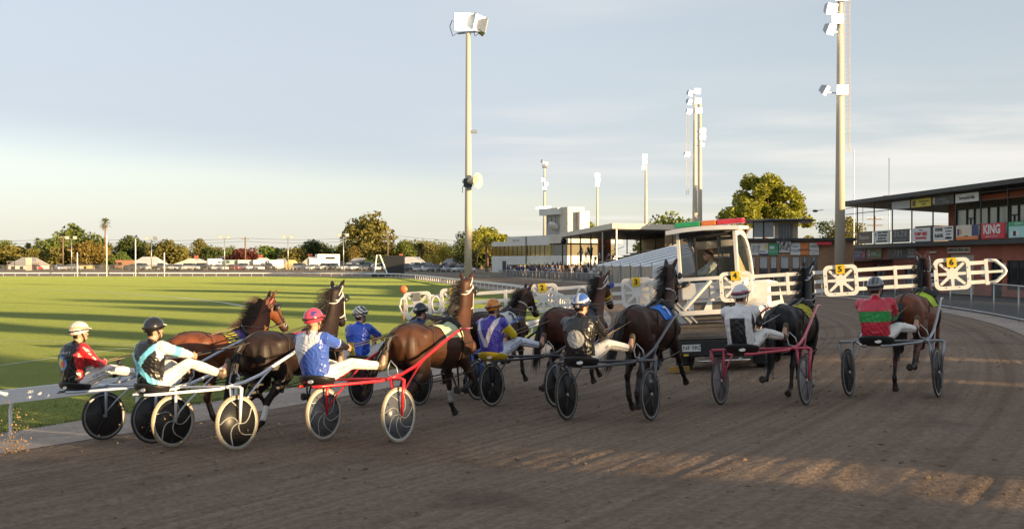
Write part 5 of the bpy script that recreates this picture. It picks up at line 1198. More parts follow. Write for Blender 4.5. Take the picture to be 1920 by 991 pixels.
    for s in (-1, 1): MB().ball(hea + Vector((.083, s * .032, .016)), (.010, .014, .010), 8, 6).build('eye', EYE_M, root, True)
    # jacket
    b = MB(); torso(b, .026)
    b.tube([pel - Vector((0, 0, .07)), pel + Vector((0, 0, .0)), pel + Vector((-.005, 0, .09))], [(.175, .14), (.195, .155), (.185, .15)], 18, up=(1, 0, 0))
    for s in (-1, 1): arm(b, s, .017)
    b.tube([sho + Vector((.01, 0, .03)), nec + Vector((-.005, 0, -.012))], [.075, .064], 14)
    me = crease(remesh(b, .0105, 2), .0048, sum(map(ord, label)) % 997); co = coords(me)
    arms = np.zeros(len(co)); along = np.zeros(len(co))
    dt, _ = seg_dist(co, sho - Vector((0, 0, .03)), pel); dt = dt - .12
    for s in (-1, 1):
        d1, t1 = seg_dist(co, L[s]['sh'] + Vector((0, s * .03, 0)), L[s]['el']); d2, t2 = seg_dist(co, L[s]['el'], L[s]['hd'])
        dm = np.minimum(d1, d2); isarm = (dm < dt) | (np.abs(co[:, 1]) > .215); isarm &= (co[:, 1] * s > .03)
        al = np.where(d1 < d2, t1 * .5, .5 + t2 * .5); arms = np.where(isarm, s, arms); along = np.where(isarm, al, along)
    ts = (co[:, 2] - pel.z) / (sho.z - pel.z)
    rgb = np.array([sp['design'](co[i, 1], ts[i], co[i, 0] < che.x + .03, arms[i], along[i]) for i in range(len(co))])
    paint(me, rgb); jk = obj('jacket', me, SILK, root, True)
    bv = BVHTree.FromPolygons([tuple(v) for v in co], [tuple(p.vertices) for p in me.polygons])
    for (s_, y, t, size, m_) in sp.get('print', []):
        z = pel.z + t * (sho.z - pel.z); h = bv.ray_cast(Vector((-1, y, z)), Vector((1, 0, 0)))
        if h[0] is not None:
            M = Matrix.Translation(h[0] + Vector((-.006, 0, 0))) @ Matrix.Rotation(R(-90), 4, 'Z') @ Matrix.Rotation(R(90 - math.degrees(math.asin(max(-1, min(1, h[1].z)))) * 0), 4, 'X')
            tm = text_mesh(s_, size, extrude=.0); tm.materials.clear(); tm.transform(M)
            for v in tm.vertices:
                hh = bv.ray_cast(Vector((-1, v.co.y, v.co.z)), Vector((1, 0, 0)))
                if hh[0] is not None: v.co.x = hh[0].x - .004
            obj('lettering', tm, m_, jk)
    # trousers
    b = MB(); b.tube([pel - Vector((0, 0, .11)), pel - Vector((0, 0, .02)), pel + Vector((-.01, 0, .10))], [(.13, .11), (.178, .138), (.16, .125)], 16, up=(1, 0, 0))
    for s in (-1, 1): leg(b, s, .013, .93)
    me = crease(remesh(b, .012, 2), .0032, sum(map(ord, label)) % 991); pm = sp.get('pants', PANTS); tr = obj('trousers', me, pm, root, True)
    tv = BVHTree.FromPolygons([tuple(v) for v in coords(me)], [tuple(p.vertices) for p in me.polygons])
    if sp.get('legtext'):
        for s in (-1,):
            l = L[s]; a, c2 = l['hip'].lerp(l['kn'], .45), l['hip'].lerp(l['kn'], .98); ax = (c2 - a).normalized(); out = Vector((0, s, .25)).normalized(); out = (out - ax * out.dot(ax)).normalized(); up = out.cross(ax)
            tm = text_mesh(sp['legtext'], .052, extrude=0, sx=.8); tm.materials.clear(); M = Matrix((ax, up, out)).transposed().to_4x4(); M.translation = (a + c2) / 2 + out * .2; tm.transform(M)
            for v in tm.vertices:
                hh = tv.ray_cast(v.co, -out)
                if hh[0] is not None: v.co = hh[0] + out * .003
            obj('lettering', tm, INK, tr)
    # piping down the leg
    k = MB()
    for s in (-1, 1):
        l = L[s]; pts = []
        for t in np.linspace(.1, 1.9, 14):
            q = l['hip'].lerp(l['kn'], t) if t < 1 else l['kn'].lerp(l['an'], (t - 1) * .95); pts.append(q)
        out = []
        for q in pts:
            n_ = tv.ray_cast(q + Vector((0, s * .3, -.02)), Vector((0, -s, 0)))
            if n_[0] is not None: out.append(n_[0] + Vector((0, s * .001, 0)))
        if len(out) > 3: k.tube(out, .0035, 5)
    k.build('piping', INK, tr, True)
    bm_ = sp.get('boot', BOOT)
    for s in (-1, 1):
        fo = L[s]['an']; k = MB()
        k.tube([L[s]['kn'].lerp(fo, .85), fo], [.055, .056], 12); k.tube([fo + Vector((-.02, 0, -.035)), fo + Vector((.045, 0, .0)), fo + Vector((.085, s * .008, .08)), fo + Vector((.10, s * .015, .165)), fo + Vector((.095, s * .016, .195))], [(.04, .038), (.052, .043), (.042, .045), (.032, .042), (.015, .022)], 12, up=(0, 1, 0))
        obj('boot', remesh(k, .010, 3), bm_, root, True)
    # helmet
    tilt = sp.get('tilt', 0); hc = hea + Vector((-.012, 0, .038)); HM = Matrix.Translation(hc) @ Matrix.Rotation(R(sp.get('headyaw', 0)), 4, 'Z') @ Matrix.Rotation(R(tilt), 4, 'Y')
    vs = []; fs = []; nu, nv = 40, 18
    for j in range(nv + 1):
        ph = j / nv * R(112)
        for i in range(nu):
            t = 2 * math.pi * i / nu; back = max(0, -math.cos(t)); lim = 1 - .18 * max(0, math.cos(t))
            p = ph * lim; x = .138 * math.sin(p) * math.cos(t); y = .112 * math.sin(p) * math.sin(t); z = .125 * math.cos(p) - .02 * back * (p / R(112)) ** 2
            vs.append((x, y, z))
    for j in range(nv):
        for i in range(nu): fs.append((j * nu + i, j * nu + (i + 1) % nu, (j + 1) * nu + (i + 1) % nu, (j + 1) * nu + i))
    k = MB().add(vs, fs); me = k.mesh('helmet'); loc = coords(me); paint(me, np.array([sp['helmet'](*p) for p in loc])); me.transform(HM)
    he = obj('helmet', me, HELM, root, True); so = he.modifiers.new('s', 'SOLIDIFY'); so.thickness = .012; so.offset = 1
    MB().tube([HM @ Vector((.150 * math.cos(a), .124 * math.sin(a), .004 - .022 * max(0, -math.cos(a)))) for a in np.linspace(0, 6.283, 33)[:-1]], [(.004, .011)] * 32, 6, closed=True, up=(0, 0, 1)).build('goggle_strap', BLACK, he, True)
    k = MB(); n = 12; vs = []
    for i in range(n + 1):
        t = -1.05 + 2.1 * i / n; vs += [(.128 * math.cos(t), .108 * math.sin(t), .03), (.128 * math.cos(t) + .052 * math.cos(t) ** .5 if math.cos(t) > 0 else .06, .112 * math.sin(t), .015)]
    k.add(vs, [(2 * i, 2 * i + 1, 2 * i + 3, 2 * i + 2) for i in range(n)], HM); pk = k.build('helmet_peak', sp.get('peak', STRAP_W), he, True); so = pk.modifiers.new('s', 'SOLIDIFY'); so.thickness = .006
    k = MB()
    k.tube([HM @ Vector(p) for p in ((-.02, .105, -.04), (.02, .09, -.10), (.055, .05, -.152), (.06, 0, -.165), (.055, -.05, -.152), (.02, -.09, -.10), (-.02, -.105, -.04))], .007, 6)
    k.build('chin_strap', BLACK, he, True)
    if sp.get('ponytail'):
        k = MB(); k.tube([hea + Vector((-.09, -.02, -.06)), hea + Vector((-.14, -.02, -.12)), hea + Vector((-.15, -.02, -.22)), hea + Vector((-.14, -.015, -.30))], [.018, .024, .022, .006], 8); k.build('ponytail', HAIR_BROWN, root, True)
    else:
        k = MB(); k.tube([hea + Vector((-.075, 0, -.015)), hea + Vector((-.068, 0, -.075))], [(.066, .02), (.05, .012)], 10, up=(1, 0, 0)); k.build('hair', HAIR_BROWN, root, True)
    return root, L
# ------------------------------------------------------------------ mobile starting gate
GW = mat('gate_white_enamel', (.78, .76, .72), .35, var=.06, scale=4)
def pose(x, y, heading, lift=0.0):
    f = Vector((math.sin(heading), math.cos(heading), 0)); l = Vector((-f.y, f.x, 0)); z0 = ground_z(x, y)
    F = Vector((f.x, f.y, (ground_z(x + 2 * f.x, y + 2 * f.y) - z0) / 2)).normalized(); Lf = Vector((l.x, l.y, (ground_z(x + .8 * l.x, y + .8 * l.y) - ground_z(x - .8 * l.x, y - .8 * l.y)) / 1.6)); U = F.cross(Lf).normalized(); Lf = U.cross(F)
    M = Matrix((F, Lf, U)).transposed().to_4x4(); M.translation = Vector((x, y, z0 + lift)); return M
def rrect(w, h, r, n=6):
    out = []
    for cx, cy, a0 in ((w / 2 - r, h / 2 - r, 0), (-w / 2 + r, h / 2 - r, 90), (-w / 2 + r, -h / 2 + r, 180), (w / 2 - r, -h / 2 + r, 270)):
        for k in range(n + 1): a = R(a0 + 90 * k / n); out.append((cx + r * math.cos(a), cy + r * math.sin(a)))
    return out
def board(root, s, z, num=None, label=None):
    b = bpy.data.objects.new('number_board', None); COL.objects.link(b); b.parent = root; b.location = (s, 0, z); M = Matrix.Rotation(R(90), 4, 'X')
    o = rrect(.64, .60, .11); i = rrect(.50, .46, .07); n = len(o); t = .018; vs = [(x, -t, y) for x, y in o] + [(x, -t, y) for x, y in i] + [(x, t, y) for x, y in o] + [(x, t, y) for x, y in i]; fs = []
    for k in range(n):
        j = (k + 1) % n; fs += [(k, j, n + j, n + k), (2 * n + k, 3 * n + k, 3 * n + j, 2 * n + j), (k, 2 * n + k, 2 * n + j, j), (n + k, n + j, 3 * n + j, 3 * n + k)]
    MB().add(vs, fs).build('frame', GW, b)
    for k in range(8):
        a = k * math.pi / 4; L = .245 if k % 2 == 0 else .30; w = .030; c, s_ = math.cos(a), math.sin(a)
        p = [(c * .06 - s_ * w, s_ * .06 + c * w), (c * .06 + s_ * w, s_ * .06 - c * w), (c * L + s_ * w * .8, s_ * L * .93 - c * w * .8), (c * L - s_ * w * .8, s_ * L * .93 + c * w * .8)]
        MB().prism(p, -.014, .014, M).build('spoke', GW, b)
    MB().lathe([(.001, -.016), (.105, -.016), (.105, .016), (.001, .016)], 20, 'y').build('hub', GW, b)
    for k in range(8):
        a = R(22.5 + 45 * k); MB().lathe([(.001, -.024), (.011, -.024), (.012, -.017)], 8, 'y', Matrix.Translation((.285 * math.cos(a) * (1.05), 0, .265 * math.sin(a) * 1.05))).build('bolt', STEEL, b)
    if num:
        pl = P('number_plate', mat('plate_yellow', (.70, .50, .02), .45, var=.05), b, (-.085, .085, -.036, -.024, .125, .305))
        lettering(num, .155, S_K, pl, Matrix.Translation((0, -.039, .215)) @ M, extrude=.002, bold=.004)
    else: P('blank_plate', mat('plate_grey', (.22, .22, .21), .6), b, (-.085, .085, -.036, -.024, .10, .28))
    return b
GP0, GD = (-1.15, 22.5), (1.91, -.596)
def gate():
    c = (GP0[0] + GD[0] * 2.5, GP0[1] + GD[1] * 2.5); e0 = (GP0[0] - GD[0], GP0[1] - GD[1]); e1 = (GP0[0] + GD[0] * 6, GP0[1] + GD[1] * 6)
    za, zb = ground_z(GP0[0], GP0[1]), ground_z(GP0[0] + GD[0] * 5, GP0[1] + GD[1] * 5)
    X = Vector((GD[0] * 5, GD[1] * 5, zb - za + .02)).normalized(); Y = Vector((0, 0, 1)).cross(X).normalized(); Z = X.cross(Y); M = Matrix((X, Y, Z)).transposed().to_4x4(); M.translation = Vector((c[0], c[1], (za + zb) / 2 - .02))
    root = thing('starting_gate', 'white mobile starting gate arms with numbered boards one to six', 'starting gate'); root.matrix_world = M
    zs = (1.88, 1.70, 1.52); bz = 1.70
    for i in range(6): board(root, (i - 2.5) * 2.0, bz + (.03 if i == 0 else 0), str(i + 1))
    board(root, -5.86, bz)
    def rail(s0, s1, zz, y=.06): MB().box(s0, s1, y - .028, y + .028, zz - .034, zz + .034).build('arm_rail', GW, root)
    for z in zs:
        rail(-5.56, -5.30, z); rail(-4.70, -1.30, z); rail(1.25, 2.70, z); rail(3.30, 4.70, z); rail(5.30, 5.62, z)
    rail(-.70, .72, 1.90, -.10)
    for s in (-3.85, -2.0, 2.0, 4.0): P('upright', GW, root, (s - .03, s + .03, .03, .09, 1.48, 1.92))
    for s in (-2.15, -5.43):                                        # oval spring rings
        MB().tube([(s + .10 * math.cos(a), 0, 1.70 + .17 * math.sin(a)) for a in np.linspace(0, 6.283, 21)[:-1]], .022, 6, closed=True).build('spring_ring', GW, root, True)
    MB().tube([(-6.14, 0, 1.90), (-6.24, 0, 1.86), (-6.29, 0, 1.70), (-6.24, 0, 1.55), (-6.14, 0, 1.50)], .024, 8).build('end_loop', GW, root, True)
    MB().tube([(5.62, .06, 1.92), (5.77, .06, 1.90), (5.91, .06, 1.75), (5.93, .06, 1.70), (5.91, .06, 1.65), (5.77, .06, 1.52), (5.62, .06, 1.48)], .030, 8).build('end_loop', GW, root, True); P('upright', GW, root, (5.57, 5.63, .03, .09, 1.46, 1.94)); MB().box(5.63, 5.88, .04, .08, 1.675, 1.72).build('arm_rail', GW, root)
    MB().prism([(-1.30, 1.42), (-.62, 1.42), (-.62, 1.96), (-1.30, 1.96)], -.06, -.03, Matrix.Rotation(R(90), 4, 'X') @ Matrix.Translation((0, 0, -.08))).build('side_panel', GW, root)
    MB().prism([(.30, 1.22), (.95, 1.22), (.80, 1.88), (.62, 1.88)], -.02, .02, Matrix.Rotation(R(90), 4, 'X') @ Matrix.Translation((0, 0, -.14))).build('hinge_plate', GW, root)
    MB().tube([(-.05, -.1, 1.30), (.52, -.1, 1.86)], .045, 4).build('brace', GW, root); P('lower_beam', GW, root, (-.15, 1.3, -.10, -.04, 1.18, 1.27))
    return M
GM = gate()
# orange marker disc on a stake by the rail
mp = on_ground(757, 600); mk = thing('marker_disc', 'orange disc on a thin stake at the left end of the gate', 'marker', (mp.x - .2, 27.0, 0)); mk.location = ((757 - 960) / FPX * 27, 27.0, ground_z((757 - 960) / FPX * 27, 27))
zt = at(757, 542, 27).z - mk.location.z; MB().lathe([(.001, -.012), (.09, -.012), (.095, 0), (.09, .012), (.001, .012)], 24, 'y', Matrix.Translation((0, 0, zt))).build('disc', mat('marker_orange', (.75, .16, .06), .5), mk, True); MB().tube([(0, .015, 0), (0, .015, zt)], .02, 8).build('stake', mat('stake_orange', (.6, .25, .06), .6), mk, True)

def gate_vehicle():
    root = thing('gate_vehicle', 'white starting gate truck with glazed starter cab and coloured light bar', 'truck')
    Pm = pose(4.05, 20.85, R(24)); root.matrix_world = Pm @ Matrix.Rotation(R(-90), 4, 'Z')        # local x right, y forward
    VW = mat('vehicle_white', (.74, .74, .73), .28, var=.05, scale=2, coat=.4); VG = mat('vehicle_dusty_grey', (.135, .118, .10), .6, var=.2, scale=4); CHR = mat('chrome', (.62, .60, .57), .16, .95, var=.08); VD = mat('bumper_black', (.02, .021, .022), .45, var=.2)
    CG = mat('clear_cab_glass', (.035, .045, .045), .08, alpha=.30, spec=.35, var=.05); INT = mat('cab_interior', (.03, .03, .03), .8)
    # truck body ahead of the starter cab
    k = MB(); k.prism([(0.30, .48), (4.6, .50), (4.85, .60), (4.95, .95), (4.6, 1.12), (3.6, 1.22), (3.0, 1.72), (1.9, 1.78), (1.75, 1.28), (.30, 1.25)], -.88, .88, Matrix(((0, 0, 1, 0), (1, 0, 0, 0), (0, 1, 0, 0), (0, 0, 0, 1)))); bevel(k.build('body', VW, root), .05, 3)
    for s in (-1, 1):
        P('door_glass', GLASS, root, *( [(.885, .892, 1.95, 3.0, 1.30, 1.66)] if s > 0 else [(-.892, -.885, 1.95, 3.0, 1.30, 1.66)]))
        for y in (.95, 3.9):
            w = bpy.data.objects.new('wheel', None); COL.objects.link(w); w.parent = root; w.location = (s * .80, y, .34)
            MB().lathe([(.20, -.11), (.31, -.115), (.34, -.09), (.345, 0), (.34, .09), (.31, .115), (.20, .11)], 28, 'x').build('tyre', TYRE, w, True); MB().lathe([(.001, s * .06), (.06, s * .09), (.13, s * .06), (.19, s * .105), (.205, s * .10), (.205, -s * .1)], 24, 'x').build('rim', CHR, w, True)
    # rear: bumper, chrome strip, plate, tow pipe
    bevel(P('bumper', VD, root, (-.90, .90, .02, .30, .30, .66)), .04, 3); P('chrome_strip', CHR, root, (-.90, .90, -.02, .26, .70, .80)); P('chrome_strip', CHR, root, (-.88, .88, .0, .24, .665, .69))
    pl = P('number_plate', S_W, root, (-.62, -.24, .0, .015, .42, .56)); lettering('1AA-9RD'.replace('1AA-', '1NF '), .12, S_K, pl, Matrix.Translation((-.43, -.003, .49)) @ Matrix.Rotation(R(90), 4, 'X'), extrude=.001)
    P('tail_lamp', S_R, root, (-.74, -.66, .0, .02, .34, .42)); P('tail_lamp', S_B, root, (.66, .78, .0, .02, .42, .54)); MB().tube([(-.3, -.05, .22), (.75, -.05, .23)], .025, 10).build('tow_pipe', CHR, root, True)
    P('rear_deck', VG, root, (-.86, .86, .06, .34, .80, .98)); P('deck_edge', CHR, root, (-.45, .62, .0, .30, .985, 1.03))
    o = P('rear_hatch', VG, root, (-.36, .46, .14, .30, 1.05, 1.40)); P('hatch_latch', DARK, o, (.30, .36, .12, .14, 1.06, 1.36)); P('side_strut', STEEL, root, (.52, .66, .1, .3, 1.03, 1.44))
    MB().tube([(-.80, .0, 1.42), (-.40, .0, .99)], .045, 4).build('ladder_stile', STEEL, root); MB().tube([(-.68, .0, 1.42), (-.28, .0, .99)], .02, 4).build('ladder_stile', STEEL, root)
    for i in range(4): MB().tube([(-.74 + i * .1, 0, 1.36 - i * .108), (-.62 + i * .1, 0, 1.36 - i * .108)], .012, 5).build('ladder_rung', STEEL, root)
    MB().tube([(-.62, .1, 1.24), (-.48, .05, 1.24)], .06, 10).build('reversing_lamp', DARK, root, True)
    for s in (-1, 1): P('mud_flap', VD, root, (s * .80 - .13, s * .80 + .13, .60, .62, .10, .40)); P('reflector', S_Y, root, (s * .55 - .05, s * .55 + .05, .008, .02, .33, .37))
    P('panel_seam', VD, root, (-.855, .855, .052, .06, .888, .896)); MB().tube([(0, .02, .30), (0, -.16, .30), (0, -.18, .36)], [.03, .03, .025], 8).build('tow_ball', STEEL, root, True); MB().tube([(.55, .3, .26), (.55, -.06, .25)], .03, 8).build('exhaust', STEEL, root, True)
    # starter's cab
    xl, xr = -.60, .56; dep = 1.75
    bevel(P('cab_base', VW, root, (xl, xr, .12, dep, 1.46, 1.80)), .03, 2); P('base_seam', DARK, root, (-.02, -.012, .112, .12, 1.5, 1.78)); P('grab_handle', STEEL, root, (.12, .34, .08, .11, 1.62, 1.65)); P('cab_skirt', VW, root, (xl + .1, xr + .02, .16, dep, 1.40, 1.455))
    P('cab_floor', INT, root, (xl + .05, xr - .05, .2, dep - .1, 1.44, 1.456))
    prof = [(.12, 1.80), (.12, 2.78), (.30, 2.84), (.62, 2.84), (1.05, 2.76), (1.38, 2.55), (1.62, 2.22), (1.75, 1.80)]
    for s, xx in ((-1, xl), (1, xr)):                               # D-shaped side frames
        inner = [(.24, 1.86), (.24, 2.70), (.60, 2.74), (1.0, 2.66), (1.30, 2.46), (1.50, 2.18), (1.60, 1.86)]; outer = [(.12, 1.80), (.12, 2.80), (.62, 2.86), (1.06, 2.78), (1.40, 2.56), (1.64, 2.22), (1.77, 1.80)]; vs = []
        for (y, z) in outer: vs += [(xx - .03, y, z), (xx + .03, y, z)]
        for (y, z) in inner: vs += [(xx - .03, y, z), (xx + .03, y, z)]
        n = 7; fs = []
        for i in range(n):
            j = (i + 1) % n; fs += [(2 * i + 1, 2 * j + 1, 2 * n + 2 * j + 1, 2 * n + 2 * i + 1), (2 * i, 2 * n + 2 * i, 2 * n + 2 * j, 2 * j), (2 * i, 2 * j, 2 * j + 1, 2 * i + 1), (2 * n + 2 * i, 2 * n + 2 * i + 1, 2 * n + 2 * j + 1, 2 * n + 2 * j)]
        MB().add(vs, fs).build('side_frame', VW, root)
        MB().add([(xx, y, z) for y, z in inner], [tuple(range(7))]).build('side_glass', CG, root)
    k = MB(); pts = [(.62, 2.855), (1.06, 2.775), (1.40, 2.555), (1.64, 2.215), (1.76, 1.80)]; vs = []
    for y, z in pts: vs += [(xl - .03, y, z), (xr + .03, y, z)]
    k.add(vs, [(2 * i, 2 * i + 1, 2 * i + 3, 2 * i + 2) for i in range(4)]); o = k.build('cab_front_shell', VW, root, True); so = o.modifiers.new('s', 'SOLIDIFY'); so.thickness = .02
    for x0, x1 in ((xl + .03, xl + .32), (xr - .34, xr - .03)):
        P('rear_glass', CG, root, (x0, x1, .16, .168, 1.82, 2.70)); P('glass_frame', DARK, root, (x0 - .02 if x0 > 0 else x1, x0 if x0 > 0 else x1 + .035, .14, .19, 1.80, 2.74))
    P('rear_header', INT, root, (xl + .03, xr - .03, .14, .5, 2.72, 2.79))
    k = MB(); vs = []
    for i in range(9):
        x = -.78 + 1.50 * i / 8; d = .04 * math.sin(math.pi * i / 8); vs += [(x, -.12 - d, 2.80 + d), (x, .80, 2.84 + d), (x, .80, 2.90 + d), (x, -.12 - d, 2.885 + d)]
    fs = [(4 * i + e, 4 * i + (e + 1) % 4, 4 * i + 4 + (e + 1) % 4, 4 * i + 4 + e) for i in range(8) for e in range(4)] + [(0, 3, 2, 1), (32, 33, 34, 35)]; k.add(vs, fs); k.build('cab_roof', VW, root, 'auto')
    lb = bpy.data.objects.new('light_bar', None); COL.objects.link(lb); lb.parent = root; lb.location = (0, .1, 2.93)
    for x0, x1, n_, c in ((-.62, -.08, 'green_lens', (.02, .30, .10)), (-.075, .24, 'orange_lens', (.62, .17, .03)), (.245, .78, 'red_lens', (.55, .03, .05))): bevel(P(n_, mat('beacon_' + n_, c, .2, var=.12, coat=.5), lb, (x0, x1, -.12, .12, 0, .105)), .025, 2)
    MB().tube([(.24, .2, 2.74), (.24, .2, 2.5), (.30, .2, 2.25)], [.03, .02, .01], 8).build('wiper', DARK, root)
    P('cross_bar', S_CR, root, (-.10, .30, .7, .74, 2.28, 2.36)); P('interior_back', INT, root, (xl + .08, xr - .08, 1.30, 1.32, 1.8, 2.5)); P('interior_ceiling', INT, root, (xl + .06, xr - .06, .3, 1.1, 2.66, 2.70))
    k = MB(); vs = []; n = 20
    for i in range(n + 1):
        t = i / n; y = .30 + .75 * t; vs += [(xr - .06 + .02 * math.sin(t * 40), .30 + .28 * t, 2.62 - .25 * t), (xr - .06 + .025 * math.sin(t * 40), .36 + 1.15 * t, 1.84)]
    k.add(vs, [(2 * i, 2 * i + 1, 2 * i + 3, 2 * i + 2) for i in range(n)]); k.build('curtain', mat('beige_curtain', (.58, .44, .24), .8, var=.15, scale=8), root, True)
    MB().prism(rrect(.42, .20, .08), 0, .11, Matrix.Translation((-.66, -.18, .03)) @ Matrix.Rotation(0, 4, 'X')).build('yellow_chock', mat('chock_yellow', (.30, .18, .04), .7, var=.3), root)
    return root
GV = gate_vehicle()
# ------------------------------------------------------------------ the nine runners
def sq(a, b): return lambda y, t, back, arm, al: a
K = (.012, .012, .014); WH = (.70, .69, .68)
def d_red(y, t, back, arm, al):
    if arm: return (.55, .02, .025) if al < .86 else K
    if back and (y ** 2 + ((t - .56) * .46) ** 2) < .10 ** 2:
        u, v = y / .10, (t - .56) * .46 / .10
        if (u + .25) ** 2 + (v + .15) ** 2 < .22: return (.65, .10, .08)
        if (u - .2) ** 2 + (v - .25) ** 2 < .25: return (.68, .55, .08)
        if (u - .1) ** 2 + (v + .4) ** 2 < .12: return (.15, .45, .08)
        return (.05, .25, .62)
    return (.55, .02, .025) if abs(y) > .185 else K
def d_cross(y, t, back, arm, al):
    blue = (.17, .56, .74)
    if arm: return blue if .30 < al < .50 else WH
    if t > 1.06: return K
    return blue if abs(abs(y) - abs(t - .46) * .36) < .042 and (back or t > .9) else K
def d_bluewhite(y, t, back, arm, al):
    bl = (.045, .10, .42)
    if arm: return (bl if al < .44 else (.5, .55, .7) if al < .47 else (bl if al < .5 else K))
    return (.60, .61, .66) if (y + (t - .55) * .55 > .0 or t > .98) else bl
def d_blueyellow(y, t, back, arm, al):
    bl = (.02, .07, .50)
    if arm: return bl if al < .7 else (.5, .45, .04)
    if t < .48 and y > -.03: return (.02, .05, .3) if (abs((y * 9) % 1 - .5) < .12 and abs((t * 4.2) % 1 - .5) < .2) else (.58, .46, .03)
    return bl
def d_navy(y, t, back, arm, al): return (.02, .03, .10) if not arm else (.45, .38, .05)
def d_vee(y, t, back, arm, al):
    if arm: return (.68, .52, .02) if al > .12 else (.065, .055, .42)
    return (.66, .64, .70) if back and abs(abs(y) - (t - .22) * .20) < .038 and t > .18 else (.065, .055, .42)
def d_disc(y, t, back, arm, al):
    if arm: return K
    return (.38, .38, .37) if back and (y + .01) ** 2 + ((t - .50) * .46) ** 2 < .118 ** 2 else K
def d_square(y, t, back, arm, al):
    if arm: return K if al > .1 else WH
    if back and abs(y + .01) < .105 and t < .78 and t > -.1: return K
    return WH if abs(y) < .19 else K
def d_hoop(y, t, back, arm, al):
    red, gr = (.55, .025, .05), (.03, .30, .07)
    if arm: return gr if .42 < al < .78 else red
    return gr if .42 < t < .74 else red
def chev(x, y, z): return (.7, .7, .7) if ((z + abs(y) * .9 + x * .2) * 30) % 1.6 < .8 else (.02, .02, .022)
RIGS = []
def runner(k, x, y, hd, horse, sulky, driver, hoff=1.55):
    M = pose(x, y, R(hd + 2.5)); Mh = M @ Matrix.Rotation(R(-2.5), 4, 'Z')
    h, J = make_horse('harness_horse', horse.pop('label'), horse); hs = .955; h.matrix_world = Mh @ Matrix.Translation((hoff, 0, J['dz'] * hs)) @ Matrix.Scale(hs, 4)
    s = make_sulky('racing_sulky', **sulky); s.matrix_world = M
    d, L = make_driver('person', driver.pop('label'), driver); d.matrix_world = M @ Matrix.Translation((-.5, 0, 0))
    rm = horse.get('rein', REIN); q = MB()                       # reins: bit, ring on the saddle, driver's hands
    for sd in (-1, 1):
        hnd = (Matrix.Rotation(R(2.5), 3, 'Z') @ (L[sd]['hd'] - Vector((.46, 0, 0))) - Vector((hoff, 0, J['dz'] * hs))) / hs; b = J['bit'][sd]; t = J['ter'][sd]
        pts = [b, b.lerp(t, .5) + Vector((0, sd * .06, -.04)), t, t.lerp(hnd, .35) + Vector((0, 0, -.015)), t.lerp(hnd, .7) + Vector((0, 0, -.015)), hnd, hnd + Vector((-.08, 0, -.03)), hnd + Vector((-.05, 0, -.16))]
        q.tube(pts, [(.0065, .004)] * len(pts), 6, up=(0, 1, 0))
    q.build('reins', rm, h, True)
    RIGS.append((h, s, d)); return h, s, d
def fr(n, c, r=.3, m=.0): return mat(n, c, r, m, var=.06, scale=5, coat=.3)
F_W = fr('white_sulky_enamel', (.72, .74, .78)); F_SB = fr('silver_blue_sulky', (.50, .55, .64), .3, .3); F_R = fr('red_sulky_enamel', (.62, .022, .03)); F_M = fr('maroon_sulky', (.28, .02, .05)); F_K = fr('black_sulky', (.02, .02, .022)); F_G = fr('grey_sulky', (.09, .095, .105), .35, .3); F_P = fr('pink_red_sulky', (.55, .06, .10)); F_S = fr('steel_sulky', (.26, .27, .28), .3, .6); F_B = fr('blue_sulky', (.03, .10, .42))
D_K = mat('black_disc', (.018, .018, .019), .42, var=.35, scale=5, alpha=.9); D_G = mat('smoky_disc', (.13, .14, .155), .25, var=.25, scale=4, alpha=.88); D_C = mat('dusty_clear_disc', (.26, .24, .25), .3, var=.25, scale=5, alpha=.8); SPK = mat('grey_spoke', (.42, .42, .38), .5, var=.15); SPL = mat('pale_spoke', (.55, .54, .50), .5)
W3 = {('fore', 1): STRAP_W, ('fore', -1): STRAP_W, ('hind', 1): STRAP_W, ('hind', -1): STRAP_W}; K3 = {k: BLACK for k in W3}
NUMW = STRAP_W
runner(1, -5.45, 14.8, 35, dict(label='bright bay horse with windblown mane pulling the leftmost sulky', coat=(.26, .078, .028), legs=('reach', 'push', 'swing', 'reach'), blow=1.15, mside=.8, yaw=10, hyaw=-14, pitch=52, seed=3, poll=(1.06, 0, 1.93), cloth=lambda u, v: (.05, .03, .16) if u > .5 else ((.55, .5, .04) if (abs(v) * 6 + u) % 1 < .25 else K), browband=mat('pink_browband', (.7, .12, .15), .5), hair='brown', boots=K3),
  dict(label='silver blue sulky with black disc wheels at far left', frame=F_SB, disc=D_K, tint='EZY-R'),
  dict(label='driver in black and red silks with painted fruit emblem at far left', design=d_red, helmet=lambda x, y, z: (.72, .34, .16) if (abs(z - .03) < .014 and x > -.2) or abs(abs(y) - .055) < .008 else (.72, .68, .64), print=[('MAND FRUITS', 0, .86, .045, STRAP_W)], legtext='ALEX ASHWOOD', pants=PANTS, boot=BOOT_B, hands=(.12, 1.16), lean=.15))
runner(2, -3.98, 13.5, 31, dict(label='almost black horse with pink saddlecloth pulling the white sulky', coat=(.032, .016, .011), legs=('swing', 'stance', 'push', 'lift'), blow=.35, yaw=12, hyaw=16, pitch=60, poll=(1.06, 0, 2.06), seed=5, cloth=lambda u, v: (.72, .06, .20) if (math.sin(u * 17) + math.sin(v * 23)) < 1.1 else K, number='4', plume=mat('green_bobble', (.03, .35, .12), .6), bridle='white', boots={('fore', 1): STRAP_W, ('fore', -1): STRAP_W, ('hind', 1): BLACK, ('hind', -1): STRAP_W}, rein=REIN_D),
  dict(label='white sulky with grey swirl spoked wheels', frame=F_W, disc=D_K, swirl=SPK, tyre=TYRE_T),
  dict(label='driver in black silks crossed with pale blue sashes and black helmet', design=d_cross, helmet=lambda x, y, z: (.012, .012, .013), peak=STRAP_W, legtext='ANDREW JONES'.replace('ANDREW JONES', 'ANDREW'), hands=(.30, 1.22), knee=1.14, lean=.05))
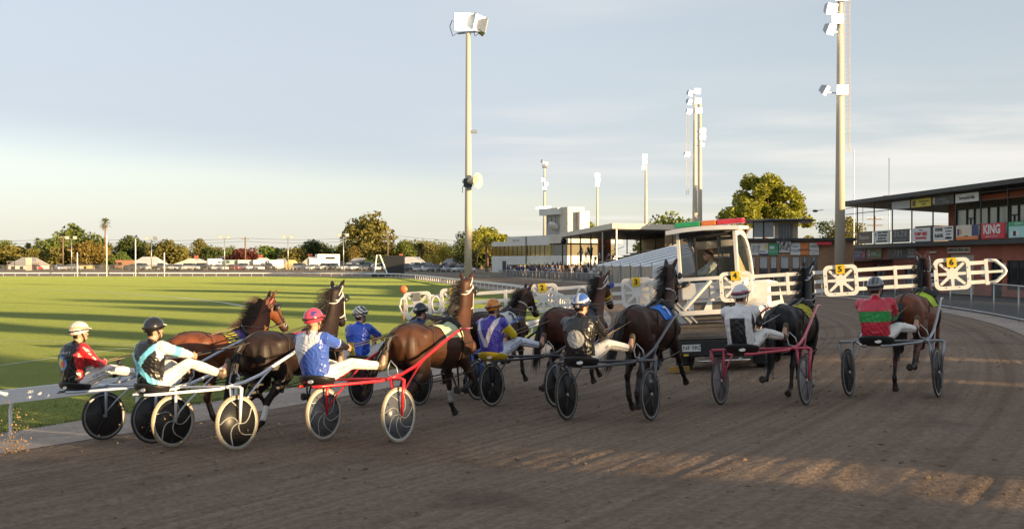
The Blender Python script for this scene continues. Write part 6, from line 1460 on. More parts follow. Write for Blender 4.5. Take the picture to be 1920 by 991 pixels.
runner(3, -1.93, 13.35, 29, dict(label='brown horse with lime striped saddlecloth pulling the red sulky', coat=(.11, .042, .018), legs=('stance', 'swing', 'lift', 'push'), blow=.3, yaw=10, hyaw=18, pitch=64, poll=(1.02, 0, 2.08), seed=8, cloth=lambda u, v: K if (abs(v - .1) < .28 and abs(u - .45) < .16) or abs(v) < .05 else ((.35, .50, .05) if (u * 5 + v * 9) % 1 < .45 else (.70, .70, .62)), bridle='white', tail=(-.3, .25), boots={('fore', 1): STEEL, ('fore', -1): BLACK, ('hind', 1): STRAP_W, ('hind', -1): BLACK}, rein=REIN_D, cup=BLACK),
  dict(label='bright red sulky with smoky disc wheels and tan tyres', frame=F_R, disc=D_G, swirl=SPL, pips=True, tyre=TYRE_T),
  dict(label='driver with ponytail in blue and white silks and pink helmet', design=d_bluewhite, helmet=lambda x, y, z: (.05, .05, .2) if abs(y + .07) < .02 and abs(z - .05) < .03 else ((.50, .03, .06) if (x * 40 + y * 25) % 2 < .25 else (.68, .06, .10)), peak=mat('pink_peak', (.66, .06, .1), .3), ponytail=True, legtext='DENBIGH WADE', hands=(.22, 1.22), lean=-.2, knee=1.03))
runner(4, -2.1, 18.0, 27, dict(label='bay horse with blue bridle behind the first numbered board', coat=(.10, .037, .017), legs=('push', 'reach', 'stance', 'swing'), yaw=8, hyaw=12, pitch=55, poll=(1.06, 0, 1.95), seed=12, cloth=lambda u, v: (.5, .5, .5), number='1', browband=mat('blue_browband', (.03, .07, .5), .5), noseroll=mat('blue_noseroll', (.03, .07, .45), .8), boots=K3),
  dict(label='maroon sulky with black disc wheels, half hidden behind the pink helmeted driver', frame=F_M, disc=D_K),
  dict(label='driver in bright blue silks with yellow starred panel and striped helmet', design=d_blueyellow, helmet=chev, hands=(.24, 1.18), lean=.05))
runner(5, -1.1, 18.4, 30, dict(label='dark bay horse with white neck strap before the second board', coat=(.075, .026, .014), legs=('swing', 'stance', 'push', 'reach'), yaw=2, hyaw=-12, pitch=56, poll=(1.08, 0, 1.86), seed=15, neckstrap=True, cloth=lambda u, v: (.6, .6, .6), number='2', boots=K3, blinkers=False),
  dict(label='blue sulky mostly hidden behind the brown striped-cloth horse', frame=F_B, disc=D_K),
  dict(label='driver mostly hidden, only black and yellow helmet showing over a horse', design=d_navy, helmet=lambda x, y, z: (.6, .5, .05) if (z > .07 and x > 0) else ((.6, .6, .6) if (y ** 2 + (z - .0) ** 2 < .001) else (.015, .015, .02)), lean=.1))
runner(6, .2, 16.5, 32, dict(label='bay horse with yellow and blue cheek rolls before the third board', coat=(.15, .048, .022), legs=('reach', 'push', 'lift', 'stance'), yaw=5, hyaw=-6, pitch=60, poll=(1.08, 0, 1.97), seed=18, bridle='white', noseroll=mat('gold_noseroll', (.55, .34, .03), .8), cup=mat('blue_yellow_cup', (.04, .06, .30), .6), cloth=lambda u, v: (.05, .05, .06), boots=K3),
  dict(label='black sulky with a yellow padded seat', frame=F_K, disc=D_K, seatm=mat('yellow_seat', (.55, .38, .02), .5)),
  dict(label='driver in purple silks with white vee and yellow sleeves', design=d_vee, helmet=lambda x, y, z: (.45, .06, .02) if math.sin(x * 60) * math.sin(y * 55 + z * 40) > .55 else (.72, .27, .02), peak=mat('orange_peak', (.7, .25, .03), .3), pants=PANTS_B, legtext='JACK LAUGHER', hands=(.16, 1.16), lean=.12))
runner(7, 1.32, 14.15, 26, dict(label='reddish bay horse with blue saddlecloth beside the starting truck', coat=(.085, .030, .015), legs=('swing', 'reach', 'stance', 'push'), yaw=6, hyaw=0, pitch=62, poll=(1.06, 0, 2.06), seed=21, neckstrap=True, blow=.5, cloth=lambda u, v: (.03, .20, .68) if u < .85 else (.65, .68, .72), number='7', nmat=STRAP_W, tail=(-.45, .12), boots=K3),
  dict(label='dark grey sulky with spoked black wheels', frame=F_G, disc=D_K, tint='EZY-R'),
  dict(label='driver in black silks with a large silver disc on the back', design=d_disc, helmet=lambda x, y, z: (.55, .57, .62) if abs(y) < .018 or abs(z - .04 - x * .3) < .012 else ((.02, .02, .03) if z < -.02 else (.035, .10, .36)), legtext='KERRYN MANNING'.replace('KERRYN MANNING', 'GREG'), hands=(.22, 1.14), lean=.18, knee=1.05))
runner(8, 3.6, 14.9, 28, dict(label='black horse with red head bobble and yellow saddlecloth', coat=(.010, .009, .009), legs=('stance', 'push', 'swing', 'lift'), yaw=6, hyaw=-8, pitch=66, poll=(1.04, 0, 2.04), seed=24, bridle='white', plume=mat('red_bobble', (.6, .02, .03), .7), cup=mat('tan_fleece_cup', (.20, .14, .06), .9, bump=.5), cloth=lambda u, v: (.65, .58, .03) if (u * 3 + v * 5) % 1 < .6 else K, socks=[('fore', -1)], rein=STEEL),
  dict(label='pinkish red sulky with clear dusty disc wheels', frame=F_P, disc=D_C),
  dict(label='driver in white silks with black square and maroon banded helmet', design=d_square, helmet=lambda x, y, z: (.30, .01, .05) if -.03 < z - abs(y) * .25 < .012 else ((.03, .03, .04) if z < -.07 else (.70, .69, .67)), legtext='KEVIN NUNN'.replace('KEVIN ', ''), knee=1.05, hands=(.25, 1.15), lean=.1))
runner(9, 5.5, 15.0, 30, dict(label='chestnut bay horse with white bridle pulling the rightmost sulky', coat=(.32, .09, .034), legs=('lift', 'stance', 'push', 'swing'), yaw=10, hyaw=14, pitch=58, poll=(1.10, 0, 2.02), seed=27, bridle='white', cloth=lambda u, v: (.45, .62, .03), boots={}, blow=.1, cup=mat('gold_cup', (.25, .17, .05), .5)),
  dict(label='grey steel sulky with dark wheels at the far right', frame=F_S, disc=D_K),
  dict(label='driver in red silks with broad green hoop and silver helmet', design=d_hoop, helmet=lambda x, y, z: (.03, .03, .035) if (abs(y) * 30) % 1.4 < .5 and z > .02 or abs(z + .03) < .012 else (.20, .205, .215), lean=.15, hands=(.22, 1.12), knee=1.02))
# starter in the cab
def starter():
    d, L = make_driver('person', 'starter in grey green jacket and sunglasses sitting in the truck cab', dict(design=lambda y, t, b, a, al: (.28, .31, .27), helmet=lambda x, y, z: (.04, .022, .014), pants=mat('dark_trousers', (.05, .05, .06), .8), hands=(.20, 1.15), boot=BOOT_B))
    for c in list(d.children):
        if c.name.startswith('helmet'):
            for g in list(c.children): bpy.data.objects.remove(g)
            bpy.data.objects.remove(c)
        elif c.name.startswith('hair'): bpy.data.objects.remove(c)
    hea = Vector((-.165 - .18 * .29, 0, 1.585)); k = MB()
    vs = []; nu, nv = 24, 10
    for j in range(nv + 1):
        for i in range(nu):
            t = 2 * math.pi * i / nu; p = R(8 + 82 * j / nv) * (1 - .30 * max(0, math.cos(t))) * (1 + .28 * max(0, -math.cos(t))); vs.append((hea.x - .006 + .104 * math.sin(p) * math.cos(t), .083 * math.sin(p) * math.sin(t), hea.z + .008 + .124 * math.cos(p)))
    k.add(vs, [(j * nu + i, j * nu + (i + 1) % nu, (j + 1) * nu + (i + 1) % nu, (j + 1) * nu + i) for j in range(nv) for i in range(nu)] + [tuple(range(nu))]); k.build('hair', HAIR_BROWN, d, True)
    g = MB()
    for s in (-1, 1): g.ball(hea + Vector((.092, s * .033, .016)), (.008, .028, .018), 10, 8); g.tube([hea + Vector((.088, s * .06, .02)), hea + Vector((.0, s * .08, .015))], .004, 5)
    g.tube([hea + Vector((.098, -.01, .02)), hea + Vector((.098, .01, .02))], .004, 5); g.build('sunglasses', BLACK, d, True)
    d.matrix_world = GV.matrix_world @ Matrix.Translation((-.30, .52, .77)) @ Matrix.Rotation(R(205), 4, 'Z')
    st = thing('starter_seat', 'dark seat under the starter inside the truck cab', 'seat'); st.matrix_world = GV.matrix_world @ Matrix.Translation((-.02, .6, 1.456)); P('cushion', BLACK, st, (-.2, .16, -.2, .2, .06, .15)); P('backrest', BLACK, st, (.12, .17, -.2, .2, .152, .6)); P('pedestal', DARK, st, (-.05, .05, -.05, .05, 0, .06))
starter()
# ------------------------------------------------------------------ poles, lamps, fences, cars, spectators
POLE = mat('painted_steel_pole', (.52, .46, .37), .55, .0, var=.08, scale=1.2, stretch=(1, 1, .2)); LENS = mat('floodlight_lens', (.85, .85, .8), .2, emit=(1, .96, .88), estr=.9); LENS_OFF = mat('unlit_lens', (.6, .6, .58), .15)
def flood(par, M, s=1.0, lit=True):
    f = bpy.data.objects.new('floodlight', None); COL.objects.link(f); f.parent = par; f.matrix_local = M @ Matrix.Scale(s, 4)
    k = MB(); k.add([(-.32, 0, -.28), (.32, 0, -.28), (.32, 0, .28), (-.32, 0, .28), (-.2, .34, -.16), (.2, .34, -.16), (.2, .34, .16), (-.2, .34, .16)], [(4, 5, 6, 7), (0, 1, 5, 4), (1, 2, 6, 5), (2, 3, 7, 6), (3, 0, 4, 7)]); k.build('housing', STEEL, f)
    P('lens', LENS if lit else LENS_OFF, f, (-.30, .30, -.02, .0, -.26, .26)); return f
def look(az, tilt): return Matrix.Rotation(R(az), 4, 'Z') @ Matrix.Rotation(R(tilt), 4, 'X')
def main_pole():
    Z = 49.0; b = at(878, 540, Z); root = thing('floodlight_pole', 'tall cream floodlight pole with horn loudspeaker standing inside the bend', 'light pole', (b.x, Z, 0)); top = at(878, 62, Z).z
    MB().tube([(0, 0, -.1), (0, 0, top * .45), (0, 0, top)], [.20, .155, .11], 20).build('pole', POLE, root, True)
    k = MB(); k.box(-.55, .75, -.04, .04, top - .02, top + .06, Matrix.Rotation(R(-25), 4, 'Z')); k.build('cross_arm', STEEL, root); flood(root, Matrix.Translation((-.18, -.1, top + .50)) @ look(8, 8), 1.55); flood(root, Matrix.Translation((.52, -.1, top + .42)) @ look(62, 12), 1.45, True); flood(root, Matrix.Translation((.80, -.05, top + .25)) @ look(100, 12), 1.3, False)
    for s in (-.75, .3): MB().tube([(s, 0, top + .6), (s - .12, 0, top + .3), (s + .02, 0, top - .15), (s + .25, 0, top)], .02, 6).build('cable', BLACK, root, True)
    zs = at(878, 340, Z).z; h = bpy.data.objects.new('horn_loudspeaker', None); COL.objects.link(h); h.parent = root; h.matrix_local = Matrix.Translation((.12, -.22, zs)) @ Matrix.Rotation(R(-35), 4, 'Z')
    MB().lathe([(.06, -.30), (.10, -.26), (.13, 0), (.20, .22), (.37, .42), (.365, .43), (.18, .22), (.10, 0)], 24, 'x').build('horn', S_CR, h, True); MB().lathe([(.001, -.42), (.10, -.42), (.12, -.30), (.06, -.28)], 16, 'x').build('driver_unit', STEEL, h, True)
    P('bracket', DARK, root, (-.20, .20, -.24, -.15, zs - .28, zs + .12)); MB().tube([(-.16, -.2, zs - .1), (-.26, -.2, zs - .3), (-.26, -.2, zs - .55)], .015, 5).build('cable', BLACK, root)
    zc = at(878, 248, Z).z; P('camera_box', STEEL, root, (.16, .42, -.12, .0, zc - .05, zc + .10))
main_pole()
def tower(label, px, Z, top_py, r, lamps, ladder=None, twin=None, base=.3):
    b = at(px, 500, Z); root = thing('light_tower', label, 'light tower', (b.x, Z, base), group='light towers along the track'); top = at(px, top_py, Z).z - base
    MB().tube([(0, 0, 0), (0, 0, top * .5), (0, 0, top)], [r, r * .68, r * .42], 16).build('mast', POLE, root, True)
    if twin: MB().tube([(twin, 2, 0), (twin, 2, top * .97)], [r * .8, r * .5], 12).build('mast', POLE, root, True)
    for (dx, py, az, tl, s) in lamps: z = at(px, py, Z).z - base; flood(root, Matrix.Translation((dx, -.4, z)) @ look(az, tl), s * (.72 if Z > 100 else 1)); MB().tube([(0, 0, z - .1), (dx, -.2, z - .1)], .05, 5).build('lamp_bracket', STEEL, root)
    if ladder:
        dx, y0, y1 = ladder; za, zb = at(px, y1, Z).z - base, at(px, y0, Z).z - base; l = MB().tube([(dx - .18, 0, za), (dx - .18, 0, zb)], .03, 5).build('ladder_rail', POLE, root); MB().tube([(dx + .18, 0, za), (dx + .18, 0, zb)], .03, 5).build('ladder_rail', POLE, root); k = MB()
        n = int((zb - za) / .32)
        for i in range(n): k.tube([(dx - .18, 0, za + .15 + i * .32), (dx + .18, 0, za + .15 + i * .32)], .02, 4)
        o = k.build('rungs', POLE, root); o['kind'] = 'stuff'
    return root
tower('massive light tower with side ladder between kiosk and hall', 1575, 74, -60, .41, [(-.7, 20, 25, 18, 1.5), (.0, -6, 0, 15, 1.5), (-.75, 58, 40, 25, 1.4), (-1.1, 172, 60, 30, 1.3), (.05, 170, -5, 4, 1.3), (-.3, 38, -20, 20, 1.3)], (.5, -10, 285))
tower('twin masted light tower behind the starting truck', 1303, 155, 182, .5, [(-.7, 176, 40, 20, 2.2), (.3, 172, 10, 15, 2.2), (-.8, 192, 50, 25, 2.2), (.4, 190, 0, 15, 2.2), (-.9, 210, 30, 20, 2.0), (.5, 208, -5, 10, 2.2), (1.1, 246, 0, 10, 2.0), (1.1, 258, 0, 10, 2.0), (1.0, 272, 0, 10, 1.4), (-1.2, 290, 30, 25, 2.0)], (-1.1, 215, 365), 1.1)
tower('light tower right of the commentary tower with two lamp clusters', 1211, 246, 300, .55, [(-.3, 293, 0, 15, 2.6), (-.3, 303, 10, 15, 2.6), (-.5, 314, 20, 20, 2.6)])
tower('slim light tower directly above the grandstand roof', 1120, 290, 335, .5, [(0, 329, 0, 15, 3.0), (.2, 337, 10, 15, 3.0), (0, 346, 0, 10, 2.6)])
tower('light tower rising behind the commentary tower', 1021, 262, 305, .55, [(-.4, 303, 90, 15, 2.4), (.4, 307, -60, 15, 2.4), (0, 312, 180, 10, 2.4), (-.3, 337, 10, 10, 2.2), (.4, 345, 0, 10, 2.2), (0, 353, 0, 10, 2.2)])
def pole(name, label, cat, px, py_top, Z, r=.09, m=STEEL, lamps=0, base=0, arm=0, group=None):
    b = at(px, 500, Z); root = thing(name, label, cat, (b.x, Z, base), group=group); top = at(px, py_top, Z).z - base; MB().tube([(0, 0, 0), (0, 0, top)], [r * 1.2, r], 8).build('pole', m, root, True)
    if lamps:
        MB().box(-1.1, 1.1, -.05, .05, top - .06, top).build('cross_arm', m, root)
        for s in (-.85, .85): flood(root, Matrix.Translation((s, -.2, top + .3)) @ look(0, 20), 1.35, False)
    if arm:
        for dz in (0, -.9) if arm > 1 else (0,): MB().box(-1.1, 1.1, -.06, .06, top - .5 + dz, top - .36 + dz).build('cross_arm', WOOD, root)
        for s in (-1, -.4, .4, 1): MB().lathe([(.06, 0), (.05, .2), (.01, .22)], 8, 'z', Matrix.Translation((s, 0, top - .36))).build('insulator', WHITE, root)
    return root
GPW = mat('goal_post_white', (.78, .78, .76), .4)
for lb, x, y in (('short left behind post of the goal', 145, 473), ('tall left goal post below the fan palm', 200, 440), ('tall right goal post', 254, 448), ('short right behind post of the goal', 308, 473)): pole('goal_post', lb, 'goal post', x, y, 204, .10, GPW, group='football goal posts')
pole('power_pole', 'wooden power pole beside the dark trees at left', 'power pole', 118, 442, 250, .17, WOOD, arm=2, base=.9, group='power poles'); pole('power_pole', 'wooden power pole behind the red leaved tree', 'power pole', 460, 444, 262, .17, WOOD, arm=1, base=.9, group='power poles'); pole('power_pole', 'power pole carrying a lamp box right of the tall gum', 'power pole', 727, 438, 262, .16, WOOD, arm=1, base=.9, group='power poles'); pole('power_pole', 'power pole seen through the hall balcony', 'power pole', 1640, 405, 150, .13, WOOD, arm=2, group='power poles')
for lb, x, y in (('twin lamp pole next to the left power pole', 134, 448), ('twin lamp pole right of the goal posts', 284, 449), ('twin lamp pole over the solar panel house', 421, 447), ('twin lamp pole over the small yellow cottage', 540, 446), ('twin lamp pole left of the tall gum', 644, 443)): pole('lamp_pole', lb, 'lamp pole', x, y, 228, .09, STEEL, 1, .9, group='twin lamp poles round the far bend')
pole('flag_pole', 'slim white mast just right of the massive light tower', 'mast', 1601, 280, 118, .07, WHITE, group='masts by the hall'); pole('flag_pole', 'thin mast behind the hall balcony', 'mast', 1667, 296, 120, .05, STEEL, group='masts by the hall'); pole('lamp_pole', 'street lamp pole seen through the hall balcony', 'lamp pole', 1618, 380, 130, .06, STEEL)
# overhead wires
k = MB()
def wire(a, b, sag=.8): k.tube([a.lerp(b, t) + Vector((0, 0, -sag * 4 * t * (1 - t))) for t in np.linspace(0, 1, 9)], .03, 4)
for dz in (0, 6): wire(at(-60, 446 + dz, 250), at(118, 444 + dz, 250)); wire(at(118, 444 + dz, 250), at(460, 446 + dz, 262)); wire(at(460, 446 + dz, 262), at(727, 440 + dz, 262)); wire(at(727, 440 + dz, 262), at(1000, 452 + dz, 300))
tag(k.build('overhead_wires', BLACK), 'sagging power wires strung between the wooden poles', 'wires')

# fences
def mesh_mat(name, c, alpha, sc_=18):
    m = bpy.data.materials.new(name); m.use_nodes = True; nt = m.node_tree; b = nt.nodes['Principled BSDF']; b.inputs['Base Color'].default_value = (*c, 1); b.inputs['Roughness'].default_value = .6; b.inputs['Metallic'].default_value = .3; b.inputs['Alpha'].default_value = alpha; return m
CHAIN = mesh_mat('chain_link', (.20, .20, .20), .28); CROWDM = mesh_mat('dense_fence_mesh', (.16, .15, .15), .62)
def fence(name, label, u, s0, s1, h, step, r=.025, m=CHAIN, mid=False, posts=True):
    root = thing(name, label, 'fence'); S = np.arange(s0, s1, step); f = lambda A, s: np.interp(s, RS, A)
    uu = u if callable(u) else (lambda s: u)
    pt = lambda s, z: Vector((f(RC[:, 0], s) + f(RN[:, 0], s) * uu(s), f(RC[:, 1], s) + f(RN[:, 1], s) * uu(s), f(BANK, s) * prof(TW) + z))
    pm = MB().tube([(0, 0, -.1), (0, 0, h)], r, 8).mesh('post'); pm.materials.append(STEEL)
    for s in S: o = obj('post', pm, None, root, True); o.location = pt(s, 0)
    for z in (h, .12) + ((h / 2,) if mid else ()): MB().tube([pt(s, z) for s in S], r * .9, 6).build('rail', STEEL, root, True)
    if m:
        vs = []
        for s in S: vs += [pt(s, .14), pt(s, h - .02)]
        MB().add(vs, [(2 * i, 2 * i + 2, 2 * i + 3, 2 * i + 1) for i in range(len(S) - 1)]).build('mesh', m, root)
sI = lambda Y: float(RS[[i for i in range(len(RC)) if RC[i, 1] > Y][0]])
fence('pipe_fence', 'galvanised pipe fence with wire mesh along the outside of the track', lambda s: TW + .95 + 7.0 * min(1, max(0, (sI(33) - s) / 22)) ** 1.5, sI(-8), sI(72), 1.15, 2.4)
fence('crowd_fence', 'grey mesh fence in front of the spectators on the home straight', TW + 1.0, sI(76), sI(182), 1.25, 2.4, .03, CROWDM)
fence('far_fence', 'low chain fence between far bend and car park', TW + 1.2, sI(182) + 4, RS[-1] - 40, 1.3, 3.0, .04, CHAIN)

# cars
def car_mesh(kind):
    prof = {'sedan': ([(-2.2, .35), (-2.25, .75), (-1.5, .92), (-.9, 1.0), (1.0, .98), (2.05, .80), (2.2, .55), (2.15, .32)], [(-1.45, .93), (-.8, 1.40), (.35, 1.42), (1.1, .97)]),
            'suv': ([(-2.2, .42), (-2.25, 1.0), (-2.15, 1.05), (1.0, 1.08), (2.1, .95), (2.25, .6), (2.2, .38)], [(-2.1, 1.05), (-1.9, 1.66), (.3, 1.70), (1.05, 1.07)]),
            'ute': ([(-2.4, .48), (-2.45, 1.05), (-.9, 1.05), (1.1, 1.08), (2.2, .98), (2.35, .6), (2.3, .42)], [(-.85, 1.05), (-.7, 1.68), (.45, 1.70), (1.15, 1.07)]),
            'van': ([(-2.3, .4), (-2.35, 1.1), (1.9, 1.15), (2.35, .9), (2.4, .5), (2.3, .36)], [(-2.3, 1.1), (-2.25, 1.95), (1.0, 2.0), (1.85, 1.14)])}[kind]
    return prof
YM = Matrix(((1, 0, 0, 0), (0, 0, 1, 0), (0, 1, 0, 0), (0, 0, 0, 1)))
HEADL = mat('headlamp', (.75, .75, .72), .15)
PROTO = {}
def car(kind, paint_m, label, x, y, z, rz, group):
    key = (kind, paint_m.name)
    if key in PROTO: root = copy_tree(PROTO[key]); tag(root, label)
    else:
        body, cab = car_mesh(kind); root = thing('parked_car' if kind != 'ute' else 'parked_utility', label, {'sedan': 'car', 'suv': 'car', 'ute': 'utility', 'van': 'van'}[kind]); PROTO[key] = root
        bevel(MB().prism(body, -.88, .88, YM).build('body', paint_m, root), .06, 2); c = MB(); n = len(cab); vs = [(x_, -.82 + (.0 if z_ < 1.2 else .14), z_) for x_, z_ in cab] + [(x_, .82 - (.0 if z_ < 1.2 else .14), z_) for x_, z_ in cab]
        c.add(vs, [tuple(range(n)), tuple(range(2 * n - 1, n - 1, -1))] + [(i, n + i, n + (i + 1) % n, (i + 1) % n) for i in range(n)]); c.build('windows', GLASS, root)
        xs = [p[0] for p in cab if p[1] > 1.2]; zt_ = max(p[1] for p in cab); P('roof', paint_m, root, (min(xs), max(xs), -.68, .68, zt_ - .03, zt_ + .04))
        for xx in (-1.35, 1.4):
            for s in (-1, 1): w = MB().lathe([(.001, s * .1), (.2, s * .1), (.32, s * .09), (.33, -s * .09), (.2, -s * .1)], 14, 'y', Matrix.Translation((xx, s * .80, .33))).build('wheel', TYRE, root, True)
        for s in (-1, 1): P('headlight', HEADL, root, (2.12, 2.27 if kind != 'ute' else 2.36, s * .62 - .16, s * .62 + .16, .66, .80))
    root.location = (x, y, z); root.rotation_euler = (0, 0, rz); root['group'] = group; return root
CP = {n: mat('car_' + n, c, .25, var=.04, coat=.5) for n, c in dict(white=(.74, .74, .73), silver=(.42, .43, .44), black=(.02, .02, .022), red=(.42, .03, .03), blue=(.03, .08, .25), grey=(.12, .125, .13)).items()}
ORD = 'first second third fourth fifth sixth seventh eighth ninth tenth eleventh twelfth thirteenth fourteenth fifteenth sixteenth seventeenth eighteenth nineteenth twentieth twenty-first twenty-second'.split()
rr = random.Random(4); cols = ['white', 'silver', 'black', 'white', 'white', 'grey', 'white', 'silver', 'white', 'black', 'white', 'white', 'grey', 'silver', 'white', 'white', 'white', 'blue', 'white', 'black']
for i in range(16):
    px = 588 + i * 19.5; Z = 247; z = .98 if px < 800 else .5; k_ = ('sedan', 'suv', 'ute', 'suv', 'ute')[i % 5]; b = at(px, 500, Z); z = ground_z(b.x, Z); car(k_, CP[cols[i]], f'{cols[i]} {dict(sedan="car", suv="wagon", ute="utility")[k_]}, {ORD[i]} from the left in the front car park row', b.x, Z, z, R(-90 + rr.uniform(-40, 25)), 'cars parked beyond the far bend')
for i in range(14):
    px = 640 + i * 17.5; Z = 258; b = at(px, 500, Z); z = ground_z(b.x, Z) + .1; c_ = ('white', 'white', 'silver', 'white')[i % 4]; k_ = ('van', 'suv', 'van')[i % 3]; car(k_, CP[c_], f'{c_} {dict(van="van", suv="wagon")[k_]}, {ORD[i]} from the left in the back car park row', b.x, Z, z, R(-90 + rr.uniform(-30, 30)), 'vans parked in the back row')
for i, (px, c_, k_) in enumerate([(66, 'red', 'sedan'), (112, 'white', 'sedan'), (135, 'silver', 'sedan'), (252, 'grey', 'sedan'), (268, 'silver', 'suv'), (303, 'grey', 'ute'), (322, 'white', 'sedan'), (334, 'silver', 'sedan'), (360, 'white', 'suv'), (384, 'black', 'suv'), (391, 'silver', 'sedan'), (413, 'white', 'sedan'), (438, 'red', 'sedan'), (457, 'white', 'ute'), (483, 'white', 'sedan'), (503, 'black', 'suv'), (566, 'silver', 'suv')]):
    Z = 250; b = at(px, 500, Z); car(k_, CP[c_], f'{c_} {dict(sedan="car", suv="wagon", ute="utility")[k_]}, {ORD[i]} from the left along the far fence', b.x, Z, ground_z(b.x, Z), R(rr.uniform(-60, -10)), 'cars parked along the far fence')
def floatbox(label, px, m, w=2.4, h=2.5, l=3.4, Z=252):
    b = at(px, 500, Z); root = thing('horse_float', label, 'horse trailer', (b.x, Z, ground_z(b.x, Z)), (0, 0, R(20)), 'horse trailers by the far fence'); bevel(P('body', m, root, (-l / 2, l / 2, -w / 2, w / 2, .5, h)), .2, 3); P('tail_ramp', STEEL, root, (-l / 2 - .05, -l / 2 - .01, -w / 2 + .3, w / 2 - .3, .5, 1.7)); [MB().lathe([(.001, s * .1), (.3, s * .1), (.3, -s * .1)], 12, 'y', Matrix.Translation((0, s * (w / 2 + .02), .32))).build('wheel', TYRE, root) for s in (-1, 1)]
floatbox('brown and white horse trailer by the second goal post', 234, mat('float_brown', (.22, .11, .06), .5), l=4.6); floatbox('white horse trailer left of the red leaved tree', 411, WHITE); floatbox('pale green horse trailer beside the red car', 434, mat('float_green', (.32, .42, .36), .5)); floatbox('white horse trailer with rounded roof under the red leaved tree', 458, CREAM); floatbox('white horse trailer left of the small yellow cottage', 487, WHITE); floatbox('white horse trailer right next to the yellow cottage', 517, WHITE); floatbox('white caravan behind the solar panel house car', 402, WHITE, h=2.8)
b = at(600, 500, 254); tk = thing('horse_truck', 'large white horse truck parked at the left of the car park', 'truck', (b.x, 254, ground_z(b.x, 254)), (0, 0, R(205))); P('box', WHITE, tk, (-4.6, .9, -1.25, 1.25, .8, 3.9)); bevel(P('cab', WHITE, tk, (1.0, 2.9, -1.2, 1.2, .6, 2.9)), .12, 2); P('windscreen', GLASS, tk, (2.9, 2.94, -1.05, 1.05, 1.7, 2.6)); P('grille', DARK, tk, (2.9, 2.95, -.9, .9, .7, 1.2)); P('side_window', GLASS, tk, (-3.4, -1.0, 1.25, 1.28, 2.7, 3.2)); [MB().lathe([(.001, s * .14), (.48, s * .14), (.48, -s * .14)], 14, 'y', Matrix.Translation((xx, s * 1.1, .48))).build('wheel', TYRE, tk) for xx in (-3.4, -2.3, 2.0) for s in (-1, 1)]
b = at(722, 512, 210); tt = thing('judge_trailer', 'small white lattice tower on a trailer inside the far rail', 'trailer', (b.x, 200, 0)); P('platform', WHITE, tt, (-2.2, 2.2, -.8, .8, .5, .7)); MB().tube([(-.8, 0, .7), (-.4, 0, 4.2), (.2, 0, 4.2), (1.6, 0, .7)], .14, 4).build('mast_frame', WHITE, tt); P('wheel_box', DARK, tt, (-1.3, 1.3, -.6, .6, 0, .5)); b2 = at(742, 505, 205); ds = thing('dark_shed', 'black box shed beside the white trailer tower', 'shed', (b2.x, 206, 0)); P('wall', DARK, ds, (-2.2, 1.6, -1, 1, 0, 4.0)); P('roof', CHAR, ds, (-2.3, 1.7, -1.1, 1.1, 4.0, 4.15))

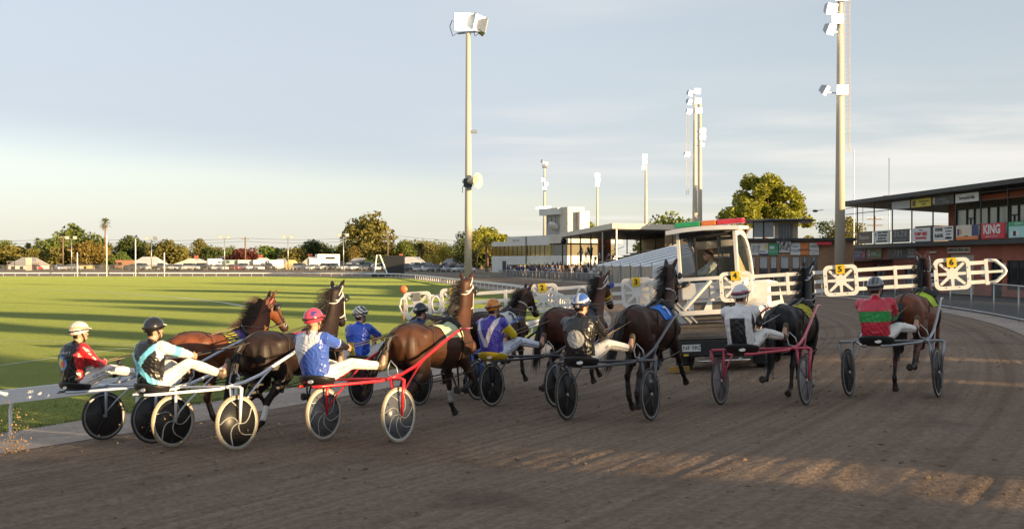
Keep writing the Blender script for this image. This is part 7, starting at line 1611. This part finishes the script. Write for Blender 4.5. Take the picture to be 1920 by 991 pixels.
# spectators
def person_mesh(c_top, c_leg, seat=False):
    k = MB(); z0 = .45 if seat else 0
    for s in (-1, 1):
        if seat: k.tube([(0, s * .1, .5), (.4, s * .12, .5), (.42, s * .12, .05)], [.085, .07, .05], 6)
        else: k.tube([(0, s * .09, .86), (.01, s * .10, .45), (0, s * .11, 0)], [.09, .065, .05], 6)
        zs = .98 if seat else 1.38; k.tube([(0, s * .19, zs), (.03, s * .24, zs - .28), (.16, s * .18, zs - .42)], [.055, .045, .035], 6)
    zb = .45 if seat else .84; k.tube([(0, 0, zb), (0, 0, zb + .25), (0, 0, zb + .52), (0, 0, zb + .60)], [(.16, .11), (.14, .10), (.19, .11), (.07, .06)], 10, up=(1, 0, 0)); k.tube([(0, 0, zb + .58), (0, 0, zb + .68)], .05, 8); k.ball((.01, 0, zb + .78), (.095, .08, .115), 10, 8)
    me = k.mesh('spectator'); co = coords(me); rgb = np.where(co[:, 2:3] < zb + .02, np.array(c_leg), np.array(c_top)); rgb = np.where(co[:, 2:3] > zb + .62, np.array((.40, .24, .17)), rgb); rgb = np.where((co[:, 2:3] > zb + .80) | ((co[:, 2:3] > zb + .70) & (co[:, 0:1] < -.03)), np.array((.04, .028, .02)), rgb); paint(me, rgb); me.materials.append(mat('spectator_clothes', attr='Col', rough=.8, var=.1)); return me
TOPS = [((.03, .03, .035), 'black'), ((.05, .07, .16), 'navy'), ((.55, .55, .53), 'white'), ((.20, .20, .20), 'grey'), ((.16, .10, .07), 'brown'), ((.35, .05, .05), 'red'), ((.10, .16, .30), 'blue')]
PMS = {(n, s): person_mesh(c, (.04, .04, .05), s) for c, n in TOPS for s in (False, True)}
rr = random.Random(9)
def spectator(x, y, z, col_, seat, where, group):
    me = PMS[(col_, seat)]; o = obj('person', me, None, None, True); o.location = (x, y, z); o.rotation_euler = (0, 0, math.atan2(-y * .3, -40 - x) + rr.uniform(-.6, .6)); tag(o, f'spectator in {col_} top {"sitting" if seat else "standing"} {where}', 'person', group)
names = [n for c, n in TOPS]
for i in range(105):
    t = rr.random(); s = sI(178) - 62 * t ** 1.2; u = TW + 1.7 + rr.random() * 3.0; f = lambda A: np.interp(s, RS, A); x = f(RC[:, 0]) + f(RN[:, 0]) * u; y = f(RC[:, 1]) + f(RN[:, 1]) * u
    spectator(float(x), float(y), float(f(BANK) * prof(TW)) + (.0 if i % 2 else .45), rr.choice(names[:5] + names[:3]) if i % 9 else rr.choice(names), False, 'behind the mesh fence before the clubhouse', 'spectators along the home straight fence')

for i in range(70):                                             # on the terraces and in the stand
    px = rr.uniform(990, 1165) if i < 52 else rr.uniform(1085, 1180); Z = 214 - (px - 990) * .28 + rr.uniform(-4, 6); b = at(px, 500, Z); hgt = rr.choice((.5, .8, 1.1, 1.5)) if i < 52 else rr.uniform(2.2, 4.0)
    zz = at(px, rr.uniform(506, 512) if i < 52 else rr.uniform(478, 496), Z).z; spectator(b.x, Z, zz, rr.choice(names[:5]), i % 3 == 0, 'on the terrace between clubhouse and grandstand' if i < 52 else 'on a bench inside the grandstand', 'spectators on the terraces')
